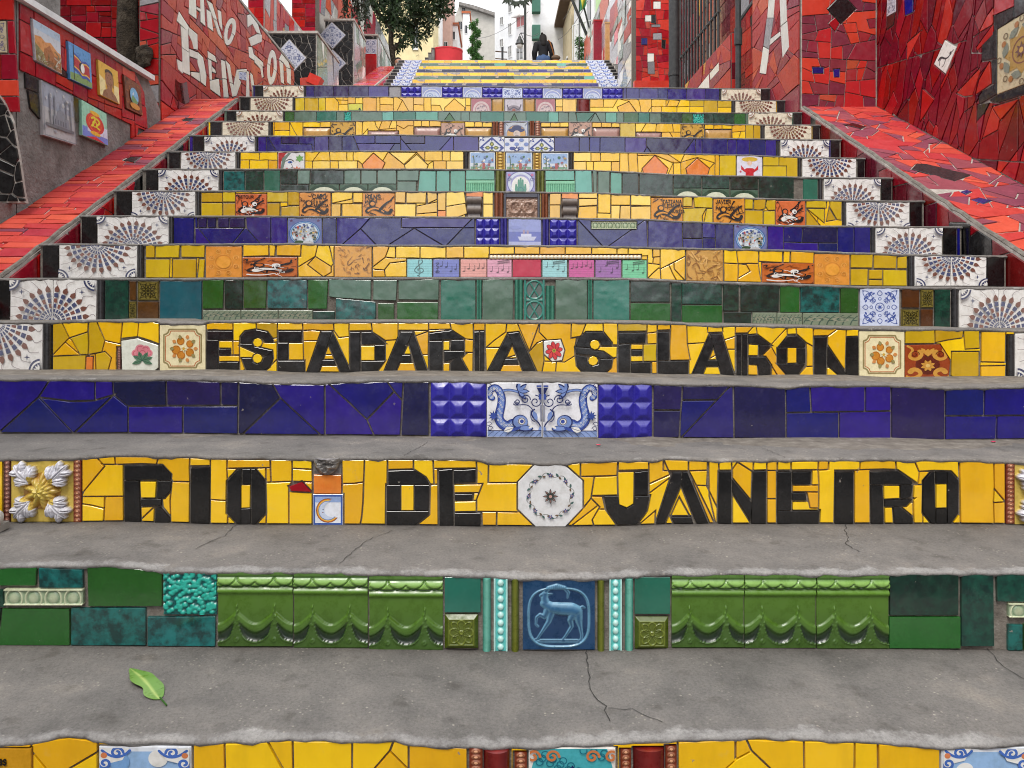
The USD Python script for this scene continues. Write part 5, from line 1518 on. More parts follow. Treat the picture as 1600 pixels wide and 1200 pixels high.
row(9, 'g', 'green step with a hand-shaped figure tile in the middle', 'L 455 251 690 251 1000 250 1300 250 1590 253 R 0 253 190 253 350 259 500 268 960 277 1190 279', '''
kk L 458 253 494 314
fan:b L 498 253 684 316
r:ktube L 687 253 697 318
tm L 701 256 765 256 765 318 701 318
dg L 769 256 823 256 823 318 769 318
t M 54 548 152 548 150 675 54 675
vg M 156 548 258 548 256 630 156 630
gg M 263 548 338 548 336 630 263 630
vg M 343 548 549 548 549 630 343 630
vg M 156 636 330 636 330 675 156 675
p:half M 336 634 520 675
p:half M 526 634 698 675
p:half M 703 634 877 675
gg M 554 548 653 548 653 630 554 630
gg M 660 548 754 548 754 630 660 630
gg M 762 548 877 548 877 630 762 630
gg M 884 548 1018 548 1014 610 884 610
gg M 884 616 1002 616 1000 675 884 675
mg M 1026 551 1124 551 1121 675 1011 675
mg M 1130 551 1209 551 1209 675 1130 675
mg M 1217 551 1307 551 1307 675 1217 675
mg M 1313 547 1490 547 1490 604 1313 604
r:mtrim M 1313 609 1490 675
r:otube2 M 1497 549 1556 675
p:hamsa N 39 483 194 592
r:otube2 N 201 479 246 592
mg N 251 477 407 477 407 528 251 528
r:mtrim N 253 533 409 592
mg N 413 477 500 477 505 595 413 595
gg N 508 477 530 477 528 595 515 595
gg N 537 482 599 482 597 595 537 595
mg N 606 487 664 487 664 595 606 595
vg N 669 492 754 492 754 600 669 600
vg N 762 492 942 492 942 606 762 606
dg N 947 497 1097 497 1097 570 947 570
dg N 1103 499 1249 499 1249 573 1103 573
vg N 1256 503 1404 503 1404 580 1256 578
p:half N 947 574 1097 614
p:half N 1103 577 1249 617
p:half N 1256 583 1404 622
vg N 1410 507 1598 510 1598 630 1410 628
t R 909 281 954 281 954 342 909 342
r:ktube R 957 281 968 343
fan:b R 973 281 1149 347
kk R 1153 282 1184 347
''')

row(10, 'y', 'yellow step with a woman face tile at left and a red-jacketed figure tile at right', 'L 527 195 560 195 760 197 1100 194 1440 193 1590 196 R 0 196 190 196 400 199 700 206 890 213 1105 217', '''
kk L 530 197 562 249
fan:t L 567 197 737 249
r:ktube L 741 197 750 250
/L 752 190 752 255
/L 752 221 871 221
/L 812 190 812 221
/L 781 221 781 255
/L 839 221 839 255
p:face M 139 434 304 540
/M 308 425 308 545
/M 308 487 662 485
/M 405 425 355 490 355 545
/M 460 425 465 485 515 487 517 545
/M 465 485 465 545
/M 570 425 570 487
/M 610 425 610 487
/M 635 487 635 545
o M 735 441 805 500 770 545 685 545 667 510
/M 640 487 667 510
/M 820 487 780 545
/M 830 425 795 485
/M 830 425 925 510
yp M 838 436 1000 436 925 506
yp M 1005 449 1074 515 1050 545 950 545 930 515
/M 880 490 880 545
/M 885 500 945 545
/M 1005 435 1050 480 1055 545
/M 1055 425 1055 490
/M 1072 512 1108 487 1110 545
/M 1055 488 1295 487
/M 1165 425 1165 487
/M 1215 425 1215 487
/M 1190 487 1190 545
r:ktube M 1300 434 1326 545
p:scene2 M 1336 432 1494 545
r:gold M 1500 432 1555 545
p:scene2 N 36 377 179 475
r:gold N 186 380 225 475
p:scene N 231 380 375 475
r:ktube N 380 382 401 475
/N 498 375 498 427
/N 550 375 550 427
/N 655 380 655 485
/N 403 426 656 427
/N 472 426 472 485
/N 512 426 512 485
/N 610 426 610 485
/N 700 385 705 485
/N 750 385 755 490
o N 845 396 915 465 895 490 795 490 778 465
/N 750 395 845 392 945 435
/N 755 480 780 462
/N 945 435 900 490
/N 945 435 985 433 985 495
/N 945 435 945 495
/N 905 380 985 433 1005 390
o N 1075 411 1140 465 1120 495 1030 495 1015 465
/N 985 433 1075 405 1168 435
/N 1168 435 1140 465
/N 1171 395 1172 500
/N 1195 395 1195 500
/N 1286 395 1286 505
p:girl N 1291 398 1427 500
/N 1431 395 1431 510
/N 1430 450 1610 453
/N 1518 395 1518 450
/N 1560 452 1560 510
r:ktube R 893 216 902 272
fan:t R 906 216 1074 272
kk R 1079 218 1102 272
@y2 N 1240 450
@y2 N 1470 430
@y2 N 1560 430
@y2 N 1490 480
@yp M 600 510
@yp M 410 510
@yp M 1240 510
@yp M 1240 460
@yp N 450 400
@yp N 440 450
''', jit=.002, gap=.005)

row(11, 'b', 'violet-blue step with diamond and chequered tiles in the middle', 'L 602 145 800 147 1000 147 1200 143 1400 146 1590 148 R 0 148 200 148 420 151 830 157 1025 159', '''
kk L 605 147 637 194
fan:b L 641 148 797 194
r:ktube L 800 148 806 196
/M 65 325 65 435
/M 75 335 160 435
/M 160 325 160 380 350 382 365 435
/M 270 325 270 380
/M 367 325 365 435
/M 455 325 455 435
/M 540 325 540 435
/M 610 335 665 435
/M 620 378 900 378
/M 745 325 745 378
/M 900 335 805 435
/M 905 325 905 435
/M 905 345 1010 435
/M 935 379 1170 378
/M 1055 325 1055 378
/M 1228 330 1105 435
/M 1235 325 1235 435
/M 1391 325 1391 435
p:diamond M 1396 336 1552 432
p:check N 30 299 160 378
p:diamond N 164 299 297 378
/N 299 290 299 385
/N 435 290 435 390
/N 490 290 490 390
/N 548 295 545 360 490 360
/N 683 295 683 363
/N 545 362 778 366
/N 800 290 797 338 855 385
/N 805 340 765 385
/N 838 342 990 346
/N 928 300 915 346
/N 1062 300 970 390
/N 1066 300 1065 395
/N 1101 305 1101 378
/N 1240 305 1240 395
/N 1065 376 1240 379
/N 1290 310 1290 400
/N 1360 310 1355 400
/N 1445 312 1445 405
r:ktube N 1506 317 1521 405
fan:b R 839 159 989 214
kk R 996 161 1022 214
@bv M 420 380
@bv M 760 400
@bv M 1050 400
@bv M 1310 380
@bv N 360 340
@bv N 610 330
@bv N 730 330
@bv N 870 365
@bv N 990 325
@bv N 460 340
@bv N 1000 380
@bd M 495 380
@bd M 220 360
@bd M 980 350
@bd N 860 325
''', gap=.005)

row(12, 'y', 'yellow step with a tile of a man in a dark hat in the middle', 'L 657 101 860 102 1100 100 1300 97 1590 103 R 0 103 250 103 500 107 780 112 965 113', '''
kk L 660 103 692 146
fanb:t L 696 103 839 146
r:ktube L 842 104 852 148
/M 115 230 115 335
/M 115 298 212 298
/M 213 235 213 335
/M 213 248 285 330
/M 292 235 240 285
/M 295 235 295 335
/M 295 276 470 276
/M 382 235 305 268
/M 402 235 402 276
r:tanbar M 298 281 465 330
/M 468 235 468 335
p:tan1 M 471 246 621 328
/M 624 235 624 335
/M 668 235 660 310
/M 624 330 700 286
/M 672 276 765 268
/M 742 235 752 270 770 295
/M 792 235 768 292 880 282
/M 850 235 830 288
/M 880 235 880 295
/M 878 262 948 298
/M 898 305 950 268 985 268
/M 700 286 700 298 892 298 892 335
r:mauvebar M 702 301 890 330
/M 986 235 986 335
r:mauvebar M 989 279 1152 328
/M 986 273 1156 273
/M 1035 235 1035 273
/M 1085 235 1085 273
/M 1156 235 1156 335
p:tan2 M 1159 251 1302 328
/M 1305 235 1305 335
/M 1305 276 1475 276
/M 1365 235 1365 276
/M 1415 235 1415 276
r:tanbar M 1308 281 1471 330
r:btube M 1478 241 1515 330
r:rdots M 1518 241 1546 330
p:hat N 28 206 158 293
r:btube N 165 206 191 295
r:rdots N 195 206 223 295
/N 226 200 226 300
/N 226 239 378 239
/N 278 200 278 239
/N 330 200 330 239
r:tanbar N 229 244 375 294
p:tan2 N 379 213 502 296
/N 505 205 505 300
/N 505 241 656 241
/N 555 205 555 241
/N 610 205 610 241
r:mauvebar N 508 246 654 296
/N 656 210 656 305
/N 740 215 740 305
/N 802 215 770 266
/N 856 215 850 266
/N 740 266 986 268
/N 940 220 946 266
r:mauvebar N 745 270 880 300
/N 925 268 965 305
p:tan1 N 989 226 1112 304
/N 986 215 986 310
/N 1115 215 1115 310
/N 1115 251 1265 251
/N 1165 215 1165 251
/N 1210 215 1210 251
r:tanbar N 1119 255 1262 303
/N 1265 215 1265 310
/N 1338 225 1338 312
/N 1380 225 1380 312
/N 1266 268 1338 262
/N 1285 310 1312 264
r:ktube N 1421 234 1436 310
fanb:t R 789 113 934 160
kk R 939 115 964 160
@y2 N 700 260
@y2 N 1360 270
@y2 N 1400 270
''', jit=.002, gap=.005)

row(13, 'gg', 'sea-green step with small triangle tiles, fourth from the top of the lower flight', 'L 707 67 890 68 1250 69 1590 70 R 0 70 250 71 730 75 905 73', '''
kk L 710 69 737 101
fanb:b L 741 70 884 103
r:ktube L 885 70 890 103
/M 240 170 240 245
/M 380 170 380 245
/M 505 170 505 245
/M 552 170 552 245
r:bub M 554 182 594 238
/M 596 170 596 245
/M 790 170 790 245
/M 860 170 860 245
/M 1000 170 1000 245
/M 1138 170 1138 245
g M 1210 190 1280 238 1142 238
/M 1282 170 1282 245
/M 1335 170 1335 245
/M 1405 170 1405 245
/M 1550 170 1550 245
g N 82 168 122 207 36 207
/N 145 150 145 215
/N 266 150 266 215
/N 322 150 322 215
/N 375 150 375 215
t N 418 162 520 162 432 207
gg N 522 163 574 207 470 207
/N 412 150 432 215
/N 578 150 578 215
/N 638 150 638 215
/N 676 150 676 215
/N 755 150 755 220
/N 816 150 816 220
/N 878 150 878 220
/N 992 150 992 220
/N 1050 150 1050 222
r:bub N 1053 168 1110 218
/N 1113 150 1113 222
/N 1160 150 1160 222
/N 1275 150 1275 225
/N 1337 150 1337 225
fanb:b R 738 74 874 112
kk R 879 75 903 112
@g M 210 210
@t M 440 210
@t M 930 210
@t M 1480 210
@t N 200 180
@g N 715 185
@t N 785 185
@dg N 930 190
@g N 1020 190
@dg N 1135 190
@dg N 1220 190
@g N 1305 195
@mg M 820 210
@mg M 1060 210
@mg N 290 180
@mg N 610 185
''', gap=.004)

row(14, 'y', 'yellow step with a grey bird tile in the middle, high in the lower flight', 'L 749 24 930 26 1200 24 1590 28 R 0 28 250 30 450 31 690 36 860 36', '''
kk L 752 27 780 66
fanb:t L 784 27 914 67
r:ktube M 230 88 243 170
/M 247 75 247 180
/M 305 75 305 180
/M 392 75 392 180
/M 436 75 436 180
/M 482 80 518 122 512 175
/M 490 104 578 110
/M 545 75 545 108
/M 515 134 575 134
/M 576 75 576 180
p:label M 579 132 665 172
/M 576 130 668 130
/M 622 75 622 130
/M 668 75 668 180
/M 752 75 752 180
/M 775 75 775 180
/M 775 135 860 137
/M 858 75 864 180
/M 866 80 916 108 985 175
/M 916 108 856 172
/M 985 80 985 175
/M 985 135 1050 138
/M 1050 90 1050 180
/M 1095 85 1095 180
/M 1095 138 1150 140 1190 175
/M 1150 135 1215 85
ya M 1240 101 1305 155 1285 176 1192 176 1180 156
/M 1310 85 1310 180
/M 1310 142 1342 142
/M 1342 80 1342 180
p:ruby M 1346 97 1470 178
r:tanbar M 1476 101 1543 178
p:bird N 29 87 130 155
r:tanbar N 139 86 192 155
p:ruby N 199 87 303 157
/N 306 80 306 165
/N 345 80 345 165
/N 306 129 345 130
/N 417 80 420 165
r:rtube N 424 92 490 157
/N 493 80 493 168
/N 566 80 566 131
/N 493 132 635 133
/N 620 130 645 85
ya N 705 103 774 146 755 170 670 170 642 132
/N 642 85 705 100 780 146
/N 756 85 780 146 826 131
/N 826 85 826 165
/N 826 128 960 130
/N 906 85 906 128
ya N 926 92 978 98 966 126 912 126
/N 982 95 962 130 1035 128
/N 882 130 882 170
/N 965 128 965 170
/N 1035 85 1035 170
/N 1112 85 1112 170
/N 1035 128 1112 128
/N 1186 90 1186 172
/N 1186 132 1260 132
r:ktube N 1263 99 1279 168
fanb:t R 698 37 824 75
kk R 829 37 854 75
@y2 N 1075 110
@y2 N 1150 130
@y2 N 1220 115
@y2 M 280 120
@y2 M 350 120
@y2 M 415 120
@yp M 940 140
@yp M 1020 110
@yp M 1120 120
@yp N 380 120
@yp N 325 110
''', jit=.0015, gap=.005)

row(15, 'bv', 'blue step with a row of picture tiles, topmost of the lower flight', 'M 0 17 300 18 500 18 900 20 1300 22 1550 26 N 0 26 300 26 670 27 700 27 1200 31 1420 33 1480 33', '''
kk M -4 20 46 86
fanb:b M 49 20 299 88
r:ktube M 302 21 312 90
/M 365 10 365 100
/M 485 10 485 100
/M 580 10 580 100
/M 703 10 703 100
/M 829 10 829 100
gr M 834 26 904 26 904 92 834 92
r:pyr M 909 22 1033 92
p:eye M 1036 23 1162 92
r:pyr M 1165 24 1290 92
p:eye M 1293 26 1412 92
r:pyr M 1416 29 1541 94
p:fine N 18 28 125 84
r:pyr N 128 29 235 86
p:eye N 237 29 341 86
r:pyr N 345 29 453 88
p:eye N 456 29 558 88
r:pyr N 561 29 670 90
/N 674 20 674 95
/N 690 20 690 95
/N 760 20 760 95
/N 862 20 862 95
/N 915 20 915 100
/N 1018 20 1018 100
/N 1120 20 1120 100
r:ktube N 1196 34 1204 98
fanb:b N 1207 35 1420 99
kk N 1423 36 1476 99
@bd M 425 60
@bd M 530 60
@bd M 640 60
@b N 890 60
@b N 970 60
''', gap=.004)

NAMES8 = {'caio': [('CAIO', .40, .78, .17), ('23 8 96', .36, .62, .10), ('MARCIA', .46, .49, .11)], 'hans': [('HANS', .06, .78, .17), ('LAGUNS', .06, .66, .09)], 'tatiana': [('TATIANA', .34, .80, .13), ('ELEIMOVA', .34, .65, .12), ('RUSSIA', .62, .46, .11)], 'javier': [('JAVIER', .05, .83, .13), ('PATRICIO', .05, .60, .12)], 'text2l': [('2L dias', .30, .80, .10), ('NA O', .34, .66, .10)], 'dog': [('DETOUR', .06, .84, .12)]}
ZTOP = {}
def ztop_fn(i):
    t = ROWS[i]['top']; d = dist(i); X = (t[:, 0] - PX) * d / F; Z = (PY - t[:, 1]) * d / F + EYE
    return lambda x: np.interp(x, X, Z)
LIP = .007
for i in ROWS: ZTOP[i] = ztop_fn(i)
def zbase_fn(i):
    if ROWS[i]['bot'] is not None:
        t = ROWS[i]['bot']; d = dist(i); X = (t[:, 0] - PX) * d / F; Z = (PY - t[:, 1]) * d / F + EYE
        return lambda x: np.interp(x, X, Z)
    return lambda x, f=ZTOP[i - 1]: f(x) + LIP + .001
ZBASE = {i: zbase_fn(i) for i in ROWS}
def tread_mesh(i, x0, x1, zf, zb, d0, d1, seed, nx=260):
    """the walking surface: a worn rounded nosing of cement over the tiles, then a slightly uneven slab"""
    xs = np.linspace(x0, x1, nx)
    prof = [(-.004, -.006), (-.0085, -.001), (-.008, .0035), (-.002, .0065), (.008, .0072), (.022, .0075)] + [(t, .0075) for t in np.linspace(.045, d1 - d0 + .012, 18)]
    ys = np.array([p[0] for p in prof]); off = np.array([p[1] for p in prof])
    X, J = np.meshgrid(xs, np.arange(len(prof)), indexing='ij')
    Y = ys[J]; t = np.clip(Y / (d1 - d0), 0, 1); Z = zf(X) * (1 - t) + (zb(X)) * t + off[J] * (1 - t)
    n = meshkit.fbm(np.stack([X * 16, Y * 16, np.full_like(X, seed)], -1), 4, seed) - .5
    n2 = meshkit.fbm(np.stack([X * 45, Y * 45, np.full_like(X, seed)], -1), 3, seed + 9) - .5
    front = np.exp(-np.maximum(Y, 0) / .03)
    Z = Z + n * .003 + n2 * .003 * (.3 + front)
    Yw = d0 + Y + (n2 * .009 + n * .002) * front
    V = np.stack([X, Yw, Z], -1).reshape(-1, 3); m = len(prof)
    a = (np.arange(nx - 1)[:, None] * m + np.arange(m - 1)[None]).ravel()
    f = np.vstack([np.stack([a, a + m, a + m + 1], 1), np.stack([a, a + m + 1, a + 1], 1)])
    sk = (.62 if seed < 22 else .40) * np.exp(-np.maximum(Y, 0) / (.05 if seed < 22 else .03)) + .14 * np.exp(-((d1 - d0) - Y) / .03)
    return (V, f), np.column_stack([sk.ravel(), np.exp(-((d1 - d0) - Y) / .016).ravel() * (Y < d1 - d0 + .02).ravel(), np.zeros(sk.size)])  # green channel: contact shade along the riser foot, painted into the tread colour
def glyphs(parent, txts, quad, plane, n0, matname):
    ms = []
    for t, u, v, h in txts:
        m = meshkit.text_mesh(t, 1.0, .01, True); q = np.asarray(m.vertices); hh = h
        uv = bil(quad, np.stack([u + q[:, 0] * hh * .78, v + q[:, 1] * hh], 1)); ms.append((plane.w(uv, n0 + np.where(q[:, 2] > .005, .0012, 0.0)), np.asarray(m.faces)))
    part(parent, 'lettering', join(ms), matname)
def step_tiles(i, st_path):
    R = ROWS[i]; d = dist(i); rng = random.Random(100 + i); P = Plane((0, d, 0), (1, 0, 0), (0, 0, 1))
    xs = np.linspace(XL, XR, 120)
    reg = Polygon(list(zip(xs, ZTOP[i](xs) - .0005)) + list(zip(xs[::-1], ZBASE[i](xs[::-1]) + .002)))
    vis = None
    if R['bot'] is None:
        pt = ROWS[i - 1]['top']; vis = lambda px: np.interp(px, pt[:, 0], pt[:, 1]) - 2.0
    def conv(p):
        out = []
        for x, y in p:
            X = (x - PX) * d / F; Z = (PY - y) * d / F + EYE
            if vis is not None and y > vis(x) - 3.2: Z = float(ZBASE[i](X)) + .002
            out.append((X, Z))
        return np.array(out)
    specials, todo, cuts, over = [], [], [], []
    for ln in R['spec'].strip().splitlines():
        key, rest = ln.split(' ', 1) if not ln.startswith('/') else ('/', ln[1:])
        if key == '/': cuts.append(conv(fpts(rest))); continue
        if key[0] == '@': over.append((key[1:], Point(*conv(fpts(rest))[0]))); continue
        p = fpts(rest)
        if len(p) == 2: p = np.array([p[0], (p[1][0], p[0][1]), p[1], (p[0][0], p[1][1])])
        q = conv(p); todo.append((key, q)); specials.append(Polygon(q).buffer(R['gap'] * .5, join_style=2))
    tilt = lambda s=.007: (rng.gauss(0, s), rng.gauss(0, s))
    def solid(kind, poly, jit=0):
        col = KINDS.get(kind, 'grey_tile'); nm = col + '_tile'
        if kind == 'k': nm = 'letter_tile'
        if kind == 'gr': nm, m = 'grey_tile', 'grey_tile_glaze'
        else: m = col + '_glaze'
        part(st_path, nm, slab(poly, P, th=.0065 + rng.uniform(0, .0016), bev=min(.0012, .0004 * d), tilt=tilt()), m)
    for key, q in todo:
        if ':' not in key:
            pg = Polygon(q).buffer(0).intersection(reg.buffer(.002)); pg = pg.buffer(-.0006, join_style=2)
            for g in polys(pg):
                if g.area > 1e-5: solid(key, Polygon(g.simplify(.0008).exterior))
            continue
        kind, nm = key.split(':')
        if kind in ('fan', 'fanb'):
            tl, tr, br, bl = q
            for h in (0, 1):
                f0, f1 = (0, .4985) if h == 0 else (.5015, 1)
                qq = [bl + (br - bl) * f0, bl + (br - bl) * f1, tl + (tr - tl) * f1, tl + (tr - tl) * f0]
                base, L = fan(h, nm == 't', kind == 'fanb', rng.uniform(0, .14)); e = lambda: np.array([rng.gauss(0, .0011), rng.gauss(0, .0011)]); qq = [p_ + e() for p_ in qq]
                m, c = print_mesh(qq, P, base, L)
                part(st_path, 'wheel_tile', m, 'printed_glaze', colors=c)
            continue
        if len(q) == 4: quad, clip = [q[3], q[2], q[1], q[0]], None
        else:
            b = np.array([q.min(0), q.max(0)]); quad = [(b[0][0], b[0][1]), (b[1][0], b[0][1]), (b[1][0], b[1][1]), (b[0][0], b[1][1])]
            clip = Polygon((q - b[0]) / (b[1] - b[0]))
        if kind == 'p':
            fn, lab = PRINTS[nm]; base, L = fn()
            if nm in ('azul',) : L = P_azul(len(specials) + int(q[0][0] * 10))[1]
            m, c = print_mesh(quad, P, base, L, clip=clip)
            path = part(st_path, 'painted_tile', m, 'printed_glaze', colors=c, label=lab)
            if nm in NAMES8 and not (nm == 'dog' and q[0][0] > 0): glyphs(path, NAMES8[nm], quad, P, .0085, 'black_glaze')
        else:
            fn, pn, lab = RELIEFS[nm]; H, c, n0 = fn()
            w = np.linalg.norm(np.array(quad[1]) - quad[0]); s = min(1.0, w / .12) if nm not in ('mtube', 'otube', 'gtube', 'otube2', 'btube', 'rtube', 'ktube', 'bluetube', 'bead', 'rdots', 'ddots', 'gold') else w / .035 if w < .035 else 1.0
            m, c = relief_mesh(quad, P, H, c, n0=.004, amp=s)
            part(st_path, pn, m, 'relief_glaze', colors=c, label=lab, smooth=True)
    # the rest of the riser is filled and split along the joints
    allx = [p[0] for p in np.vstack([c for c in cuts] + [q for _, q in todo])]
    if R['bot'] is not None:
        for x in np.arange(XL, min(allx) - .05, .15): cuts.append(np.array([(x, -1), (x + .01, 3)]))
        for x in np.arange(max(allx) + .002, XR, .15): cuts.append(np.array([(x, -1), (x + .01, 3)]))
    rest = reg.difference(unary_union(specials))
    for c in cells(rest, cuts, R['gap'], rng, R['jit'], minarea=6e-5):
        k = R['fill']
        if i in (1, 5, 9): continue
        for kk, pt in over:
            if c.contains(pt): k = kk
        if k == 'y' and rng.random() < .12: k = 'ya'
        solid(k, c)
G_LOW = 'tiled steps of the lower flight'
for i in sorted(ROWS):
    d0, d1 = dist(i), dist(i + 1); zb = ZBASE.get(i + 1) if i < 5 else (lambda x, f=ZTOP[i]: f(x) + LIP)
    zb = zb or (lambda x, f=ZTOP[i]: f(x) + LIP)
    s = thing('tiled_step', ROWS[i]['label'], 'step', ((XL + XR) / 2, d0, float(ZBASE[i](.1))), G_LOW)
    if i == 15: d1 = d0 + 1.0
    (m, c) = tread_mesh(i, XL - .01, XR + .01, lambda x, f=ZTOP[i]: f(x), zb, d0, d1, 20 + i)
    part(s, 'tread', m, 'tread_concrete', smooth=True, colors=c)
    xs = np.linspace(XL - .008, XR + .008, 90); z0 = float(min(ZBASE[i](xs).min(), .0 + i * RISE)) - .06
    v = np.vstack([np.stack([xs, np.full(90, d0 + .0005), np.full(90, z0)], 1), np.stack([xs, np.full(90, d0 + .0005), ZTOP[i](xs) + .002], 1), np.stack([xs, np.full(90, d1 + .02), ZTOP[i](xs) - .004], 1), np.stack([xs, np.full(90, d1 + .02), np.full(90, z0)], 1)])
    a = np.arange(89); f = []
    for r in range(4):
        b0, b1 = r * 90, ((r + 1) % 4) * 90
        f += [np.stack([b0 + a, b0 + a + 1, b1 + a + 1], 1), np.stack([b0 + a, b1 + a + 1, b1 + a], 1)]
    part(s, 'mortar_bed', (v, np.vstack(f)), 'mortar')
    step_tiles(i, s)
# ---------------------------------------------------------------- walls, ramps and pillars clad in broken tile
_count = {}
def guillotine(b, sx, sy, rng, slant=.15):
    """cut lines that split a box again and again into uneven tiles"""
    out = []
    def go(x0, y0, x1, y1):
        w, h = x1 - x0, y1 - y0
        if w <= sx * rng.uniform(1.0, 1.9) and h <= sy * rng.uniform(1.0, 1.9): return
        if w / sx > h / sy:
            c = x0 + w * rng.uniform(.32, .68); s = rng.uniform(-slant, slant) * min(h, sx)
            out.append([(c - s, y0 - .002), (c + s, y1 + .002)]); go(x0, y0, c, y1); go(c, y0, x1, y1)
        else:
            c = y0 + h * rng.uniform(.32, .68); s = rng.uniform(-slant, slant) * min(w, sy)
            out.append([(x0 - .002, c - s), (x1 + .002, c + s)]); go(x0, y0, x1, c); go(x0, c, x1, y1)
    go(*b); return out
def crazy(b, s, rng, stretch=1.0, ang=0.0):
    from scipy.spatial import Voronoi
    g = np.random.default_rng(rng.randrange(10 ** 6)); w, h = b[2] - b[0], b[3] - b[1]; L = max(w, h) * 1.5 + 2 * s
    n = int((L / s) * (L / s / stretch)) + 8; p = g.uniform(-L / 2, L / 2, (n, 2)); p[:, 1] *= 1.0
    q = p * np.array([1, 1.0]); v = Voronoi(q * np.array([1, 1 / stretch])); ca, sa = math.cos(ang), math.sin(ang); out = []
    for i, j in v.ridge_vertices:
        if i < 0 or j < 0: continue
        a, c = [np.array([v.vertices[k][0], v.vertices[k][1] * stretch]) for k in (i, j)]
        if max(abs(a).max(), abs(c).max()) > L: continue
        R = lambda z: (b[0] + w / 2 + ca * z[0] - sa * z[1], b[1] + h / 2 + sa * z[0] + ca * z[1])
        out.append([R(a), R(c)])
    return out
def mosaic(parent, plane, region, cuts, palette, seed, gap=.006, th=.008, jit=.0015, extra=(), tilt=.012, over=(), minarea=1.5e-4, bev=.0016):
    """sets tiles over a region of a wall. palette: (material, weight); extra: tiles given by shape: (material, polygon)"""
    rng = random.Random(seed); rest = region
    if extra: rest = region.difference(unary_union([e[1].buffer(gap * .6, join_style=2) for e in extra]))
    todo = [(m, Polygon(g.exterior)) for m, e in extra for g in polys(e.intersection(region)) if g.area > 1e-5]
    ms, ws = zip(*palette)
    for c in cells(rest, cuts, gap, rng, jit, minarea):
        m = rng.choices(ms, ws)[0]
        for k, pt in over:
            if c.contains(Point(*pt)): m = k
        todo.append((m, c))
    todo.sort(key=lambda t: -t[1].area / np.linalg.norm(plane.w(np.array(t[1].centroid.coords[0])) - (0, 0, EYE)) ** 2)
    left = {}
    for m, c in todo:
        nm = m.replace('_glaze', '').replace('_tile', '') + '_tile'; k = _count.get((parent, nm), 0)
        s = slab(c, plane, th=th + rng.uniform(0, .003), bev=bev, tilt=(rng.gauss(0, tilt), rng.gauss(0, tilt)))
        if k < 290: _count[(parent, nm)] = k + 1; part(parent, nm, s, m)
        else: left.setdefault(m, []).append(s)
    for m, l in left.items(): part(parent, 'small_tiles', join(l), m, kind='stuff')
def pxpoly(plane, pts, ox=0, oy=0, s=1.0):
    p = np.asarray(pts, float).reshape(-1, 2); return Polygon([plane.px(ox + x / s, oy + y / s) for x, y in p]).buffer(0)
def pxquad(plane, pts, ox=0, oy=0, s=1.0):
    """four photograph corners tl, tr, br, bl -> bl, br, tr, tl in the plane"""
    q = [plane.px(ox + x / s, oy + y / s) for x, y in np.asarray(pts, float).reshape(-1, 2)]; return [q[3], q[2], q[1], q[0]]
def plaque(parent, plane, quad, fn, th=.016, name='plaque', label=None, n0=.004):
    base, L = fn; m, c = print_mesh(quad, plane, base, L, th=th, n0=n0); part(parent, name, m, 'matt_print', colors=c, label=label)
def zx(v): return v + EYE      # heights are measured from the lens
def prism(poly_yz, x0, x1):
    p = np.array(poly_yz, float); n = len(p); tv, tf = tri(Polygon(p))
    v = np.vstack([np.column_stack([np.full(n, x), p]) for x in (x0, x1)]); i = np.arange(n); j = (i + 1) % n
    return v, np.vstack([np.stack([i, j, j + n], 1), np.stack([i, j + n, i + n], 1), tf[:, ::-1], tf + n])
SL = .4758
def ramp_z(Y, off=-1.507): return zx(SL * Y + off)
RED = [('scarlet_glaze', 6), ('red_glaze', 3), ('plum_glaze', 1)]
# ---- left ramp
def ramp(name, label, x0, x1, y0, y1, inner, pal, seed, extra_px, face_pal, off=-1.507, sx=.16, sy=.07, slant=.1):
    r = thing(name, label, 'ramp', ((x0 + x1) / 2, y0, 0))
    body = [(1.2, -.02), (y1, -.02), (y1, ramp_z(y1, off)), (y0, ramp_z(y0, off)), (1.2, ramp_z(y0, off))] if y0 > 1.2 else [(y0, -.02), (y1, -.02), (y1, ramp_z(y1, off)), (y0, ramp_z(y0, off))]
    part(r, 'ramp_core', prism(body, x0, x1), 'pale_mortar')
    P = Plane((0, 0, ramp_z(0, off)), (1, 0, 0), (0, 1, SL)); k = math.hypot(1, SL)
    lip = .022
    a, b = (x0 + .004, x1 - lip) if inner > 0 else (x0 + lip, x1 - .004)
    reg = box(a, max(y0, 2.7) * k, b, y1 * k - .004)
    mosaic(r, P, reg, guillotine(reg.bounds, sx, sy, random.Random(seed), slant), pal, seed, extra=[(m, pxpoly(P, q)) for m, q in extra_px], gap=.008, th=.005, tilt=.02)
    xe = x1 - lip / 2 if inner > 0 else x0 + lip / 2
    rg = np.random.default_rng(seed); ys = np.linspace(max(y0, 2.0), y1, 60)
    part(r, 'mortar_edge', tube(np.stack([xe + rg.normal(0, .0025, 60), ys, ramp_z(ys, off) + .004 + rg.normal(0, .002, 60)], 1), .011, 6), 'mortar')
    # the side that shows above the treads
    xf = x1 if inner > 0 else x0
    Q = Plane((xf, 0, 0), (0, 1 if inner > 0 else -1, 0), (0, 0, 1)); s = 1 if inner > 0 else -1
    pts = [(s * Y, ramp_z(Y, off) - .012) for Y in (2.6, y1)] + [(s * Y, ramp_z(Y, off) - .26) for Y in (y1, 2.6)]
    rf = Polygon(pts).buffer(0)
    mosaic(r, Q, rf, guillotine(rf.bounds, .17, .2, random.Random(seed + 1), .3), face_pal, seed + 1, gap=.006, th=.006)
    return r
XLI, XRI = -1.986, 2.206
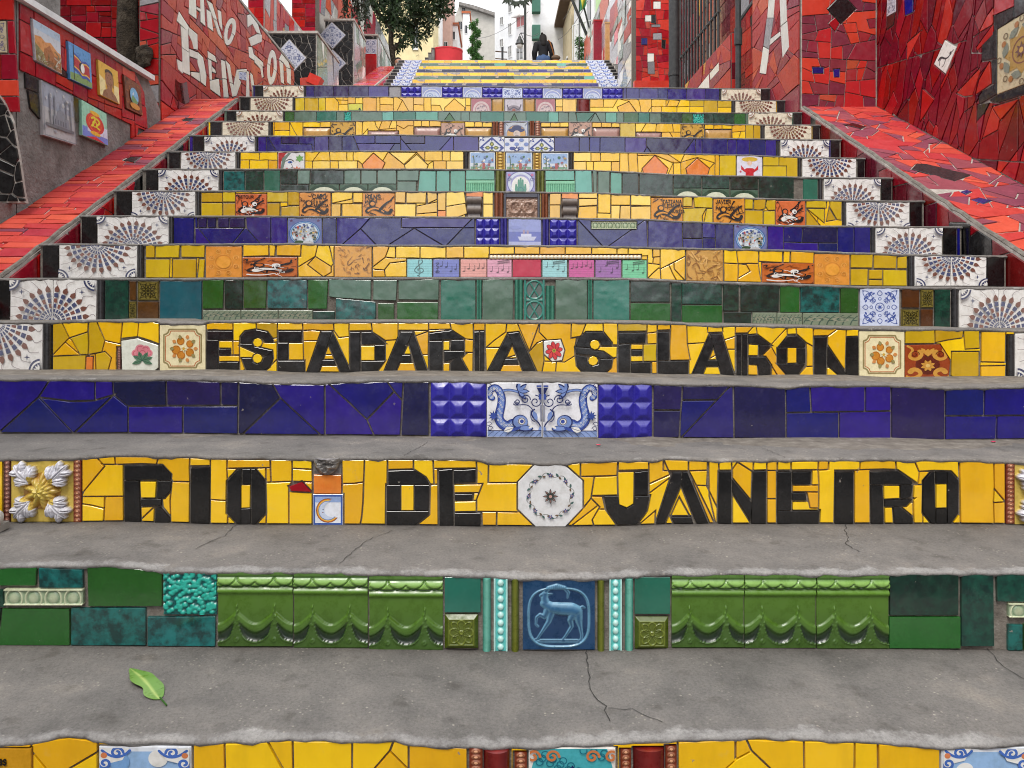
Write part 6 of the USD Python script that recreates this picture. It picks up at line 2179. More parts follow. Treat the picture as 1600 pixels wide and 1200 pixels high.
ramp('tiled_ramp', 'red tiled sloping ramp along the left end of the steps', -2.33, XLI, 1.4, 6.1, +1, [('worn_coral_glaze', 7), ('worn_red_glaze', 2.5), ('worn_plum_glaze', 1)], 11,
     [('black_glaze', [(193, 252, 205, 246, 221, 246, 210, 255)]), ('black_glaze', [(284, 189, 291, 186, 304, 186, 298, 190)])], [('red_glaze', 7), ('dark_red_glaze', 2), ('black_glaze', 1.5)])
ramp('tiled_ramp', 'orange-red and plum tiled sloping ramp along the right end of the steps', XRI, 2.76, 1.4, 5.8, -1, [('worn_coral_glaze', 6), ('worn_plum_glaze', 5), ('worn_red_glaze', 1)], 12,
     [('black_glaze', [(1424, 266, 1432, 258, 1448, 259, 1516, 275, 1490, 284)]), ('black_glaze', [(1318, 196, 1333, 194, 1352, 199, 1344, 203)]), ('blue_glaze', [(1517, 314, 1530, 311, 1548, 315, 1535, 320)]), ('blue_glaze', [(1501, 301, 1510, 298, 1517, 301, 1509, 305)])],
     [('maroon_glaze', 5), ('dark_red_glaze', 4), ('black_glaze', 1.5)], off=-1.487, sx=.085, sy=.10, slant=1.0)
# ---- low wall with picture tiles, left
LWP = Plane((-2.33, 0, 0), (0, 1, 0), (0, 0, 1))
w = thing('plaque_wall', 'low cement wall with a red tile band and six picture tiles, beside the left ramp', 'wall', (-2.45, 4.6, ramp_z(4.6)))
part(w, 'wall_core', prism([(3.86, .0), (5.5, .0), (5.5, zx(1.18)), (5.31, zx(1.345)), (3.86, zx(1.365))], -2.62, -2.33), 'cement_render')
part(w, 'ledge', join([prism([(3.83, zx(1.362)), (5.33, zx(1.345)), (5.33, zx(1.378)), (3.83, zx(1.395))], -2.66, -2.295)]), 'white_paint')
red = pxpoly(LWP, [27, -20, 27, 108, 37, 114, 62, 124, 110, 147, 160, 174, 203, 195, 203, 217, 212, 214, 214, 200, 229, 206, 224, 144, 208, 112, 200, 110, 100, 40, 20, -18]).intersection(box(3.87, 0, 5.5, zx(1.355)))
quads = dict(hills=([45, 29, 88, 54, 91, 116, 50, 94], 'painted tile of orange hills'), flag=([101, 64, 136, 84, 139, 139, 104, 123], 'painted tile of a red and blue flag'), portrait=([148, 93, 179, 112, 182, 163, 151, 148], 'tile with a portrait of a dark man on gold'),
             volcano=([188.5, 117, 214.5, 134, 218, 181, 193, 169], 'brown tile with a small blue and green landscape'), mosque=([58, 125, 108, 150, 113, 227, 62, 211], 'grey drawn tile of a domed building'), lantern=([122, 156, 161, 178, 164, 228, 123, 211], 'tile with a red round lantern'))
ex = [('black_glaze', pxpoly(LWP, [37, 114, 57, 124, 57.5, 145, 38, 138])), ('black_glaze', pxpoly(LWP, [41, 141, 58, 147, 61, 187, 45, 169])), ('black_glaze', pxpoly(LWP, [109, 149, 120, 155, 121, 191, 112, 192])), ('black_glaze', pxpoly(LWP, [91, 105, 103, 114, 103, 122, 92, 117]))]
holes = unary_union([pxpoly(LWP, q[0]).buffer(.004) for q in quads.values()])
ex = [(m, e.difference(holes)) for m, e in ex]
regw = unary_union([red] + [e for _, e in ex]).difference(holes)
rc = guillotine(red.bounds, .17, .15, random.Random(5), .04)
mosaic(w, LWP, regw, rc, [('scarlet_glaze', 3), ('red_glaze', 6)], 5, extra=ex, gap=.005)
def PQ_hills(): return lin(196, 200, 206), [(lin(170, 190, 210), box(0, .8, 1, 1)), (lin(206, 140, 80), Polygon([(0, 0), (0, .62), (.25, .66), (.4, .58), (.6, .64), (.85, .5), (1, .48), (1, 0)])), (lin(160, 100, 56), Polygon([(.2, 0), (.35, .4), (.55, .55), (.75, .35), (1, .4), (1, 0)])), (lin(140, 130, 80), Polygon([(0, 0), (0, .45), (.3, .3), (.45, 0)]))] + scatter(3, 26, .04, [lin(120, 84, 50), lin(190, 186, 170), lin(110, 110, 80)], (0, 0, 1, .35), 'stroke')
def PQ_flag():
    f = lambda y0, y1: Polygon([(.2, y1), (.4, y1 - .05), (.55, y1 - .14), (.75, y1 - .10), (.9, y1 - .15), (.9, y0 - .15), (.75, y0 - .1), (.55, y0 - .14), (.4, y0 - .05), (.2, y0)])
    return lin(90, 150, 206), [(lin(120, 150, 90), Polygon([(0, 0), (1, 0), (1, .16), (.5, .24), (0, .2)])), (lin(60, 80, 160), f(.30, .78)), (lin(226, 180, 70), f(.38, .72)), (lin(170, 40, 50), f(.42, .68)), (BLK, ell(.52, .45, .10, .14)), (WH, ell(.58, .44, .09, .13)), (BLK, st([(.18, .05), (.2, .95)], .03))]
def PQ_portrait(): return lin(222, 176, 70), [(lin(236, 220, 160), Polygon([(0, 0), (0, .6), (.3, .5), (.3, 0)])), (lin(236, 220, 160), Polygon([(1, 0), (1, .5), (.75, .5), (.7, 0)])), (lin(140, 96, 70), Polygon([(.1, 0), (.2, .2), (.38, .28), (.38, .4), (.62, .4), (.62, .28), (.8, .18), (.95, 0)])), (lin(150, 104, 76), ell(.5, .58, .2, .28)), (lin(50, 36, 30), ell(.5, .78, .2, .10)), (lin(150, 104, 76), ell(.5, .68, .18, .12)), (BLK, st([(.66, .8), (.72, .6), (.7, .4)], .02)), (lin(90, 56, 44), st([(.42, .46), (.5, .44), (.58, .46)], .02)), (BLK, circ(.43, .62, .018)), (BLK, circ(.57, .62, .018))]
def PQ_volcano(): return lin(110, 60, 40), scatter(9, 40, .05, [lin(70, 36, 26), lin(150, 90, 50)], (0, 0, 1, 1)) + [(lin(120, 180, 220), circ(.5, .5, .26)), (lin(110, 150, 100), Polygon([(.28, .36), (.4, .52), (.55, .44), (.72, .36), (.6, .27), (.4, .27)])), (lin(200, 140, 60), ell(.5, .18, .3, .1)), (WH, leaf(.4, .5, .14, .06, 60))]
def PQ_mosque():
    d = lin(112, 116, 128); L = [(lin(150, 156, 170), box(0, .55, 1, 1))] + scatter(6, 30, .04, [lin(186, 188, 192), lin(150, 152, 160)], (0, 0, 1, 1))
    for x in (.2, .34, .7, .84): L += [(d, box(x, .25, x + .035, .72)), (d, leaf(x + .018, .7, .14, .05, 90))]
    return lin(172, 172, 174), L + [(lin(126, 130, 140), box(.3, .25, .78, .45)), (lin(126, 130, 140), circ(.54, .45, .14)), (d, st([(.54, .58), (.54, .7)], .02)), (lin(96, 98, 106), box(.06, .2, .94, .26)), (d, box(0, 0, 1, 1).difference(box(.025, .025, .975, .975)))] + [(lin(90, 92, 104), box(.34 + .08 * k, .28, .37 + .08 * k, .38)) for k in range(5)]
def PQ_lantern(): return lin(150, 206, 180), [(lin(110, 130, 206), box(0, 0, 1, .3)), (lin(210, 216, 236), box(.2, .2, 1, .5)), (lin(200, 50, 40), ell(.5, .5, .36, .30)), (lin(226, 110, 40), ring(.5, .5, .24, .02)), (lin(230, 180, 50), ell(.5, .8, .2, .06)), (lin(230, 180, 50), ell(.5, .2, .2, .06)), (lin(200, 40, 50), Polygon([(.1, 0), (.5, .12), (.9, 0)])), (lin(222, 206, 50), st([(.36, .62), (.5, .66), (.44, .5), (.36, .4)], .06)), (lin(222, 206, 50), st([(.56, .66), (.66, .56), (.56, .46), (.66, .38)], .06)), (lin(222, 206, 50), ring(.48, .48, .08, .04))]
for k, f in dict(hills=PQ_hills, flag=PQ_flag, portrait=PQ_portrait, volcano=PQ_volcano, mosque=PQ_mosque, lantern=PQ_lantern).items():
    plaque(w, LWP, pxquad(LWP, quads[k][0]), f(), label=quads[k][1], name='picture_tile')
# ---- kerb wall and red pillar at the left edge
kw = struct('side_terrace', join([bx(-3.6, -2.332, 1.2, 3.855, -.02, zx(.372))]), 'cement_render')
PP = Plane((0, 3.83, 0), (1, 0, 0), (0, 0, 1))
p = thing('tiled_pillar', 'red tiled pillar with a painted beige tile, at the far left edge above black crazy paving', 'pillar', (-2.6, 4.0, zx(.36)))
part(p, 'pillar_core', bx(-3.0, -2.335, 3.8305, 4.25, zx(.37), zx(2.4)), 'cement_render')
tq0 = pxquad(PP, [-38, 35, 11, 34, 13, 83, -38, 83]); plaque(p, PP, tq0, P_fine(lin(90, 84, 110), lin(170, 158, 130)), th=.010, name='painted_tile', n0=0.0)
reg = pxpoly(PP, [-190, -60, 21, -60, 23, 30, 27, 90, 32, 176, -190, 176]).difference(Polygon(tq0).buffer(.005))
cuts = [[PP.px(-200, y), PP.px(40, y)] for y in (33, 85, 125, 151)] + [[PP.px(x, y0), PP.px(x, y1)] for x, y0, y1 in ((3, 85, 125), (9, 151, 180), (-45, -60, 33), (-70, 33, 90), (-60, 85, 125), (-90, 125, 151), (-120, -60, 180))]
mosaic(p, PP, reg, cuts, [('red_glaze', 8), ('scarlet_glaze', 2)], 21, gap=.006, jit=.0005, extra=[])
pb = thing('crazy_paved_plinth', 'black crazy-tiled bulging plinth with grey joints, below the red pillar', 'plinth', (-2.5, 3.78, zx(.37)))
def blob(pts, y0, y1):
    pv = np.array([PP.px(*q) for q in np.array(pts, float).reshape(-1, 2)]); t, f = tri(Polygon(pv)); n = len(pv); i = np.arange(n); j = (i + 1) % n
    v = np.vstack([np.column_stack([pv[:, 0], np.full(n, y), pv[:, 1]]) for y in (y0, y1)]); return v, np.vstack([np.stack([i, j, j + n], 1), np.stack([i, j + n, i + n], 1), f, f[:, ::-1] + n])
bl = [-190, 146, 0, 146, 13, 164, 24, 192, 34, 250, 41, 300, 45, 318, -190, 320]
part(pb, 'mortar_bed', blob(bl, 3.795, 3.8295), 'pale_mortar')
PB = Plane((0, 3.795, 0), (1, 0, 0), (0, 0, 1)); rg = pxpoly(PB, bl).buffer(-.008)
mosaic(pb, PB, rg, crazy(rg.bounds, .07, random.Random(8)), [('soot_black_glaze', 1)], 22, gap=.008)
# ---- letter wall on the left, with its red end pier, and the red wall behind
P1 = Plane((-2.335, 0, 0), (0, 1, 0), (0, 0, 1))
lw = thing('letter_wall', 'brick-red mosaic wall with big white letters above the top of the left ramp', 'wall', (-2.42, 7.3, zx(1.3)))
part(lw, 'wall_core', prism([(5.5, zx(.8)), (9.12, zx(.8)), (9.2, zx(1.6)), (9.12, zx(2.44)), (5.5, zx(2.62))], -2.475, -2.335), 'dark_mortar')
part(lw, 'coping', prism([(5.48, zx(2.62)), (9.13, zx(2.44)), (9.13, zx(2.465)), (5.48, zx(2.645))], -2.49, -2.325), 'pale_mortar')
LZ = lambda *a: pxpoly(P1, a, 240, 0, 6.154)
def LE(cx, cy, rx, ry, hx, hy, lean):
    t = np.linspace(0, 2 * math.pi, 22)[:-1]; o = [(cx + rx * math.cos(a) + lean * math.sin(a), cy + ry * math.sin(a)) for a in t]; h = [(cx + hx * math.cos(a) + lean * .7 * math.sin(a), cy + hy * math.sin(a)) for a in t]
    f = lambda q: Polygon([P1.px(240 + x / 6.154, y / 6.154) for x, y in q]).buffer(0)
    g = f(o).difference(f(h)); c = g.centroid; b = g.bounds
    return [Polygon(q.exterior) for q in polys(g.difference(LineString([(b[0] - 1, c.y), (b[2] + 1, c.y)]).buffer(.002)))]
let = [LZ(335, -120, 395, -120, 400, 185, 330, 130), LZ(404, 65, 480, 110, 480, 140, 404, 88), LZ(440, -40, 475, -10, 482, 250, 440, 212),
       LZ(498, 90, 540, 120, 566, 302, 510, 260), LZ(500, 0, 556, 36, 600, 200, 560, 170), LZ(562, 175, 602, 205, 655, 376, 612, 332), LZ(604, 92, 640, 112, 655, 300, 624, 242),
       LZ(885, 150, 920, 138, 985, 200, 1030, 330, 985, 310, 940, 230, 893, 262), LZ(905, 370, 985, 330, 1032, 334, 1030, 400, 930, 445), LZ(905, 450, 940, 455, 955, 520, 1045, 600, 1050, 640, 910, 548),
       LZ(235, 110, 325, 256, 316, 300, 214, 200), LZ(246, 250, 318, 300, 328, 500, 262, 456), LZ(262, 462, 330, 506, 342, 725, 272, 692), LZ(210, 568, 262, 598, 268, 710, 224, 668), LZ(326, 258, 410, 330, 415, 478, 376, 470, 360, 400, 328, 332),
       LZ(332, 470, 412, 504, 418, 570, 336, 540), LZ(416, 500, 466, 550, 496, 720, 490, 830, 444, 790, 436, 690, 412, 600), LZ(347, 692, 432, 702, 438, 786, 350, 730),
       LZ(506, 490, 580, 540, 600, 602, 512, 560), LZ(512, 566, 545, 584, 550, 770, 528, 765), LZ(530, 778, 616, 758, 630, 930, 536, 860), LZ(552, 640, 582, 672, 590, 705, 552, 690),
       LZ(640, 574, 680, 590, 694, 760, 650, 750), LZ(652, 756, 694, 766, 716, 940, 664, 936), LZ(682, 580, 722, 622, 752, 800, 720, 790), LZ(722, 796, 754, 806, 782, 905, 750, 925),
       LZ(792, 672, 882, 664, 884, 690, 806, 700, 812, 760, 830, 790, 790, 920, 750, 930, 764, 800), LZ(884, 680, 904, 690, 914, 936, 882, 930), LZ(918, 690, 945, 720, 975, 936, 944, 936),
       LZ(962, 560, 1040, 600, 1056, 740, 1034, 750, 1020, 660, 960, 602), LZ(1200, 570, 1225, 515, 1280, 560, 1310, 660, 1270, 646, 1240, 600), LZ(1270, 652, 1310, 668, 1310, 815, 1275, 790), LZ(1202, 580, 1238, 610, 1246, 810, 1216, 790)]
let += LE(724, 305, 52, 132, 20, 80, -22) + LE(1130, 648, 45, 168, 17, 98, -8)
blu = LZ(808, 690, 880, 698, 882, 775, 812, 760)
rgw = Polygon([(5.51, zx(.85)), (9.1, zx(.85)), (9.18, zx(1.6)), (9.1, zx(2.43)), (5.51, zx(2.61))])
let = [l.difference(blu.buffer(.004)) for l in let]
mosaic(lw, P1, rgw, guillotine(rgw.bounds, .15, .11, random.Random(31), .5), [('brick_red_glaze', 8), ('red_glaze', 2), ('plum_glaze', 1)], 31, extra=[('white_glaze', l) for l in let if l.area > 1e-4 and l.geom_type == 'Polygon'] + [('fig', blu)] if False else [('white_glaze', l) for l in let if not l.is_empty and l.geom_type == 'Polygon'], gap=.007)
plaque(lw, P1, pxquad(P1, [808, 690, 880, 698, 882, 775, 812, 760], 240, 0, 6.154), P_fine(lin(50, 70, 140), lin(206, 212, 230)), th=.010, name='painted_tile', label='small blue and white tile set in a letter', n0=.002)
PE = Plane((0, 5.5, 0), (1, 0, 0), (0, 0, 1)); rge = box(-2.472, zx(.85), -2.338, zx(2.6))
mosaic(lw, PE, rge, guillotine(rge.bounds, .10, .08, random.Random(32), .3), [('red_glaze', 6), ('brick_red_glaze', 3), ('grey_tile_glaze', .5)], 32, gap=.008)
# glazed gutter piece leaning on the wall foot
a = np.linspace(-.9, .9, 9); gp = np.array([P1.w(np.array(P1.px(275, 147)))]).reshape(3)
gv = []
for s in (0, 1):
    for r in (.060, .048):
        gv.append(np.stack([gp[0] + .055 + r * np.sin(a) * .55 - s * .02, gp[1] + r * np.sin(a), gp[2] - .07 + s * .15 - s * .0 + r * (1 - np.cos(a))], 1))
n = 9; V = np.vstack(gv); fs = []
for u0, u1 in ((0, 2), (3, 1), (1, 0), (2, 3)):
    i = np.arange(n - 1); fs += [np.stack([u0 * n + i, u0 * n + i + 1, u1 * n + i + 1], 1), np.stack([u0 * n + i, u1 * n + i + 1, u1 * n + i], 1)]
part(lw, 'gutter_tile', (V, np.vstack(fs)), 'ox_blood_glaze', label='dark maroon gutter tile sticking out of the wall foot')
PBk = Plane((0, 5.86, 0), (1, 0, 0), (0, 0, 1))
bw = thing('tiled_wall', 'dark red tiled wall facing the steps, behind the low wall with picture tiles', 'wall', (-3.1, 5.9, zx(.9)))
part(bw, 'wall_core', bx(-5.0, -2.478, 5.8605, 6.05, zx(.6), zx(3.2)), 'dark_mortar')
rb = box(-4.98, zx(1.0), -2.482, zx(3.15))
mosaic(bw, PBk, rb, guillotine(rb.bounds, .115, .07, random.Random(33), .05), [('red_glaze', 5), ('dark_red_glaze', 5), ('crimson_glaze', .6)], 33, gap=.006, jit=.0006)
tk = thing('mossy_trunk', 'mossy dark trunk with a grey knob, in front of the dark red wall', 'trunk', (-2.62, 5.68, zx(.7)))
ys = np.linspace(0, 1, 14); pts = np.array([[PBk.px(203 + 4 * math.sin(7 * t), 150 - 190 * t)[0] * .969, 5.68 + .02 * math.sin(9 * t), zx(.75 + 1.75 * t)] for t in ys])
def lumpy(m, amp, sc, seed=0):
    v, f = m; v = np.asarray(v, float); c = v.mean(0); n = meshkit.fbm(v * sc, 3, seed) - .5; d = v - c; d[:, 2] *= .2; d /= np.linalg.norm(d, axis=1, keepdims=True) + 1e-9
    return v + d * n[:, None] * amp, f
part(tk, 'trunk', lumpy(tube(pts, np.linspace(.085, .065, 14) * 1.0, 14), .05, 14), 'bark', smooth=True)
import trimesh
sp = trimesh.creation.icosphere(3, .085); part(tk, 'knob', lumpy((np.asarray(sp.vertices) * [.70, .35, .95] + [-2.43, 5.475, zx(1.55)], np.asarray(sp.faces)), .06, 22, 3), 'bark', smooth=True)
# ---- right: front pillar, dark wall, letter A wall
PR = Plane((0, 5.79, 0), (1, 0, 0), (0, 0, 1))
p = thing('tiled_pillar', 'coral and plum tiled pillar with a black diamond, at the top of the right ramp', 'pillar', (2.46, 5.9, ramp_z(5.79)))
part(p, 'pillar_core', bx(2.205, 2.765, 5.7905, 6.05, ramp_z(5.8) - .3, zx(2.45)), 'pale_mortar')
rp = box(2.21, zx(1.22), 2.748, zx(2.42)); Z8 = lambda pl, *a: pxpoly(pl, a, 1240, 0, 4.4444)
mosaic(p, PR, rp, guillotine(rp.bounds, .095, .085, random.Random(42), .35), [('scarlet_glaze', 5), ('plum_glaze', 5), ('brick_red_glaze', 1)], 42, gap=.006, extra=[('black_glaze', Z8(PR, 335, -40, 428, 65, 325, 166, 232, 65)), ('blue_glaze', Z8(PR, 130, 470, 205, 470, 205, 510, 132, 510)), ('blue_glaze', Z8(PR, 276, 485, 315, 482, 314, 536, 280, 536)), ('red_glaze', Z8(PR, 240, 165, 285, 125, 315, 165, 285, 218))])
PW = Plane((2.762, 0, 0), (0, -1, 0), (0, 0, 1))
rw = thing('mosaic_wall', 'tall dark red crazy-tiled wall along the right ramp', 'wall', (2.9, 4.2, 0))
part(rw, 'wall_core', prism([(1.6, -.02), (6.04, -.02), (6.04, zx(2.5)), (1.6, zx(2.5))], 2.7625, 2.98), 'pale_mortar')
rr = Polygon([(-5.78, ramp_z(5.78, -1.48)), (-5.78, zx(2.4)), (-2.5, zx(2.4)), (-2.5, ramp_z(2.5, -1.48))]).buffer(0)
ZW = lambda *a: Z8(PW, *a)
exw = [('black_glaze', ZW(1397, 112, 1540, 52, 1542, 120, 1430, 205, 1400, 222)), ('black_glaze', ZW(1546, -60, 1800, -160, 1800, -25, 1546, 126)), ('black_glaze', ZW(1322, 290, 1424, 196, 1424, 404, 1318, 424)), ('black_glaze', ZW(1384, 420, 1420, 412, 1420, 575, 1388, 585)),
       ('black_glaze', ZW(1296, 672, 1330, 630, 1420, 576, 1422, 650, 1302, 722)), ('black_glaze', ZW(1425, 662, 1800, 520, 1800, 590, 1430, 712, 1374, 705, 1380, 690)), ('black_glaze', ZW(1288, 732, 1370, 712, 1330, 790, 1282, 838)),
       ('black_glaze', ZW(655, 118, 712, 88, 700, 170, 655, 205)), ('blue_glaze', ZW(776, -40, 836, -40, 836, 84, 782, 106)), ('red_glaze', ZW(1145, 645, 1300, 480, 1304, 500, 1250, 660, 1190, 668)), ('red_glaze', ZW(1300, 555, 1372, 430, 1380, 580, 1275, 655)),
       ('red_glaze', ZW(1280, 330, 1396, 175, 1396, 240, 1284, 352)), ('red_glaze', ZW(1395, 745, 1570, 690, 1450, 830)), ('red_glaze', ZW(890, 840, 905, 620, 985, 690)), ('scarlet_glaze', ZW(798, 300, 895, 215, 795, 420)), ('red_glaze', ZW(640, 760, 700, 640, 730, 715, 675, 820)), ('red_glaze', ZW(1410, -60, 1540, -90, 1540, 42, 1405, 105))]
fq = pxquad(PW, [1060, 280, 1140, 330, 1065, 510, 985, 445], 1240, 0, 4.4444); tq = pxquad(PW, [658, -50, 720, -60, 716, 80, 655, 115], 1240, 0, 4.4444); bq = pxquad(PW, [1428, 205, 1790, -15, 1790, 515, 1424, 655], 1240, 0, 4.4444)
hol = unary_union([Polygon(q).buffer(.004) for q in (fq, tq, bq)])
mosaic(rw, PW, rr.difference(hol), crazy(rr.bounds, .095, random.Random(51), 2.6, -.35) + guillotine(rr.bounds, .45, .4, random.Random(52), .9), [('dark_red_glaze', 14), ('red_glaze', 4), ('maroon_glaze', 2)], 51, gap=.007, extra=[(m, e.difference(hol)) for m, e in exw], minarea=3e-4)
for q, f, l in ((fq, P_tilefig(), 'white tile with a black running figure'), (tq, P_fine(lin(90, 96, 120), lin(206, 206, 214)), 'small white patterned tile'), (bq, P_beige_floral(), 'large beige tile with a floral medallion')): plaque(rw, PW, q, f, th=.009, name='painted_tile', label=l, n0=0.0)
PA = Plane((2.2, 0, 0), (0, -1, 0), (0, 0, 1))
aw = thing('letter_wall', 'rust-red mosaic wall with a tall white letter A, behind the right pillar', 'wall', (2.3, 6.3, zx(1.2)))
part(aw, 'wall_core', prism([(6.052, zx(.6)), (6.86, zx(.6)), (6.86, zx(2.6)), (6.052, zx(2.6))], 2.2005, 2.4), 'dark_mortar')
part(aw, 'pier', prism([(5.793, zx(.6)), (6.05, zx(.6)), (6.05, zx(2.6)), (5.793, zx(2.6))], 2.2005, 2.2045), 'dark_mortar')
Z7 = lambda pl, *a: pxpoly(pl, a, 1020, 0, 6.154)
ra = box(-6.85, zx(1.05), -5.80, zx(2.58))
exA = [Z7(PA, 1130, -130, 1195, -130, 1172, 170, 1108, 170), Z7(PA, 1106, 178, 1172, 178, 1130, 470, 1075, 440), Z7(PA, 1073, 450, 1128, 480, 1098, 712, 1040, 702), Z7(PA, 1222, -130, 1290, -130, 1300, 200, 1240, 250), Z7(PA, 1242, 258, 1302, 208, 1322, 450, 1260, 556), Z7(PA, 1142, 375, 1234, 305, 1238, 345, 1134, 436)]
mosaic(aw, PA, ra, guillotine(ra.bounds, .2, .11, random.Random(61), .9), [('brick_red_glaze', 7), ('plum_glaze', 3), ('dark_red_glaze', 1)], 61, gap=.006, extra=[('white_glaze' if k != 1 else 'grey_tile_glaze', e) for k, e in enumerate(exA)])
LWR = thing('low_wall', 'rust-red tiled low wall with part of a white letter, left of the gate post', 'wall', (2.3, 8.4, zx(1.58)))
part(LWR, 'wall_core', prism([(7.5, zx(1.4)), (9.32, zx(1.4)), (9.32, zx(2.31)), (7.5, zx(2.345))], 2.2005, 2.268), 'dark_mortar')
rl = Polygon([(-9.3, zx(1.45)), (-7.51, zx(1.45)), (-7.51, zx(2.335)), (-9.3, zx(2.3))])
mosaic(LWR, PA, rl, guillotine(rl.bounds, .2, .12, random.Random(62), .7), [('brick_red_glaze', 8), ('plum_glaze', 2), ('tan_glaze', .4)], 62, gap=.006, extra=[('white_glaze', Z7(PA, 440, 850, 545, 715, 550, 850)), ('white_glaze', Z7(PA, 556, 705, 640, 600, 640, 680, 560, 770))])
PCe = Plane((0, 7.5, 0), (1, 0, 0), (0, 0, 1)); rce = box(2.203, zx(1.5), 2.266, zx(2.34))
mosaic(LWR, PCe, rce, [[(2.1, zx(z)), (2.3, zx(z + .01))] for z in (1.62, 1.76, 1.9, 2.05, 2.2)], [('scarlet_glaze', 3), ('plum_glaze', 2), ('dark_red_glaze', 1)], 63, gap=.005)
gp = thing('gate_post', 'dark round gate post with a raking arm, between the two letter walls', 'post', (2.205, 7.3, zx(1.58)))
part(gp, 'post', tube([(2.205, 7.3, zx(1.55)), (2.205, 7.3, zx(2.9))], .026, 12), 'iron')
part(gp, 'collar', tube([(2.205, 7.3, zx(2.17)), (2.205, 7.3, zx(2.32))], .036, 12), 'iron')
part(gp, 'arm', tube([(2.21, 7.3, zx(2.38)), (2.46, 7.22, zx(2.75))], .014, 8), 'iron')
# ---- deeper on the right: maroon wall, iron gate, column, red pillar
PM = Plane((3.0, 0, 0), (0, -1, 0), (0, 0, 1))
mw = thing('tiled_wall', 'maroon wall of small tiles behind the iron bars on the right', 'wall', (3.1, 10, zx(1.58)))
part(mw, 'wall_core', prism([(6.9, zx(1.5)), (13.6, zx(1.5)), (13.6, zx(5.2)), (6.9, zx(5.2))], 3.0005, 3.2), 'dark_mortar')
rm = box(-13.4, zx(1.7), -7.6, zx(4.9))
mosaic(mw, PM, rm, guillotine(rm.bounds, .30, .22, random.Random(71), .06), [('maroon_glaze', 6), ('dark_red_glaze', 4), ('red_glaze', 1.6), ('black_glaze', 1.2), ('grey_tile_glaze', .5), ('dark_yellow_glaze', .2)], 71, gap=.008)
gt = thing('iron_gate', 'iron gate of tall upright bars in front of the maroon wall', 'gate', (2.6, 10.4, zx(1.58)))
for k, Y in enumerate(np.linspace(9.45, 11.4, 13)): part(gt, 'bar', tube([(2.62, Y, zx(1.55)), (2.62, Y, zx(4.6))], .016, 6), 'iron')
for z in (1.8, 3.2, 4.5): part(gt, 'rail', tube([(2.62, 9.4, zx(z)), (2.62, 11.45, zx(z))], .018, 6), 'iron')
mc = thing('iron_column', 'thick dark round column in front of the red pillar with scattered white tiles', 'column', (2.58, 11.7, zx(1.58)))
part(mc, 'shaft', tube([(2.60, 11.7, zx(1.55)), (2.60, 11.7, zx(5.2))], .082, 18), 'iron', smooth=40)
part(mc, 'sleeve', tube([(2.60, 11.7, zx(3.02)), (2.60, 11.7, zx(3.08))], .092, 18), 'iron')
PP2 = Plane((0, 14.0, 0), (1, 0, 0), (0, 0, 1))
rp2 = thing('tiled_pillar', 'bright red tiled pillar with a few white and black tiles, right of the upper flight', 'pillar', (2.72, 14.2, zx(3.3)))
part(rp2, 'pillar_core', bx(2.425, 3.02, 14.0005, 14.4, zx(2.2), zx(6.2)), 'dark_mortar')
part(rp2, 'base_ledge', bx(2.38, 3.05, 13.86, 13.999, zx(2.2), zx(3.50)), 'scarlet_glaze')
r2 = box(2.43, zx(3.52), 3.01, zx(6.1)); Z6 = lambda *a: pxpoly(PP2, a, 900, 0, 8.0)
mosaic(rp2, PP2, r2, guillotine(r2.bounds, .13, .13, random.Random(81), .2), [('red_glaze', 5), ('scarlet_glaze', 5), ('plum_glaze', 1), ('brick_red_glaze', 1)], 81, gap=.007,
       extra=[('white_glaze', Z6(968, 25, 1055, 25, 1055, 112, 968, 112)), ('white_glaze', Z6(865, 195, 938, 195, 938, 270, 865, 270)), ('black_glaze', Z6(945, 190, 990, 190, 1000, 300, 942, 285)), ('black_glaze', Z6(1072, 500, 1118, 505, 1112, 605, 1072, 595)), ('grey_tile_glaze', Z6(945, 310, 1050, 310, 1050, 340, 945, 340)), ('grey_tile_glaze', Z6(965, 420, 1065, 415, 1070, 495, 962, 495)), ('white_glaze', Z6(895, 672, 972, 672, 972, 770, 895, 775)), ('grey_tile_glaze', Z6(897, 780, 978, 776, 980, 925, 900, 925)), ('blue_glaze', Z6(818, 482, 888, 480, 888, 558, 818, 560))])
def long_wall(name, label, x, side, y0, y1, z0, ztop0, ztop1, pal, seed, sx, sy, thick=.25, core='pale_mortar', slant=.4, group=None):
    w_ = thing(name, label, 'wall', (x, (y0 + y1) / 2, zx(z0)), group)
    a, b = (x - thick, x - .0005) if side > 0 else (x + .0005, x + thick)
    part(w_, 'wall_core', prism([(y0, zx(z0)), (y1, zx(z0)), (y1, zx(ztop1)), (y0, zx(ztop0))], a, b), core)
    pl = Plane((x, 0, 0), (0, side, 0), (0, 0, 1)); reg = Polygon([(side * y0, zx(z0 + .02)), (side * y1, zx(z0 + .02)), (side * y1, zx(ztop1 - .03)), (side * y0, zx(ztop0 - .03))]).buffer(-.01)
    mosaic(w_, pl, reg, guillotine(reg.bounds, sx, sy, random.Random(seed), slant), pal, seed, gap=.010, minarea=4e-4)
    return w_
MIX = [('white_glaze', 4), ('grey_tile_glaze', 5), ('mirror_tile', 2), ('brick_red_glaze', 3), ('crimson_glaze', 1)]
long_wall('mosaic_wall', 'pink and grey mosaic wall just left of the bright red pillar, right of the upper flight', 2.42, -1, 14.42, 16.0, 2.6, 6.6, 6.6, MIX, 91, .35, .18)
long_wall('mosaic_wall', 'far pale pink mosaic wall with a sloping top, right of the upper flight', 2.95, -1, 19.4, 27.0, 4.6, 7.9, 8.2, MIX, 92, .6, .25)
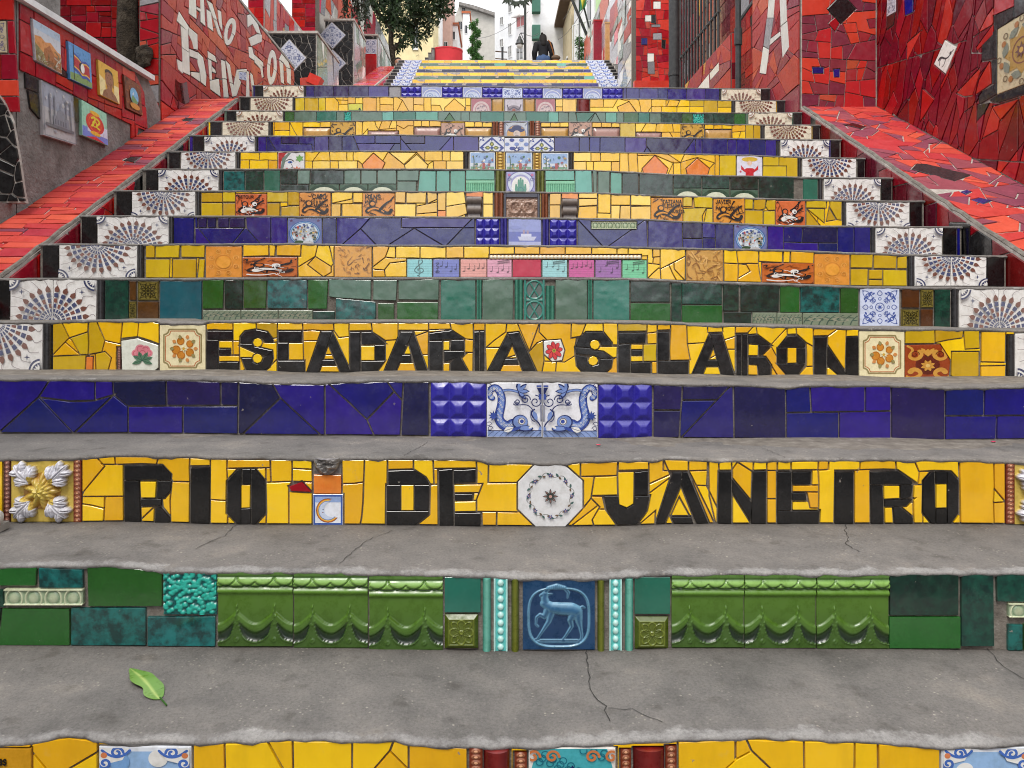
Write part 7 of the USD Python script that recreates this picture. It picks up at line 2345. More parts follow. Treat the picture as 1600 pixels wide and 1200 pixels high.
dp = thing('dark_post', 'square dark post beside the pink and grey mosaic wall', 'post', (2.75, 17.3, zx(3))); part(dp, 'post', bx(2.62, 2.76, 17.2, 17.35, zx(2.8), zx(6.0)), 'iron'); part(dp, 'cap', bx(2.6, 2.78, 17.18, 17.37, zx(6.0), zx(6.06)), 'iron')
yp_ = thing('ochre_post', 'ochre painted post in front of the far pink mosaic wall', 'post', (2.7, 19.2, zx(5))); part(yp_, 'post', bx(2.58, 2.69, 19.1, 19.2, zx(4.6), zx(6.2)), 'tan_glaze'); part(yp_, 'cap', bx(2.57, 2.70, 19.09, 19.21, zx(6.2), zx(6.23)), 'tan_glaze')
for k, (x, y, zt, h) in enumerate(((2.83, 22.6, 7.35, .5), (2.80, 25.6, 7.0, 2.2))):
    rpst = thing('red_post', ('short red block on top of the far pink mosaic wall', 'red painted post at the far end of the pink mosaic wall')[k], 'post', (x, y, zx(5)))
    part(rpst, 'post', bx(x - .12, x + .12, y - .12, y + .12, zx(zt - 2.4), zx(zt)), 'red_glaze'); part(rpst, 'cap', bx(x - .13, x + .13, y - .13, y + .13, zx(zt), zx(zt + .05)), 'red_glaze')
# ---- deeper on the left: second letter wall, red pillar, tall pale wall, black plinths, upper ramp
MIX2 = [('brick_red_glaze', 5), ('white_glaze', 4), ('grey_tile_glaze', 3), ('red_glaze', 2), ('tan_glaze', .5)]
w2 = long_wall('letter_wall', 'red wall with columns of white and grey tiles above the left black plinth', -3.5, 1, 11.95, 14.4, 2.0, 4.52, 4.50, MIX2, 101, .2, .26, slant=.2)
Pf = Plane((0, 11.94, 0), (1, 0, 0), (0, 0, 1)); rf = box(-3.74, zx(2.4), -3.51, zx(4.5)); mosaic(w2, Pf, rf, guillotine(rf.bounds, .15, .12, random.Random(102), .1), [('red_glaze', 5), ('scarlet_glaze', 2)], 102, gap=.007)
rp3 = thing('tiled_pillar', 'plain red brick-tiled pillar behind the two black plinths on the left', 'pillar', (-3.5, 14.6, zx(2.5)))
part(rp3, 'pillar_core', bx(-3.75, -3.31, 14.5005, 14.8, zx(2.0), zx(6.0)), 'dark_mortar'); P3 = Plane((0, 14.5, 0), (1, 0, 0), (0, 0, 1)); r3 = box(-3.74, zx(3.4), -3.32, zx(5.95)); mosaic(rp3, P3, r3, guillotine(r3.bounds, .2, .12, random.Random(103), .05), [('red_glaze', 6), ('dark_red_glaze', 2)], 103, gap=.007)
long_wall('mosaic_wall', 'tall white, red and grey mosaic wall behind the black plinths, left of the tree', -3.42, 1, 14.85, 26.3, 2.6, 7.44, 7.42, [('white_glaze', 5), ('grey_tile_glaze', 6), ('brick_red_glaze', 3), ('crimson_glaze', 1), ('mirror_tile', 2)], 104, .5, .3)
def plinth(label, x0, x1, y0, y1, z0, z1, seed, pics, pal_side, bottom=None):
    t = thing('tiled_plinth', label, 'plinth', ((x0 + x1) / 2, (y0 + y1) / 2, zx(z0)), 'black tiled plinths stepping up beside the stairs')
    part(t, 'plinth_core', bx(x0, x1, y0 + .0005, y1, zx(z0), zx(z1)), 'pale_mortar'); part(t, 'coping', bx(x0 - .02, x1 + .02, y0 - .02, y1 + .02, zx(z1), zx(z1 + .035)), 'pale_mortar')
    pl = Plane((0, y0, 0), (1, 0, 0), (0, 0, 1)); reg = box(x0 + .01, zx(z0), x1 - .01, zx(z1 - .01)); hol = [Polygon([pl.px(a, b) for a, b in np.array(q, float).reshape(-1, 2)]) for q in pics]
    cut = crazy(reg.bounds, .12, random.Random(seed)); mosaic(t, pl, reg.difference(unary_union([h.buffer(.008) for h in hol])) if hol else reg, cut, [('soot_black_glaze', 1)], seed, gap=.009, minarea=3e-4)
    for q in pics: plaque(t, pl, pxquad(pl, q), P_fine(lin(70, 80, 120), lin(176, 178, 190)), th=.010, name='painted_tile', n0=0.0)
    ps = Plane((x1, 0, 0), (0, 1, 0), (0, 0, 1)); rs = box(y0 + .01, zx(z0), y1 - .01, zx(z1 - .01)); mosaic(t, ps, rs, guillotine(rs.bounds, .22, .28, random.Random(seed + 1), .8), pal_side, seed + 1, gap=.008)
    return t
SIDE = [('mirror_tile', 4), ('grey_tile_glaze', 3), ('white_glaze', 1.5), ('sage_glaze', 1)]
plinth('black crazy-tiled plinth with one blue diamond tile, nearest the white letters', -3.7, -2.75, 12.1, 13.75, 1.5, 3.77, 111, [[452, 62, 478, 91, 452, 119, 426, 91]], SIDE)
plinth('tall black plinth with two grey diamond tiles one above the other', -3.3, -2.75, 15.2, 16.55, 2.6, 4.98, 113, [[518.6, 35, 540, 55, 520, 76, 499, 55.5], [520, 78, 540.6, 99, 520, 119, 499, 99]], SIDE)
pc = plinth('small dark plinth with one square patterned tile over a red block, nearest the tree', -3.2, -2.75, 18.2, 20.4, 4.5, 5.62, 115, [[569.5, 62, 588.5, 62, 588.5, 85, 569.5, 85]], SIDE)
part(pc, 'red_block', bx(-3.12, -2.76, 18.05, 18.19, zx(4.55), zx(5.16)), 'red_glaze')
r = thing('tiled_ramp', 'pinkish red tiled ramp beside the upper flight, below the small dark plinth', 'ramp', (-2.5, 14.8, zx(3.6)))
part(r, 'ramp_core', prism([(11.0, zx(1.5)), (18.45, zx(1.5)), (18.45, zx(4.98)), (11.0, zx(2.18))], -2.755, -2.3), 'pale_mortar')
PU = Plane((0, 0, zx(2.18 - 11 * .3758)), (1, 0, 0), (0, 1, .3758)); kk = math.hypot(1, .3758); ru = box(-2.745, 11.1 * kk, -2.325, 18.44 * kk)
mosaic(r, PU, ru, guillotine(ru.bounds, .14, .2, random.Random(121), .15), [('scarlet_glaze', 5), ('brick_red_glaze', 3), ('crimson_glaze', 2)], 121, gap=.007)
part(r, 'mortar_edge', tube([(-2.312, 11.0, zx(2.19)), (-2.312, 18.45, zx(4.99))], .014, 6), 'pale_mortar')
PUs = Plane((-2.2995, 0, 0), (0, 1, 0), (0, 0, 1)); rus = Polygon([(11.1, zx(1.9)), (18.4, zx(4.66)), (18.4, zx(4.95)), (11.1, zx(2.2))]); mosaic(r, PUs, rus, guillotine(rus.bounds, .3, .4, random.Random(122), .1), [('scarlet_glaze', 3), ('crimson_glaze', 2)], 122, gap=.007)
st_ = thing('tiled_stump', 'small red tile-clad block leaning at the foot of the left black plinth', 'block', (-2.62, 11.6, zx(1.57)))
v, f = bx(-.10, .10, -.08, .08, 0, 1.36); part(st_, 'block', (v @ np.array([[.96, 0, .1], [0, 1, 0], [-.03, 0, 1]]) + [-2.70, 11.5, zx(1.57)], f), 'brick_red_glaze')
v, f = bx(-.05, .13, -.10, .10, 0, .14); part(st_, 'cap', (v @ np.array([[.9, 0, -.4], [0, 1, 0], [.4, 0, .9]]) + [-2.70, 11.5, zx(2.85)], f), 'scarlet_glaze')
# ---- landing and the upper flight
struct('landing', bx(-3.9, 4.2, 7.42, 11.02, zx(1.40), zx(1.572)), 'cement_render')
struct('stair_bed', prism([(11.0, zx(1.4)), (15.58, zx(1.4)), (18.3, zx(1.4)), (18.3, zx(4.9)), (15.58, zx(3.62)), (11.0, zx(1.5))], -2.29, 2.6), 'mortar')
US = [('y', 'yellow'), ('bd', 'dark violet'), ('y', 'yellow'), ('gg', 'green'), ('y', 'yellow'), ('bd', 'dark violet'), ('y', 'yellow'), ('gg', 'green'), ('y', 'yellow')]
ORD = ['first', 'second', 'third', 'fourth', 'fifth', 'sixth', 'seventh', 'eighth', 'topmost']
sx0, sx1 = -2.29, 2.59
for k in range(-14, 9):
    d0 = 15.6 + RUN * k; z1 = zx(3.82 + RISE * k); z0 = z1 - RISE
    if k < 0:
        struct('concrete_step', bx(sx0, sx1, d0, d0 + RUN + .02, z0 - .3, z1), 'mortar'); continue
    c, cn = US[k]
    t = thing('tiled_step', f'{ORD[k]} step in view of the upper flight, {cn} riser, blue and white end tiles', 'step', (.15, d0, z0), 'tiled steps of the upper flight')
    part(t, 'tread', bx(sx0, sx1, d0 - .006, d0 + RUN + .01, z1 - .05, z1), 'pale_mortar'); part(t, 'mortar_bed', bx(sx0, sx1, d0, d0 + RUN, z0 - .02, z1 - .051), 'mortar')
    P = Plane((0, d0, 0), (1, 0, 0), (0, 0, 1)); rng = random.Random(200 + k)
    X = [-2.275, -2.135, -1.94, -1.745]; XX = [2.02, 2.23, 2.44, 2.57]
    base, L = P_blue_scroll()
    for a, b in ((X[1], X[2]), (X[2], X[3]), (XX[0], XX[1]), (XX[1], XX[2])):
        m, cc = print_mesh([(a + .002, z0 + .002), (b - .002, z0 + .002), (b - .002, z1 - .008), (a + .002, z1 - .008)], P, base, L); part(t, 'border_tile', m, 'printed_glaze', colors=cc)
    for a, b in ((X[0], X[1]), (XX[2], XX[3])): part(t, 'black_tile', slab(box(a + .003, z0 + .002, b - .003, z1 - .008), P), 'black_glaze')
    reg = box(X[3] + .004, z0 + .002, XX[0] - .004, z1 - .008); cuts = []; x = X[3] + rng.uniform(.1, .3)
    while x < XX[0] - .1:
        if c == 'y' and x > 0 and rng.random() < .7: cuts += [[(x, z0), (x + .14, z1)], [(x + .14, z1), (x + .28, z0)]]; x += .28 + rng.uniform(.02, .1)
        else: cuts.append([(x, z0), (x, z1)]); x += rng.uniform(.16, .42)
    for cl in cells(reg, cuts, .007, rng, 0):
        q = c
        if c == 'gg' and cl.centroid.x > -.4 and rng.random() < .4: q = 'mg'
        if c == 'gg' and rng.random() < .4: q = 'dg'
        if c == 'bd' and cl.centroid.x > -.2: q = 'bv' if rng.random() < .6 else 'bd'
        if c == 'y' and rng.random() < .35: q = 'ya'
        part(t, KINDS[q] + '_tile', slab(cl, P, tilt=(rng.gauss(0, .01), rng.gauss(0, .01))), KINDS[q] + '_glaze')
struct('upper_street', bx(-2.29, 9.0, 18.56, 90, zx(4.6), zx(5.072)), 'cement_render')
struct('upper_terrace', bx(-9.0, -2.30, 18.5, 90, zx(4.0), zx(4.5)), 'cement_render')
# ---------------------------------------------------------------- street, houses and sky side of the background
def plain(name, c, rough=.8, var=.12, scale=3.0):
    rough_mat(name, [(.25, tuple(x * (1 - var * 1.6) for x in c)), (.55, c), (.8, tuple(min(.85, x * (1 + var)) for x in c))], scale=scale, bump=.25, dist=.02, rough=rough)
for n, c in dict(cream_wall=lin(222, 206, 160), white_wall=lin(234, 234, 234), grey_wall=lin(176, 172, 164), pink_wall=lin(196, 160, 146), pale_green_wall=lin(186, 216, 160), beige_wall=lin(196, 182, 150), pale_blue_wall=lin(150, 196, 226), green_paint=lin(70, 110, 96), red_wall=lin(176, 60, 56), brown_wood=lin(96, 78, 62), terracotta=lin(170, 96, 66), drum_red=lin(206, 60, 66), ochre_wall=lin(196, 160, 100)).items(): plain(n, c)
mat('window_glass', {'p': ('principled_bsdf', {'base_color': (.02, .024, .03), 'roughness': .08})}, [])
mat('curtain_red', {'p': ('principled_bsdf', {'base_color': lin(176, 70, 70), 'roughness': .6})}, [])
mat('crack_line', {'p': ('principled_bsdf', {'base_color': (.03, .028, .026), 'roughness': .95})}, [])
def foliage(name, c1, c2):
    mat(name, {'oi': ('geometry', {}), 'n': ('noise_texture', {'scale': 1.7, 'detail': 3.0}), 'r': ('rgb_ramp', {'ramp': [(.0, c1), (1.0, c2)]}), 'p': ('principled_bsdf', {'roughness': .38}), 't': ('translucent_bsdf', {}), 'm': ('mix_closure', {'fac': .25})},
        [('oi.random_per_island', 'r.fac'), ('r.color', 'p.base_color'), ('r.color', 't.color'), ('p.BSDF', 'm.closure1'), ('t.BSDF', 'm.closure2')], surface='m.closure')
foliage('tree_leaves', lin(50, 68, 40), lin(168, 176, 130)); foliage('bright_leaves', lin(60, 100, 40), lin(120, 160, 80)); foliage('vine_leaves', lin(44, 54, 38), lin(130, 124, 96))  # random leaf tone; the pale end for the tree also paints in highlights
def leaves(centers, radii, n, size, seed, droop=.4):
    """many small leaf blades spread through lumpy clumps"""
    g = np.random.default_rng(seed); centers = np.asarray(centers, float); radii = np.asarray(radii, float)
    if radii.ndim == 1: radii = np.repeat(radii[:, None], 3, 1)
    w = radii.prod(1) ** .75; k = g.choice(len(centers), n, p=w / w.sum())
    d = g.normal(size=(n, 3)); d /= np.linalg.norm(d, axis=1, keepdims=True); r = g.uniform(.25, 1, n) ** .45
    p = centers[k] + d * r[:, None] * radii[k]
    a = g.normal(size=(n, 3)) + [0, 0, -droop]; a /= np.linalg.norm(a, axis=1, keepdims=True)
    b = np.cross(a, g.normal(size=(n, 3))); b /= np.linalg.norm(b, axis=1, keepdims=True); c = np.cross(a, b)
    s = size * g.uniform(.6, 1.35, n)[:, None]
    V = np.stack([p, p + a * s * .5 + b * s * .22 + c * s * .05, p + a * s * 1.05 - c * s * .08, p + a * s * .5 - b * s * .22 + c * s * .05], 1).reshape(-1, 3); i = np.arange(n) * 4
    return V, np.vstack([np.stack([i, i + 1, i + 2], 1), np.stack([i, i + 2, i + 3], 1)])
def xz(px, py, Y): return (px - PX) * Y / F, zx((PY - py) * Y / F)
# tree over the top of the steps
Yt = 24.0; t = thing('tree', 'dark green leafy tree overhanging the stairs at top centre-left', 'tree', (-3.05, Yt, zx(4.5)))
x0, _ = xz(618, 90, Yt)
tr = [(x0 + .05, Yt, zx(4.5)), (x0, Yt, zx(6.2)), (x0 - .14, Yt, zx(7.2)), (x0 - .12, Yt, zx(8.2)), (x0 + .1, Yt, zx(9.3))]
part(t, 'trunk', lumpy(tube(tr, [.085, .08, .08, .07, .05], 12), .04, 6), 'bark', smooth=True)
for k, (a, b, c) in enumerate((((-.05, 0, 7.0), (.45, .1, 7.55), (1.1, .1, 8.6)), ((-.1, 0, 7.6), (-.7, .1, 8.3), (-1.1, .2, 9.0)), ((-.1, 0, 8.0), (.2, -.3, 8.9), (.5, -.6, 9.6)))):
    part(t, 'limb', tube([(x0 + q[0], Yt + q[1], zx(q[2])) for q in (a, b, c)], [.07, .05, .025], 8), 'bark')
C, R = [], []
for px, py, r in ((600, 12, .55), (632, 20, .6), (665, 10, .55), (655, 40, .42), (628, 45, .36), (690, -10, .5), (585, -15, .6), (620, -25, .8), (660, -30, .8), (604, 34, .34), (640, 62, .20), (652, 72, .16), (618, 70, .20), (676, 30, .34), (694, 12, .3), (560, -30, .6), (645, -70, 1.1), (590, -70, 1.1), (700, -60, .8), (633, 74, .14)):
    X, Z = xz(px, py, Yt); C.append((X, Yt + .3 * math.sin(px), Z)); R.append((r, r * 1.3, r * .8))
part(t, 'crown', leaves(C, R, 15000, .14, 5), 'tree_leaves')
v = thing('hanging_vine', 'brownish vine hanging over the wall behind the tall black plinth', 'plant', (-3.1, 16.8, zx(4)))
sm, vc, vr = [], [], []; g = random.Random(7)
for k in range(16):
    px = 540 + 3 * k + g.uniform(-3, 3); y1 = g.uniform(18, 58) - abs(k - 6) * .9; X, Zt = xz(px, -25, 16.8); X2, Zb = xz(px + g.uniform(-6, 6), y1, 16.8); Y = 16.8 + g.uniform(-.15, .15)
    X, X2 = min(X, -2.78), min(X2, -2.78); sm.append(tube([(X, Y, Zt), ((X + X2) / 2 - .04, Y, (Zt + Zb) / 2), (X2, Y, Zb)], [.012, .01, .004], 4))
    for f in np.linspace(.25, 1, 7): vc.append((X + (X2 - X) * f, Y, Zt + (Zb - Zt) * f)); vr.append(.07)
part(v, 'stems', join(sm), 'bark'); part(v, 'foliage', leaves(vc, vr, 800, .08, 8, 1.2), 'vine_leaves')
b = thing('overhanging_branch', 'sprig of long drooping dark leaves against the white sky', 'branch', (.4, 14.2, zx(5.1)))
part(b, 'stem', tube([(-2.4, 22.5, zx(9.0)), (-1.0, 18, zx(7.7)), (.1, 14.6, zx(5.5)), (.45, 14.0, zx(5.12))], [.05, .035, .02, .008], 6), 'bark')
bl_ = []
for px, py, n in ((793, -2, 6), (806, 2, 8), (818, 1, 7), (828, -5, 6)):
    X, Z = xz(px, py, 14.2)
    for k in range(n):
        a = math.radians(190 + 160 * k / (n - 1)); L = .11 + .03 * (k % 2); d = np.array([math.cos(a), .2 * math.sin(3 * k), math.sin(a)]); o = np.array([X, 14.2, Z]); s = np.array([-d[2], 0, d[0]]) * .022
        bl_.append((np.array([o, o + d * L * .55 + s, o + d * L, o + d * L * .55 - s]), np.array([[0, 1, 2], [0, 2, 3]])))
for k, m in enumerate(bl_): part(b, 'leaf', m, 'vine_leaves')
# houses
def win(th, pl, q, m='window_glass', fm='white_paint', name='window'):
    uv = np.array(pxquad(pl, q)); w_ = part(th, name, slab(Polygon(uv), pl, th=.02, bev=.004), m); c = uv.mean(0); o = c + (uv - c) * 1.14; i_ = c + (uv - c) * .99
    fr = []
    for k in range(4): fr.append(slab(Polygon([o[k], o[(k + 1) % 4], i_[(k + 1) % 4], i_[k]]), pl, th=.05, bev=.006))
    part(w_, 'frame', join(fr), fm); mid = (uv[0] + uv[1]) / 2, (uv[3] + uv[2]) / 2; d = (uv[1] - uv[0]) * .03
    part(w_, 'mullion', slab(Polygon([mid[0] - d, mid[0] + d, mid[1] + d, mid[1] - d]), pl, th=.04, bev=.005), fm)
ZS = zx(5.072)
A_, B_ = np.array([-.21, 58.0]), np.array([1.9, 40.0]); PLW = Plane((A_[0], A_[1], 0), (B_[0] - A_[0], B_[1] - A_[1], 0), (0, 0, 1)); Lw = np.linalg.norm(B_ - A_)
h = thing('white_house', 'tall white apartment house with small windows at the top of the street', 'building', (1.5, 49, ZS))
wv = np.array([[*PLW.w(np.array([u, 0.0]), n)[:2], z] for z in (ZS, zx(19.7)) for u, n in ((0, -.001), (Lw, -.001), (Lw, -7), (0, -7))]); part(h, 'wall', (wv, np.array([[0, 1, 5], [0, 5, 4], [1, 2, 6], [1, 6, 5], [2, 3, 7], [2, 7, 6], [3, 0, 4], [3, 4, 7], [4, 5, 6], [4, 6, 7]])), 'white_wall')
for q, m in (([782, 28, 787, 26, 787, 37.5, 782, 39], 'window_glass'), ([795, 38, 800, 36, 800, 53, 795, 55], 'window_glass'), ([808.5, 28, 820.6, 24.4, 820.6, 39, 808.5, 43], 'curtain_red'), ([782, 62.5, 787, 60.6, 787, 72, 782, 73], 'window_glass'), ([795, 73.7, 800, 71, 800, 88, 795, 90], 'window_glass'), ([808, 76, 818, 73, 818, 92, 808, 94], 'window_glass'), ([795, 2, 800, 0, 800, 18, 795, 20], 'window_glass')): win(h, PLW, q, m)
hood = np.array(pxquad(PLW, [807.5, 25.5, 822, 21, 822, 24, 807.5, 28.5])); part(h, 'window_hood', slab(Polygon(hood), PLW, th=.35, bev=.02), 'white_paint')
PG = Plane((0, 62, 0), (1, 0, 0), (0, 0, 1)); h = thing('grey_house', 'weathered pale grey house end with a sloping roofline, left of the white apartment house', 'building', (-1.8, 63, ZS))
gq = np.array([PG.px(*q) for q in ((708, 100), (773, 100), (773, 23), (741, 12), (718, 6), (712, 24), (708, 24))]); gq[:2, 1] = ZS; tv, tf = tri(Polygon(gq)); n = len(gq); i = np.arange(n); j = (i + 1) % n
part(h, 'wall', (np.vstack([np.column_stack([gq[:, 0], np.full(n, y), gq[:, 1]]) for y in (62, 68)]), np.vstack([np.stack([i, j, j + n], 1), np.stack([i, j + n, i + n], 1), tf, tf[:, ::-1] + n])), 'grey_wall')
rq = np.array([PG.px(*q) for q in ((717, 5), (742, 11), (774, 22), (774, 28), (742, 17), (717, 10))]); part(h, 'roof_edge', slab(Polygon(rq), PG, th=.4, bev=.03), 'cement_render')
for q in ([716, 34, 722, 34, 722, 46, 716, 46], [722, 12, 727, 13, 727, 21, 722, 20]): win(h, PG, q, 'window_glass', 'grey_wall')
def boxhouse(name, label, px0, px1, Y, top_px, m, depth=3.0, wins=(), base=None, roof=None):
    pl = Plane((0, Y, 0), (1, 0, 0), (0, 0, 1)); a, _ = xz(px0, 0, Y); b, zt = xz(px1, top_px, Y); h = thing(name, label, 'building', ((a + b) / 2, Y + depth / 2, ZS))
    part(h, 'wall', bx(a, b, Y + .0005, Y + depth, base or ZS, zt), m); part(h, 'roof', bx(a - .08, b + .08, Y - .08, Y + depth + .08, zt, zt + .15), roof or 'terracotta')
    for q in wins: win(h, pl, q)
    return h
boxhouse('white_house', 'narrow white house block between the red drum and the grey house', 723, 733.5, 55, 21, 'white_wall', 3, ([726, 40, 730, 40, 730, 52, 726, 52],))
boxhouse('pink_house', 'narrow pinkish house strip rising behind the red drum', 688, 704, 41, -60, 'pink_wall', 4, ([694, 66, 699, 66, 699, 74, 694, 74],))
boxhouse('white_house', 'white house with slit windows left of the pinkish house strip', 676, 687.5, 39, -40, 'white_wall', 4, ([681, 44, 683.5, 44, 683.5, 62, 681, 62], [684, 20, 686, 20, 686, 40, 684, 40]))
boxhouse('white_house', 'white house sliver right of the pinkish house strip', 704.5, 715, 43, 40, 'white_wall', 4, ([708, 50, 711, 50, 711, 62, 708, 62],))
boxhouse('cream_house', 'cream house wall with a dark doorway behind the tree', 560, 677, 35, -40, 'cream_wall', 3, ([645, 38, 653, 38, 653, 76, 645, 76], [606, 20, 616, 20, 616, 36, 606, 36]))
# houses along the right of the upper street
PRS = Plane((3.4, 0, 0), (0, -1, 0), (0, 0, 1))
def sidehouse(name, label, y0, y1, m, top, wins=(), x=3.4, door=None):
    pl = Plane((x, 0, 0), (0, -1, 0), (0, 0, 1)); h = thing(name, label, 'building', (x + 1.5, (y0 + y1) / 2, ZS))
    part(h, 'wall', bx(x + .0005, x + 3, y0, y1, ZS, zx(top)), m); part(h, 'eaves', bx(x - .45, x + 3.1, y0 - .05, y1 + .05, zx(top), zx(top) + .18), 'brown_wood')
    for a, b, c, d in wins:
        uv = [(-b, zx(c)), (-a, zx(c)), (-a, zx(d)), (-b, zx(d))]; w_ = part(h, 'window', slab(Polygon(uv), pl, th=.02), 'window_glass')
        part(w_, 'frame', join([slab(Polygon(o), pl, th=.06) for o in ([(-b - .1, zx(c) - .1), (-a + .1, zx(c) - .1), (-a + .1, zx(c)), (-b - .1, zx(c))], [(-b - .1, zx(d)), (-a + .1, zx(d)), (-a + .1, zx(d) + .1), (-b - .1, zx(d) + .1)])]), 'white_paint')
    if door: part(h, 'door', slab(Polygon([(-door[1], ZS + .02), (-door[0], ZS + .02), (-door[0], ZS + 2.6), (-door[1], ZS + 2.6)]), pl, th=.05), door[2])
sidehouse('green_house', 'pale green house above the pink mosaic wall on the right', 23.4, 27.6, 'pale_green_wall', 13, ((24.6, 25.8, 8.2, 10),))
sidehouse('white_house', 'white house front behind the white railing on the right', 28.0, 35.5, 'white_wall', 12.5, ((29, 30.2, 9, 11), (32, 33.4, 6.2, 8.2)), door=(34.0, 35.0, 'green_paint'))
sidehouse('beige_house', 'beige house strip with brown eaves, right of the walking person', 36, 43, 'beige_wall', 12.8, ((37.5, 39, 8.5, 10.5),), x=3.3)
sidehouse('blue_house', 'pale blue house front just right of the white apartment house', 43.6, 52, 'pale_blue_wall', 15, ((45, 46.5, 9, 11.5),), x=3.25, door=(48, 50, 'pale_blue_wall'))
gl = boxhouse('green_balcony_house', 'house edge with stacked green balconies, right of the white apartment house', 832, 843, 38.5, -30, 'white_wall', 1.2)
for a, b in ((0, 22), (42, 64)): q = Plane((0, 38.5, 0), (1, 0, 0), (0, 0, 1)); part(gl, 'balcony', slab(Polygon(pxquad(q, [831, a, 844, a, 844, b, 831, b])), q, th=.35, bev=.02), 'green_paint')
rl_ = thing('railing', 'white metal railing beside the top of the steps on the right', 'railing', (2.9, 27.8, ZS))
X0, _ = xz(895, 0, 28); X1, _ = xz(922, 0, 28); ztop = xz(0, 40, 28)[1]
for k, X in enumerate(np.linspace(X0, X1, 6)): part(rl_, 'upright', tube([(X, 28 - .12 * k, ZS), (X, 28 - .12 * k, ztop)], .025, 6), 'white_paint')
for z in (ztop, (ztop + ZS) / 2 + .5): part(rl_, 'rail', tube([(X0, 28, z), (X1, 27.4, z)], .022, 6), 'white_paint')
for k, (a, b_) in enumerate((((890, -10), (919, 60)), ((903, -14), (918, 44)))):
    p0, p1 = xz(*a, 26.5), xz(*b_, 26.5); pp = thing('leaning_pole', ('thick dark leaning pole crossing the white house front', 'thinner dark leaning pole beside the green and yellow flag')[k], 'pole', (p1[0], 26.5 - .3 * k, p1[1]))
    d = np.array([p1[0] - p0[0], 0, p1[1] - p0[1]]); f_ = (p1[1] - ZS) / (p0[1] - p1[1]); e = np.array([p1[0], 26.5 - .3 * k, p1[1]]) + d * f_
    part(pp, 'pole', tube([(p0[0] - d[0] * .2, 26.5 - .3 * k, p0[1] - d[2] * .2), e], .05 if k == 0 else .03, 8), 'iron'); part(pp, 'foot', tube([e + [0, 0, -.0], e + [0, 0, .12]], .09, 8), 'iron')
Yf = 26.0; fl = thing('flag', 'green and yellow flag hanging at the top right of the street', 'flag', (*xz(912, 10, Yf)[:1], Yf, xz(912, 22, Yf)[1]))
u = np.linspace(0, 1, 12); gv = []
for vv in np.linspace(0, 1, 8):
    for uu in u: X, Z = xz(905 + 16 * uu - 6 * vv * uu, -22 + 42 * vv - 10 * uu * vv, Yf); gv.append((X, Yf + .05 * math.sin(7 * uu + 3 * vv), Z))
idx = np.arange(96).reshape(8, 12); a, b2, c2, d2 = idx[:-1, :-1].ravel(), idx[:-1, 1:].ravel(), idx[1:, 1:].ravel(), idx[1:, :-1].ravel(); ff = np.vstack([np.stack([a, b2, c2], 1), np.stack([a, c2, d2], 1)])
uvs = [(uu, vv) for vv in np.linspace(0, 1, 8) for uu in u]; cc = [lin(222, 206, 60) if abs(q[0] - .5) * 1.3 + abs(q[1] - .5) < .42 else lin(30, 110, 60) for q in uvs]
part(fl, 'cloth', (np.array(gv), ff), 'matt_print', colors=cc, smooth=True); part(fl, 'staff', tube([(gv[0][0], Yf, zx(6)), (gv[0][0], Yf, gv[0][2] + .3)], .02, 6), 'iron')
# red drum on the landing, street lamp, poles, wires
X, Zt = xz(697, 73, 23.0); dr = thing('red_drum', 'low round bright red wall at the top of the steps', 'planter', (X, 23.4, ZS))
rr_ = .46
part(dr, 'wall', tube([(X, 23.4, ZS), (X, 23.4, Zt - .04)], rr_, 28), 'drum_red', smooth=40); part(dr, 'rim', tube([(X, 23.4, Zt - .04), (X, 23.4, Zt)], rr_ + .008, 28), 'drum_red', smooth=40)
for k in range(3):
    a0, z0 = xz(664 + 5 * k, 0, 23.0)[0], Zt - .33 + .14 * k; s = thing('side_step', ('lowest small grey step left of the red drum', 'middle small grey step left of the red drum', 'highest small grey step left of the red drum')[k], 'step', (a0, 23.3, ZS), 'small grey steps beside the red drum')
    part(s, 'block', bx(a0, a0 + .088, 23.0, 23.8, ZS, z0), 'cement_render'); part(s, 'tread', bx(a0 - .003, a0 + .09, 22.985, 23.8, z0, z0 + .02), 'mortar')
Yl = 26.0; X, _ = xz(820.5, 0, Yl); lp = thing('street_lamp', 'old bell-shaped street lamp hanging from a dark pole before the white apartment house', 'street lamp', (X, Yl, ZS))
part(lp, 'pole', tube([(X, Yl, ZS), (X, Yl, zx(11))], [.05, .035], 10), 'iron'); xl, zl = xz(812, 53, Yl)
part(lp, 'bracket', tube([(X, Yl, zl + .02), (xl + .04, Yl, zl + .03), (xl, Yl, zl - .02), (xl, Yl, zl - .08)], .016, 6), 'iron'); part(lp, 'scroll', tube([(X, Yl, zl - .25), (X - .08, Yl, zl - .12), (xl + .05, Yl, zl + .02)], .012, 6), 'iron')
prof = [(.02, -.06), (.05, -.10), (.07, -.17), (.10, -.20), (.11, -.27), (.15, -.33), (.13, -.34)]; part(lp, 'lamp_hood', tube([(xl, Yl, zl + q[1]) for q in prof], [q[0] for q in prof], 16), 'iron', smooth=30)
part(lp, 'globe', tube([(xl, Yl, zl - .33), (xl, Yl, zl - .40), (xl, Yl, zl - .46), (xl, Yl, zl - .48)], [.10, .11, .07, .01], 14), 'white_glaze', smooth=True)
Yp = 50.0; X, z9 = xz(785, 74, Yp); up = thing('utility_pole', 'distant thin utility pole with cross arms, below the white apartment house windows', 'utility pole', (X, Yp, ZS)); part(up, 'pole', tube([(X, Yp, ZS), (X, Yp, z9)], .07, 8), 'iron')
for dz in (.25, .7): part(up, 'cross_arm', tube([(X - .45, Yp, z9 - dz), (X + .3, Yp, z9 - dz - .05)], .035, 6), 'brown_wood')
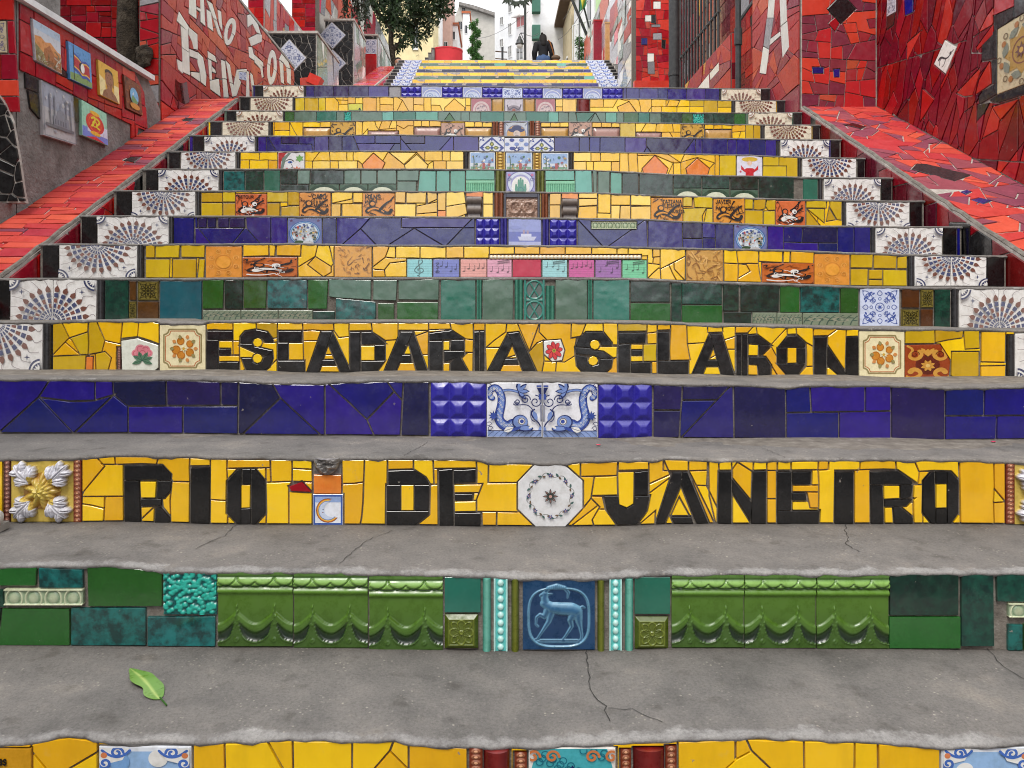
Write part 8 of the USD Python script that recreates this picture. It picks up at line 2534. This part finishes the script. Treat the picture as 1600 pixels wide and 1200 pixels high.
for k, (a, b_, ya, yb, sag) in enumerate((((690, 36), (722, 36), 41, 42.5, .1), ((742, 60), (826, 18), 52, 33, .3), ((650, 88), (690, 50), 34.5, 41, .1), ((820, 53), (842, 52), 26, 38, .1), ((872, 62), (918, 2), 35, 26, .2), ((880, 30), (900, -10), 30, 25, .1))):
    p0, p1 = xz(*a, ya), xz(*b_, yb); s = np.linspace(0, 1, 9); w_ = struct('wire', tube(np.stack([p0[0] + (p1[0] - p0[0]) * s, ya + (yb - ya) * s, p0[1] + (p1[1] - p0[1]) * s - sag * 4 * s * (1 - s)], 1), .011, 4), 'iron', label=('wire from the pinkish house to its white neighbour', 'wire rising to the right past the grey house', 'wire crossing the cream house wall', 'short wire right of the street lamp', 'wire rising across the beige house strip', 'wire near the leaning poles')[k], kind=None, category='wire')
cp = thing('climbing_plant', 'bright green climbing plant in front of the grey house', 'plant', (*xz(743, 90, 53)[:1], 53, ZS)); C, R = [], []
for k in range(16): X, Z = xz(742 + 5 * math.sin(k * 1.3), 95 - 4.1 * k, 53); C.append((X, 53, Z)); R.append((.30 - .010 * k + .08 * math.sin(2 * k), .3, .2))
part(cp, 'foliage', leaves(C, R, 3000, .14, 12), 'bright_leaves'); part(cp, 'stem', tube([(C[0][0], 53, ZS), (C[8][0], 53, C[8][2]), (C[15][0], 53, C[15][2])], [.06, .05, .02], 6), 'bark')
bs = thing('bush', 'small leafy bush on the wall right of the walking person', 'plant', (*xz(905, 80, 27)[:1], 27.3, ZS)); C = [(*xz(px, py, 27.3)[:1], 27.3, xz(px, py, 27.3)[1]) for px, py in ((906, 84), (909, 72), (905, 64), (910, 92))]; part(bs, 'foliage', leaves(C, [.16] * 4, 700, .08, 13), 'bright_leaves'); part(bs, 'stem', tube([(C[0][0], 27.3, ZS), (C[2][0], 27.3, C[2][2])], .02, 5), 'bark')
# ---------------------------------------------------------------- people
import manifold3d as m3
def skeleton(bones, refine=.02, it=8):
    ms = []
    for (a, ra), (b, rb) in bones:
        s = [m3.Manifold.sphere(r, 16).translate([float(q) for q in p]) for p, r in ((a, ra), (b, rb))]; ms.append(m3.Manifold.batch_hull(s))
    m = m3.Manifold.batch_boolean(ms, m3.OpType.Add).refine_to_length(refine); g_ = m.to_mesh(); t_ = trimesh.Trimesh(np.asarray(g_.vert_properties)[:, :3], np.asarray(g_.tri_verts)); trimesh.smoothing.filter_taubin(t_, iterations=it); return np.asarray(t_.vertices), np.asarray(t_.faces)
mat('skin', {'p': ('principled_bsdf', {'base_color': lin(150, 104, 80), 'roughness': .5, 'subsurface_weight': .1})}, [])
for n, c in dict(black_cloth=(.012, .012, .014), denim=lin(70, 92, 130), dark_hair=(.010, .008, .007), bag_leather=lin(150, 92, 44), grey_cloth=lin(90, 92, 98), shoe_white=lin(214, 210, 204), shoe_sole=lin(150, 146, 140), dark_shoe=(.02, .02, .02)).items(): rough_mat(n, [(.3, tuple(x * .75 for x in c)), (.7, c)], scale=40, bump=.3, dist=.004, rough=.8)
def person(label, base, H, parts):
    t = thing('person', label, 'person', base); s = H / 1.65; B = np.array(base)
    W = lambda p: B + np.array(p, float) * s
    J = lambda lst: [((W(a), ra * s), (W(b), rb * s)) for (a, ra), (b, rb) in lst]
    for nm, bones, m in parts: part(t, nm, skeleton(J(bones), .03 if nm != 'body' else .022), m, smooth=True)
    return t, W, s
def ch(*p): return list(zip(p[:-1], p[1:]))
px_, _ = xz(849, 0, 21.3)
fingers = lambda x, y, z, sx: [b for k in range(4) for b in ch(((x + sx * .004 + (k - 1.5) * .0, y - .03 + .018 * k, z), .010), ((x, y - .03 + .019 * k, z - .05), .009), ((x - sx * .006, y - .028 + .018 * k, z - .085 + .006 * abs(k - 1.5)), .008))] + ch(((x, y + .035, z + .03), .011), ((x - sx * .01, y + .055, z - .02), .009))
body = ch(((0, .07, .93), .10), ((0, .10, 1.15), .10), ((0, .12, 1.32), .10)) + ch(((0, .13, 1.36), .055), ((0, .17, 1.47), .05), ((0, .22, 1.49), .085), ((0, .21, 1.52), .09)) \
    + ch(((0, .30, 1.485), .02), ((0, .315, 1.46), .016)) + [b for sx in (-1, 1) for b in ch(((sx * .10, .06, .92), .085), ((sx * .10, .10, .50), .055), ((sx * .10, .02 + .1 * (sx > 0), .09), .04), ((sx * .10, .13 + .1 * (sx > 0), .04), .035)) + ch(((sx * .15, .11, 1.33), .06), ((sx * .22, .07, 1.08), .042), ((sx * .225, .14, .86), .03), ((sx * .225, .15, .80), .032)) + fingers(sx * .228, .15, .77, sx) + ch(((sx * .085, .21, 1.495), .018), ((sx * .088, .20, 1.48), .014))]
top = ch(((0, .07, .95), .135), ((0, .09, 1.12), .135), ((0, .11, 1.28), .155), ((0, .12, 1.36), .10)) + [b for sx in (-1, 1) for b in ch(((sx * .06, .115, 1.31), .115), ((sx * .175, .11, 1.30), .09), ((sx * .235, .07, 1.08), .075), ((sx * .235, .12, .88), .055))]
jeans = ch(((0, .06, .95), .130), ((0, .06, .88), .14)) + [b for sx in (-1, 1) for b in ch(((sx * .085, .06, .90), .11), ((sx * .10, .10, .50), .075), ((sx * .10, .03 + .1 * (sx > 0), .10), .06))]
hair = ch(((0, .19, 1.51), .10), ((0, .20, 1.535), .098)) + ch(((0, .14, 1.50), .105), ((0, .08, 1.40), .10), ((0, .02, 1.28), .085)) + ch(((-.02, .12, 1.59), .035), ((-.03, .10, 1.605), .035)) 
shoes = [b for sx in (-1, 1) for b in ch(((sx * .10, .0 + .1 * (sx > 0), .045), .05), ((sx * .10, .16 + .1 * (sx > 0), .04), .045))]
t, W, s = person('person in a black top and jeans climbing away with a brown shoulder bag', (px_, 21.3, ZS), 1.64, [('body', body, 'skin'), ('black_top', top, 'black_cloth'), ('jeans', jeans, 'denim'), ('hair', hair, 'dark_hair'), ('shoes', shoes, 'dark_shoe')])
bg = thing('shoulder_bag', 'brown shoulder bag with a patterned flap at the walking person right side', 'bag', tuple(W((.32, .02, .80))))
sv, sf = np.asarray(sp.vertices), np.asarray(sp.faces); bag = sv / .085 * [.13, .09, .14]; bag[:, 2] = np.where(bag[:, 2] > 0, bag[:, 2] * .75, bag[:, 2]); part(bg, 'bag_body', (bag + W((.335, .04, .80)), sf), 'bag_leather', smooth=True)
fv = sv / .085 * [.12, .095, .07]; part(bg, 'flap', lumpy((fv + W((.335, .03, .93)), sf), .03, 14), 'brown_wood', smooth=True)
part(bg, 'strap', tube([W((.30, .0, .92)), W((.24, -.02, 1.15)), W((.17, .0, 1.36)), W((.14, .12, 1.43)), W((.2, .24, 1.3)), W((.33, .14, .94))], .014, 6), 'bag_leather')
hx, hz = xz(622.5, 97.5, 19.5); base = (hx, 19.5, hz - .80)
body2 = ch(((0, .0, .10), .12), ((0, .0, .35), .11), ((0, .02, .52), .10)) + ch(((0, .02, .56), .055), ((0, .0, .66), .05), ((0, -.01, .76), .09), ((0, -.01, .80), .095)) + ch(((.08, -.03, .78), .03), ((.105, -.035, .755), .018)) + [b for sx in (-1, 1) for b in ch(((sx * .09, 0, .10), .09), ((sx * .12, -.42, .14), .065), ((sx * .12, -.46, -.26), .045), ((sx * .12, -.56, -.29), .035)) + ch(((sx * .16, .02, .52), .055), ((sx * .21, -.05, .30), .04), ((sx * .13, -.30, .24), .03)) + ch(((sx * .02, -.085, .78), .01), ((sx * .02, -.087, .779), .01))]
t2, W2, s2 = person('seated person of whom only the dark-haired head shows above the ramp', base, 1.65, [('body', body2, 'skin'), ('shirt', ch(((0, .0, .14), .145), ((0, .0, .35), .14), ((0, .02, .50), .14)) + [b for sx in (-1, 1) for b in ch(((sx * .15, .02, .51), .075), ((sx * .21, -.05, .31), .055))], 'grey_cloth'), ('trousers', [b for sx in (-1, 1) for b in ch(((sx * .08, 0, .10), .11), ((sx * .12, -.42, .14), .08), ((sx * .12, -.46, -.22), .06))], 'denim'), ('hair', ch(((-.02, .03, .79), .10), ((-.01, .01, .84), .092)), 'dark_hair')])
st2 = thing('stone_seat', 'low grey block on which the seated person rests behind the ramp', 'block', (base[0], 19.6, zx(4.5))); part(st2, 'block', bx(base[0] - .45, base[0] + .12, 19.35, 20.0, zx(4.5), base[2] + .0), 'cement_render'); part(st2, 'slab', bx(base[0] - .47, base[0] + .14, 19.33, 20.02, base[2], base[2] + .012), 'mortar')
# ---------------------------------------------------------------- small things on the treads: leaves, petals, cracks, a shoe tip
from scipy.interpolate import LinearNDInterpolator
_tz = {}
def tread_z(i, x, y):
    if i not in _tz:
        m = UsdGeom.Mesh.Get(stage, [p for p in (f'/World/tiled_step' + (f'_{i:03d}' if i else ''),)][0] + '/tread'); P_ = np.array(m.GetPointsAttr().Get()) + _loc['/World/tiled_step' + (f'_{i:03d}' if i else '')]; _tz[i] = LinearNDInterpolator(P_[:, :2], P_[:, 2])
    v_ = _tz[i](x, y); return v_
def on_tread(i, px, py):
    z = float(ZTOP[i](0.0))
    for _ in range(6):
        Y = (PY - py); Y = F * (z - EYE) / (PY - py); X = (px - PX) * Y / F; zz = tread_z(i, X, Y); z = float(zz) if np.isfinite(zz) else z
    return np.array([X, Y, z])
def leaf_mesh(i, stem, tip, width, curl, seed, lift=.002, bite=0.0):
    a, b = on_tread(i, *stem), on_tread(i, *tip); d = b - a; L = np.linalg.norm(d); d /= L; n_ = np.array([0, 0, 1.0]); s_ = np.cross(n_, d); g_ = np.random.default_rng(seed); V, nu, nv = [], 22, 9
    for k in range(nu):
        t_ = k / (nu - 1); w_ = width * (math.sin(math.pi * t_ ** .8) ** .75) * (1 - .25 * t_) + .0008
        for q in range(nv):
            e = (q / (nv - 1) - .5) * 2; ww = w_ * (1 - bite * (e > 0) * math.exp(-((t_ - .35) / .12) ** 2)) * (1 + .06 * math.sin(17 * t_ + 3 * e)); p = a + d * L * t_ + s_ * ww * e; p[2] = max(p[2], a[2] * (1 - t_) + b[2] * t_) + lift + curl * abs(e) ** 1.6 * w_ + .006 * math.sin(3 * t_ + seed) ** 2; V.append(p)
    ix = np.arange(nu * nv).reshape(nu, nv); a_, b_, c_, d_ = ix[:-1, :-1].ravel(), ix[:-1, 1:].ravel(), ix[1:, 1:].ravel(), ix[1:, :-1].ravel(); col = [lin(156, 176, 96) if abs(q - 4) < 1 else (lin(94, 134, 52) if q < 4 else lin(106, 142, 62)) for k in range(nu) for q in range(nv)]
    return (np.array(V), np.vstack([np.stack([a_, b_, c_], 1), np.stack([a_, c_, d_], 1)])), np.array(col), a, d, L
for k, (i, stem, tip, w_, cu, lb, bt) in enumerate(((0, (250, 1094), (203, 1046), .026, .03, 'large green leaf with a nibbled edge lying on the lowest tread', .5), (1, (634, 822), (572, 815), .010, .9, 'narrow green leaf at the foot of the RIO DE JANEIRO riser', 0), (3, (352, 578), (398, 579.5), .009, .5, 'thin green leaf at the foot of the first letter S, second row of letters', 0))):
    (m, c, a, d, L) = leaf_mesh(i, stem, tip, w_, cu, 3 + k, bite=bt); lf = thing('fallen_leaf', lb, 'leaf', a); part(lf, 'blade', m, 'matt_print', colors=c, smooth=True)
    part(lf, 'stalk', tube([a + [0, 0, .005], a - d * L * .12 + [0, 0, .004], a - d * L * .2 + [0, 0, .003]], .0018, 5), 'bright_leaves')
for k, (i, q, lb) in enumerate(((2, (935, 697), 'small red petal on the tread below the dolphin tiles'), (2, (1552, 692), 'flat red petal near the right edge, below the dark blue riser'))):
    p0 = on_tread(i, *q); e = sv / .085 * [.007, .005, .0016]; petal = struct('petal', lumpy((e + p0 + [0, 0, .004], sf), .003, 90), 'crimson_glaze', label=lb, kind=None, category='petal', smooth=True)
def crack(i, fr, w_=.0017):
    p = fpts(fr); q = [on_tread(i, *a) for a in p]; g_ = np.random.default_rng(i + len(p)); out = []
    for a, b in zip(q[:-1], q[1:]):
        k = max(2, int(np.linalg.norm(b - a) / .012))
        for t_ in np.arange(k) / k: out.append(a + (b - a) * t_ + np.append(g_.normal(0, .0022, 2), 0))
    out = np.array(out + [q[-1]]); out[:, 2] = [tread_z(i, x, y) if np.isfinite(tread_z(i, x, y)) else z for x, y, z in out]; T = np.gradient(out[:, :2], axis=0); N_ = np.stack([-T[:, 1], T[:, 0]], 1); N_ /= np.linalg.norm(N_, axis=1, keepdims=True) + 1e-9
    ww = w_ * g_.uniform(.4, 1.2, (len(out), 1)) * .5; l, r_ = out.copy(), out.copy(); l[:, :2] += N_ * ww; r_[:, :2] -= N_ * ww; l[:, 2] += .0016; r_[:, 2] += .0016; n = len(out); j = np.arange(n - 1)
    part('/World/tiled_step' + (f'_{i:03d}' if i else ''), 'crack', (np.vstack([l, r_]), np.vstack([np.stack([j + n, j + n + 1, j + 1], 1), np.stack([j + n, j + 1, j], 1)])), 'crack_line')
crack(1, 'E 250 412 130 458 75 505 0 566'); crack(1, 'D 1115 392 1040 440 960 472 905 500'); crack(1, 'F 778 400 780 480 838 512'); crack(0, 'H 228 90 243 160 250 205 292 250 306 296', .0024); crack(0, 'H 1475 82 1530 122 1602 165'); crack(2, 'E 412 2 350 40 302 66'); crack(0, 'H 292 250 380 262 470 298'); crack(2, 'F 390 32 440 52 500 78')
p0 = on_tread(1, -1, 830); sh = thing('shoe', 'tip of a pale shoe at the left edge, on the tread below RIO DE JANEIRO', 'shoe', tuple(p0))
up_, so = [], []
for k in range(9): t_ = k / 8; up_.append((p0[0] - .26 * (1 - t_) + .012, p0[1] - .02, p0[2] + .035 + .03 * (1 - t_)))
part(sh, 'upper', tube(up_, [.03, .045, .047, .046, .045, .044, .042, .036, .02], 14), 'shoe_white', smooth=True); part(sh, 'sole', join([bx(p0[0] - .26, p0[0] + .012, p0[1] - .06, p0[1] + .022, p0[2] + .002, p0[2] + .02)]), 'shoe_sole')
# ---------------------------------------------------------------- the street behind the viewer (it shades the steps and shows in the glaze)
for k, (a, b_, y0, y1, h_, m, lb) in enumerate(((-15, -6.0, -9, -1.5, 14, 'brown_wood', 'brown house at the street corner left of the foot of the steps'), (-15, -6.0, -18, -9.3, 14, 'red_wall', 'red house further down the street on the left'), (6.2, 15, -10, -1.5, 14, 'brown_wood', 'brown house at the street corner right of the foot of the steps'), (6.2, 15, -18, -10.3, 14, 'red_wall', 'red house further down the street on the right'))):
    h = thing('street_house', lb, 'building', ((a + b_) / 2, (y0 + y1) / 2, 0)); part(h, 'wall', bx(a, b_, y0, y1, 0, h_), m); part(h, 'roof', bx(a - .3, b_ + .3, y0 - .05, y1 + .05, h_, h_ + .3), 'terracotta'); xf = b_ if a < 0 else a; sgn = 1 if a < 0 else -1; pl = Plane((xf, 0, 0), (0, sgn, 0), (0, 0, 1))
    for r in range(3):
        for q in range(3):
            yc = y0 + (y1 - y0) * (q + .5) / 3; zc = 1.2 + r * 3.0; wq = part(h, 'window', slab(box(sgn * yc - .5, zc, sgn * yc + .5, zc + 1.6), pl, th=.03), 'window_glass'); part(wq, 'frame', slab(box(sgn * yc - .6, zc - .12, sgn * yc + .6, zc - .01), pl, th=.08), 'white_paint')
struct('ground', (np.array([[-400, -400, -.03], [400, -400, -.03], [400, 600, -.03], [-400, 600, -.03]], float), np.array([[0, 1, 2], [0, 2, 3]])), 'asphalt')
struct('street', (np.array([[-4.7, -120, -.012], [4.7, -120, -.012], [4.7, 1.44, -.012], [-4.7, 1.44, -.012]], float), np.array([[0, 1, 2], [0, 2, 3]])), 'asphalt')
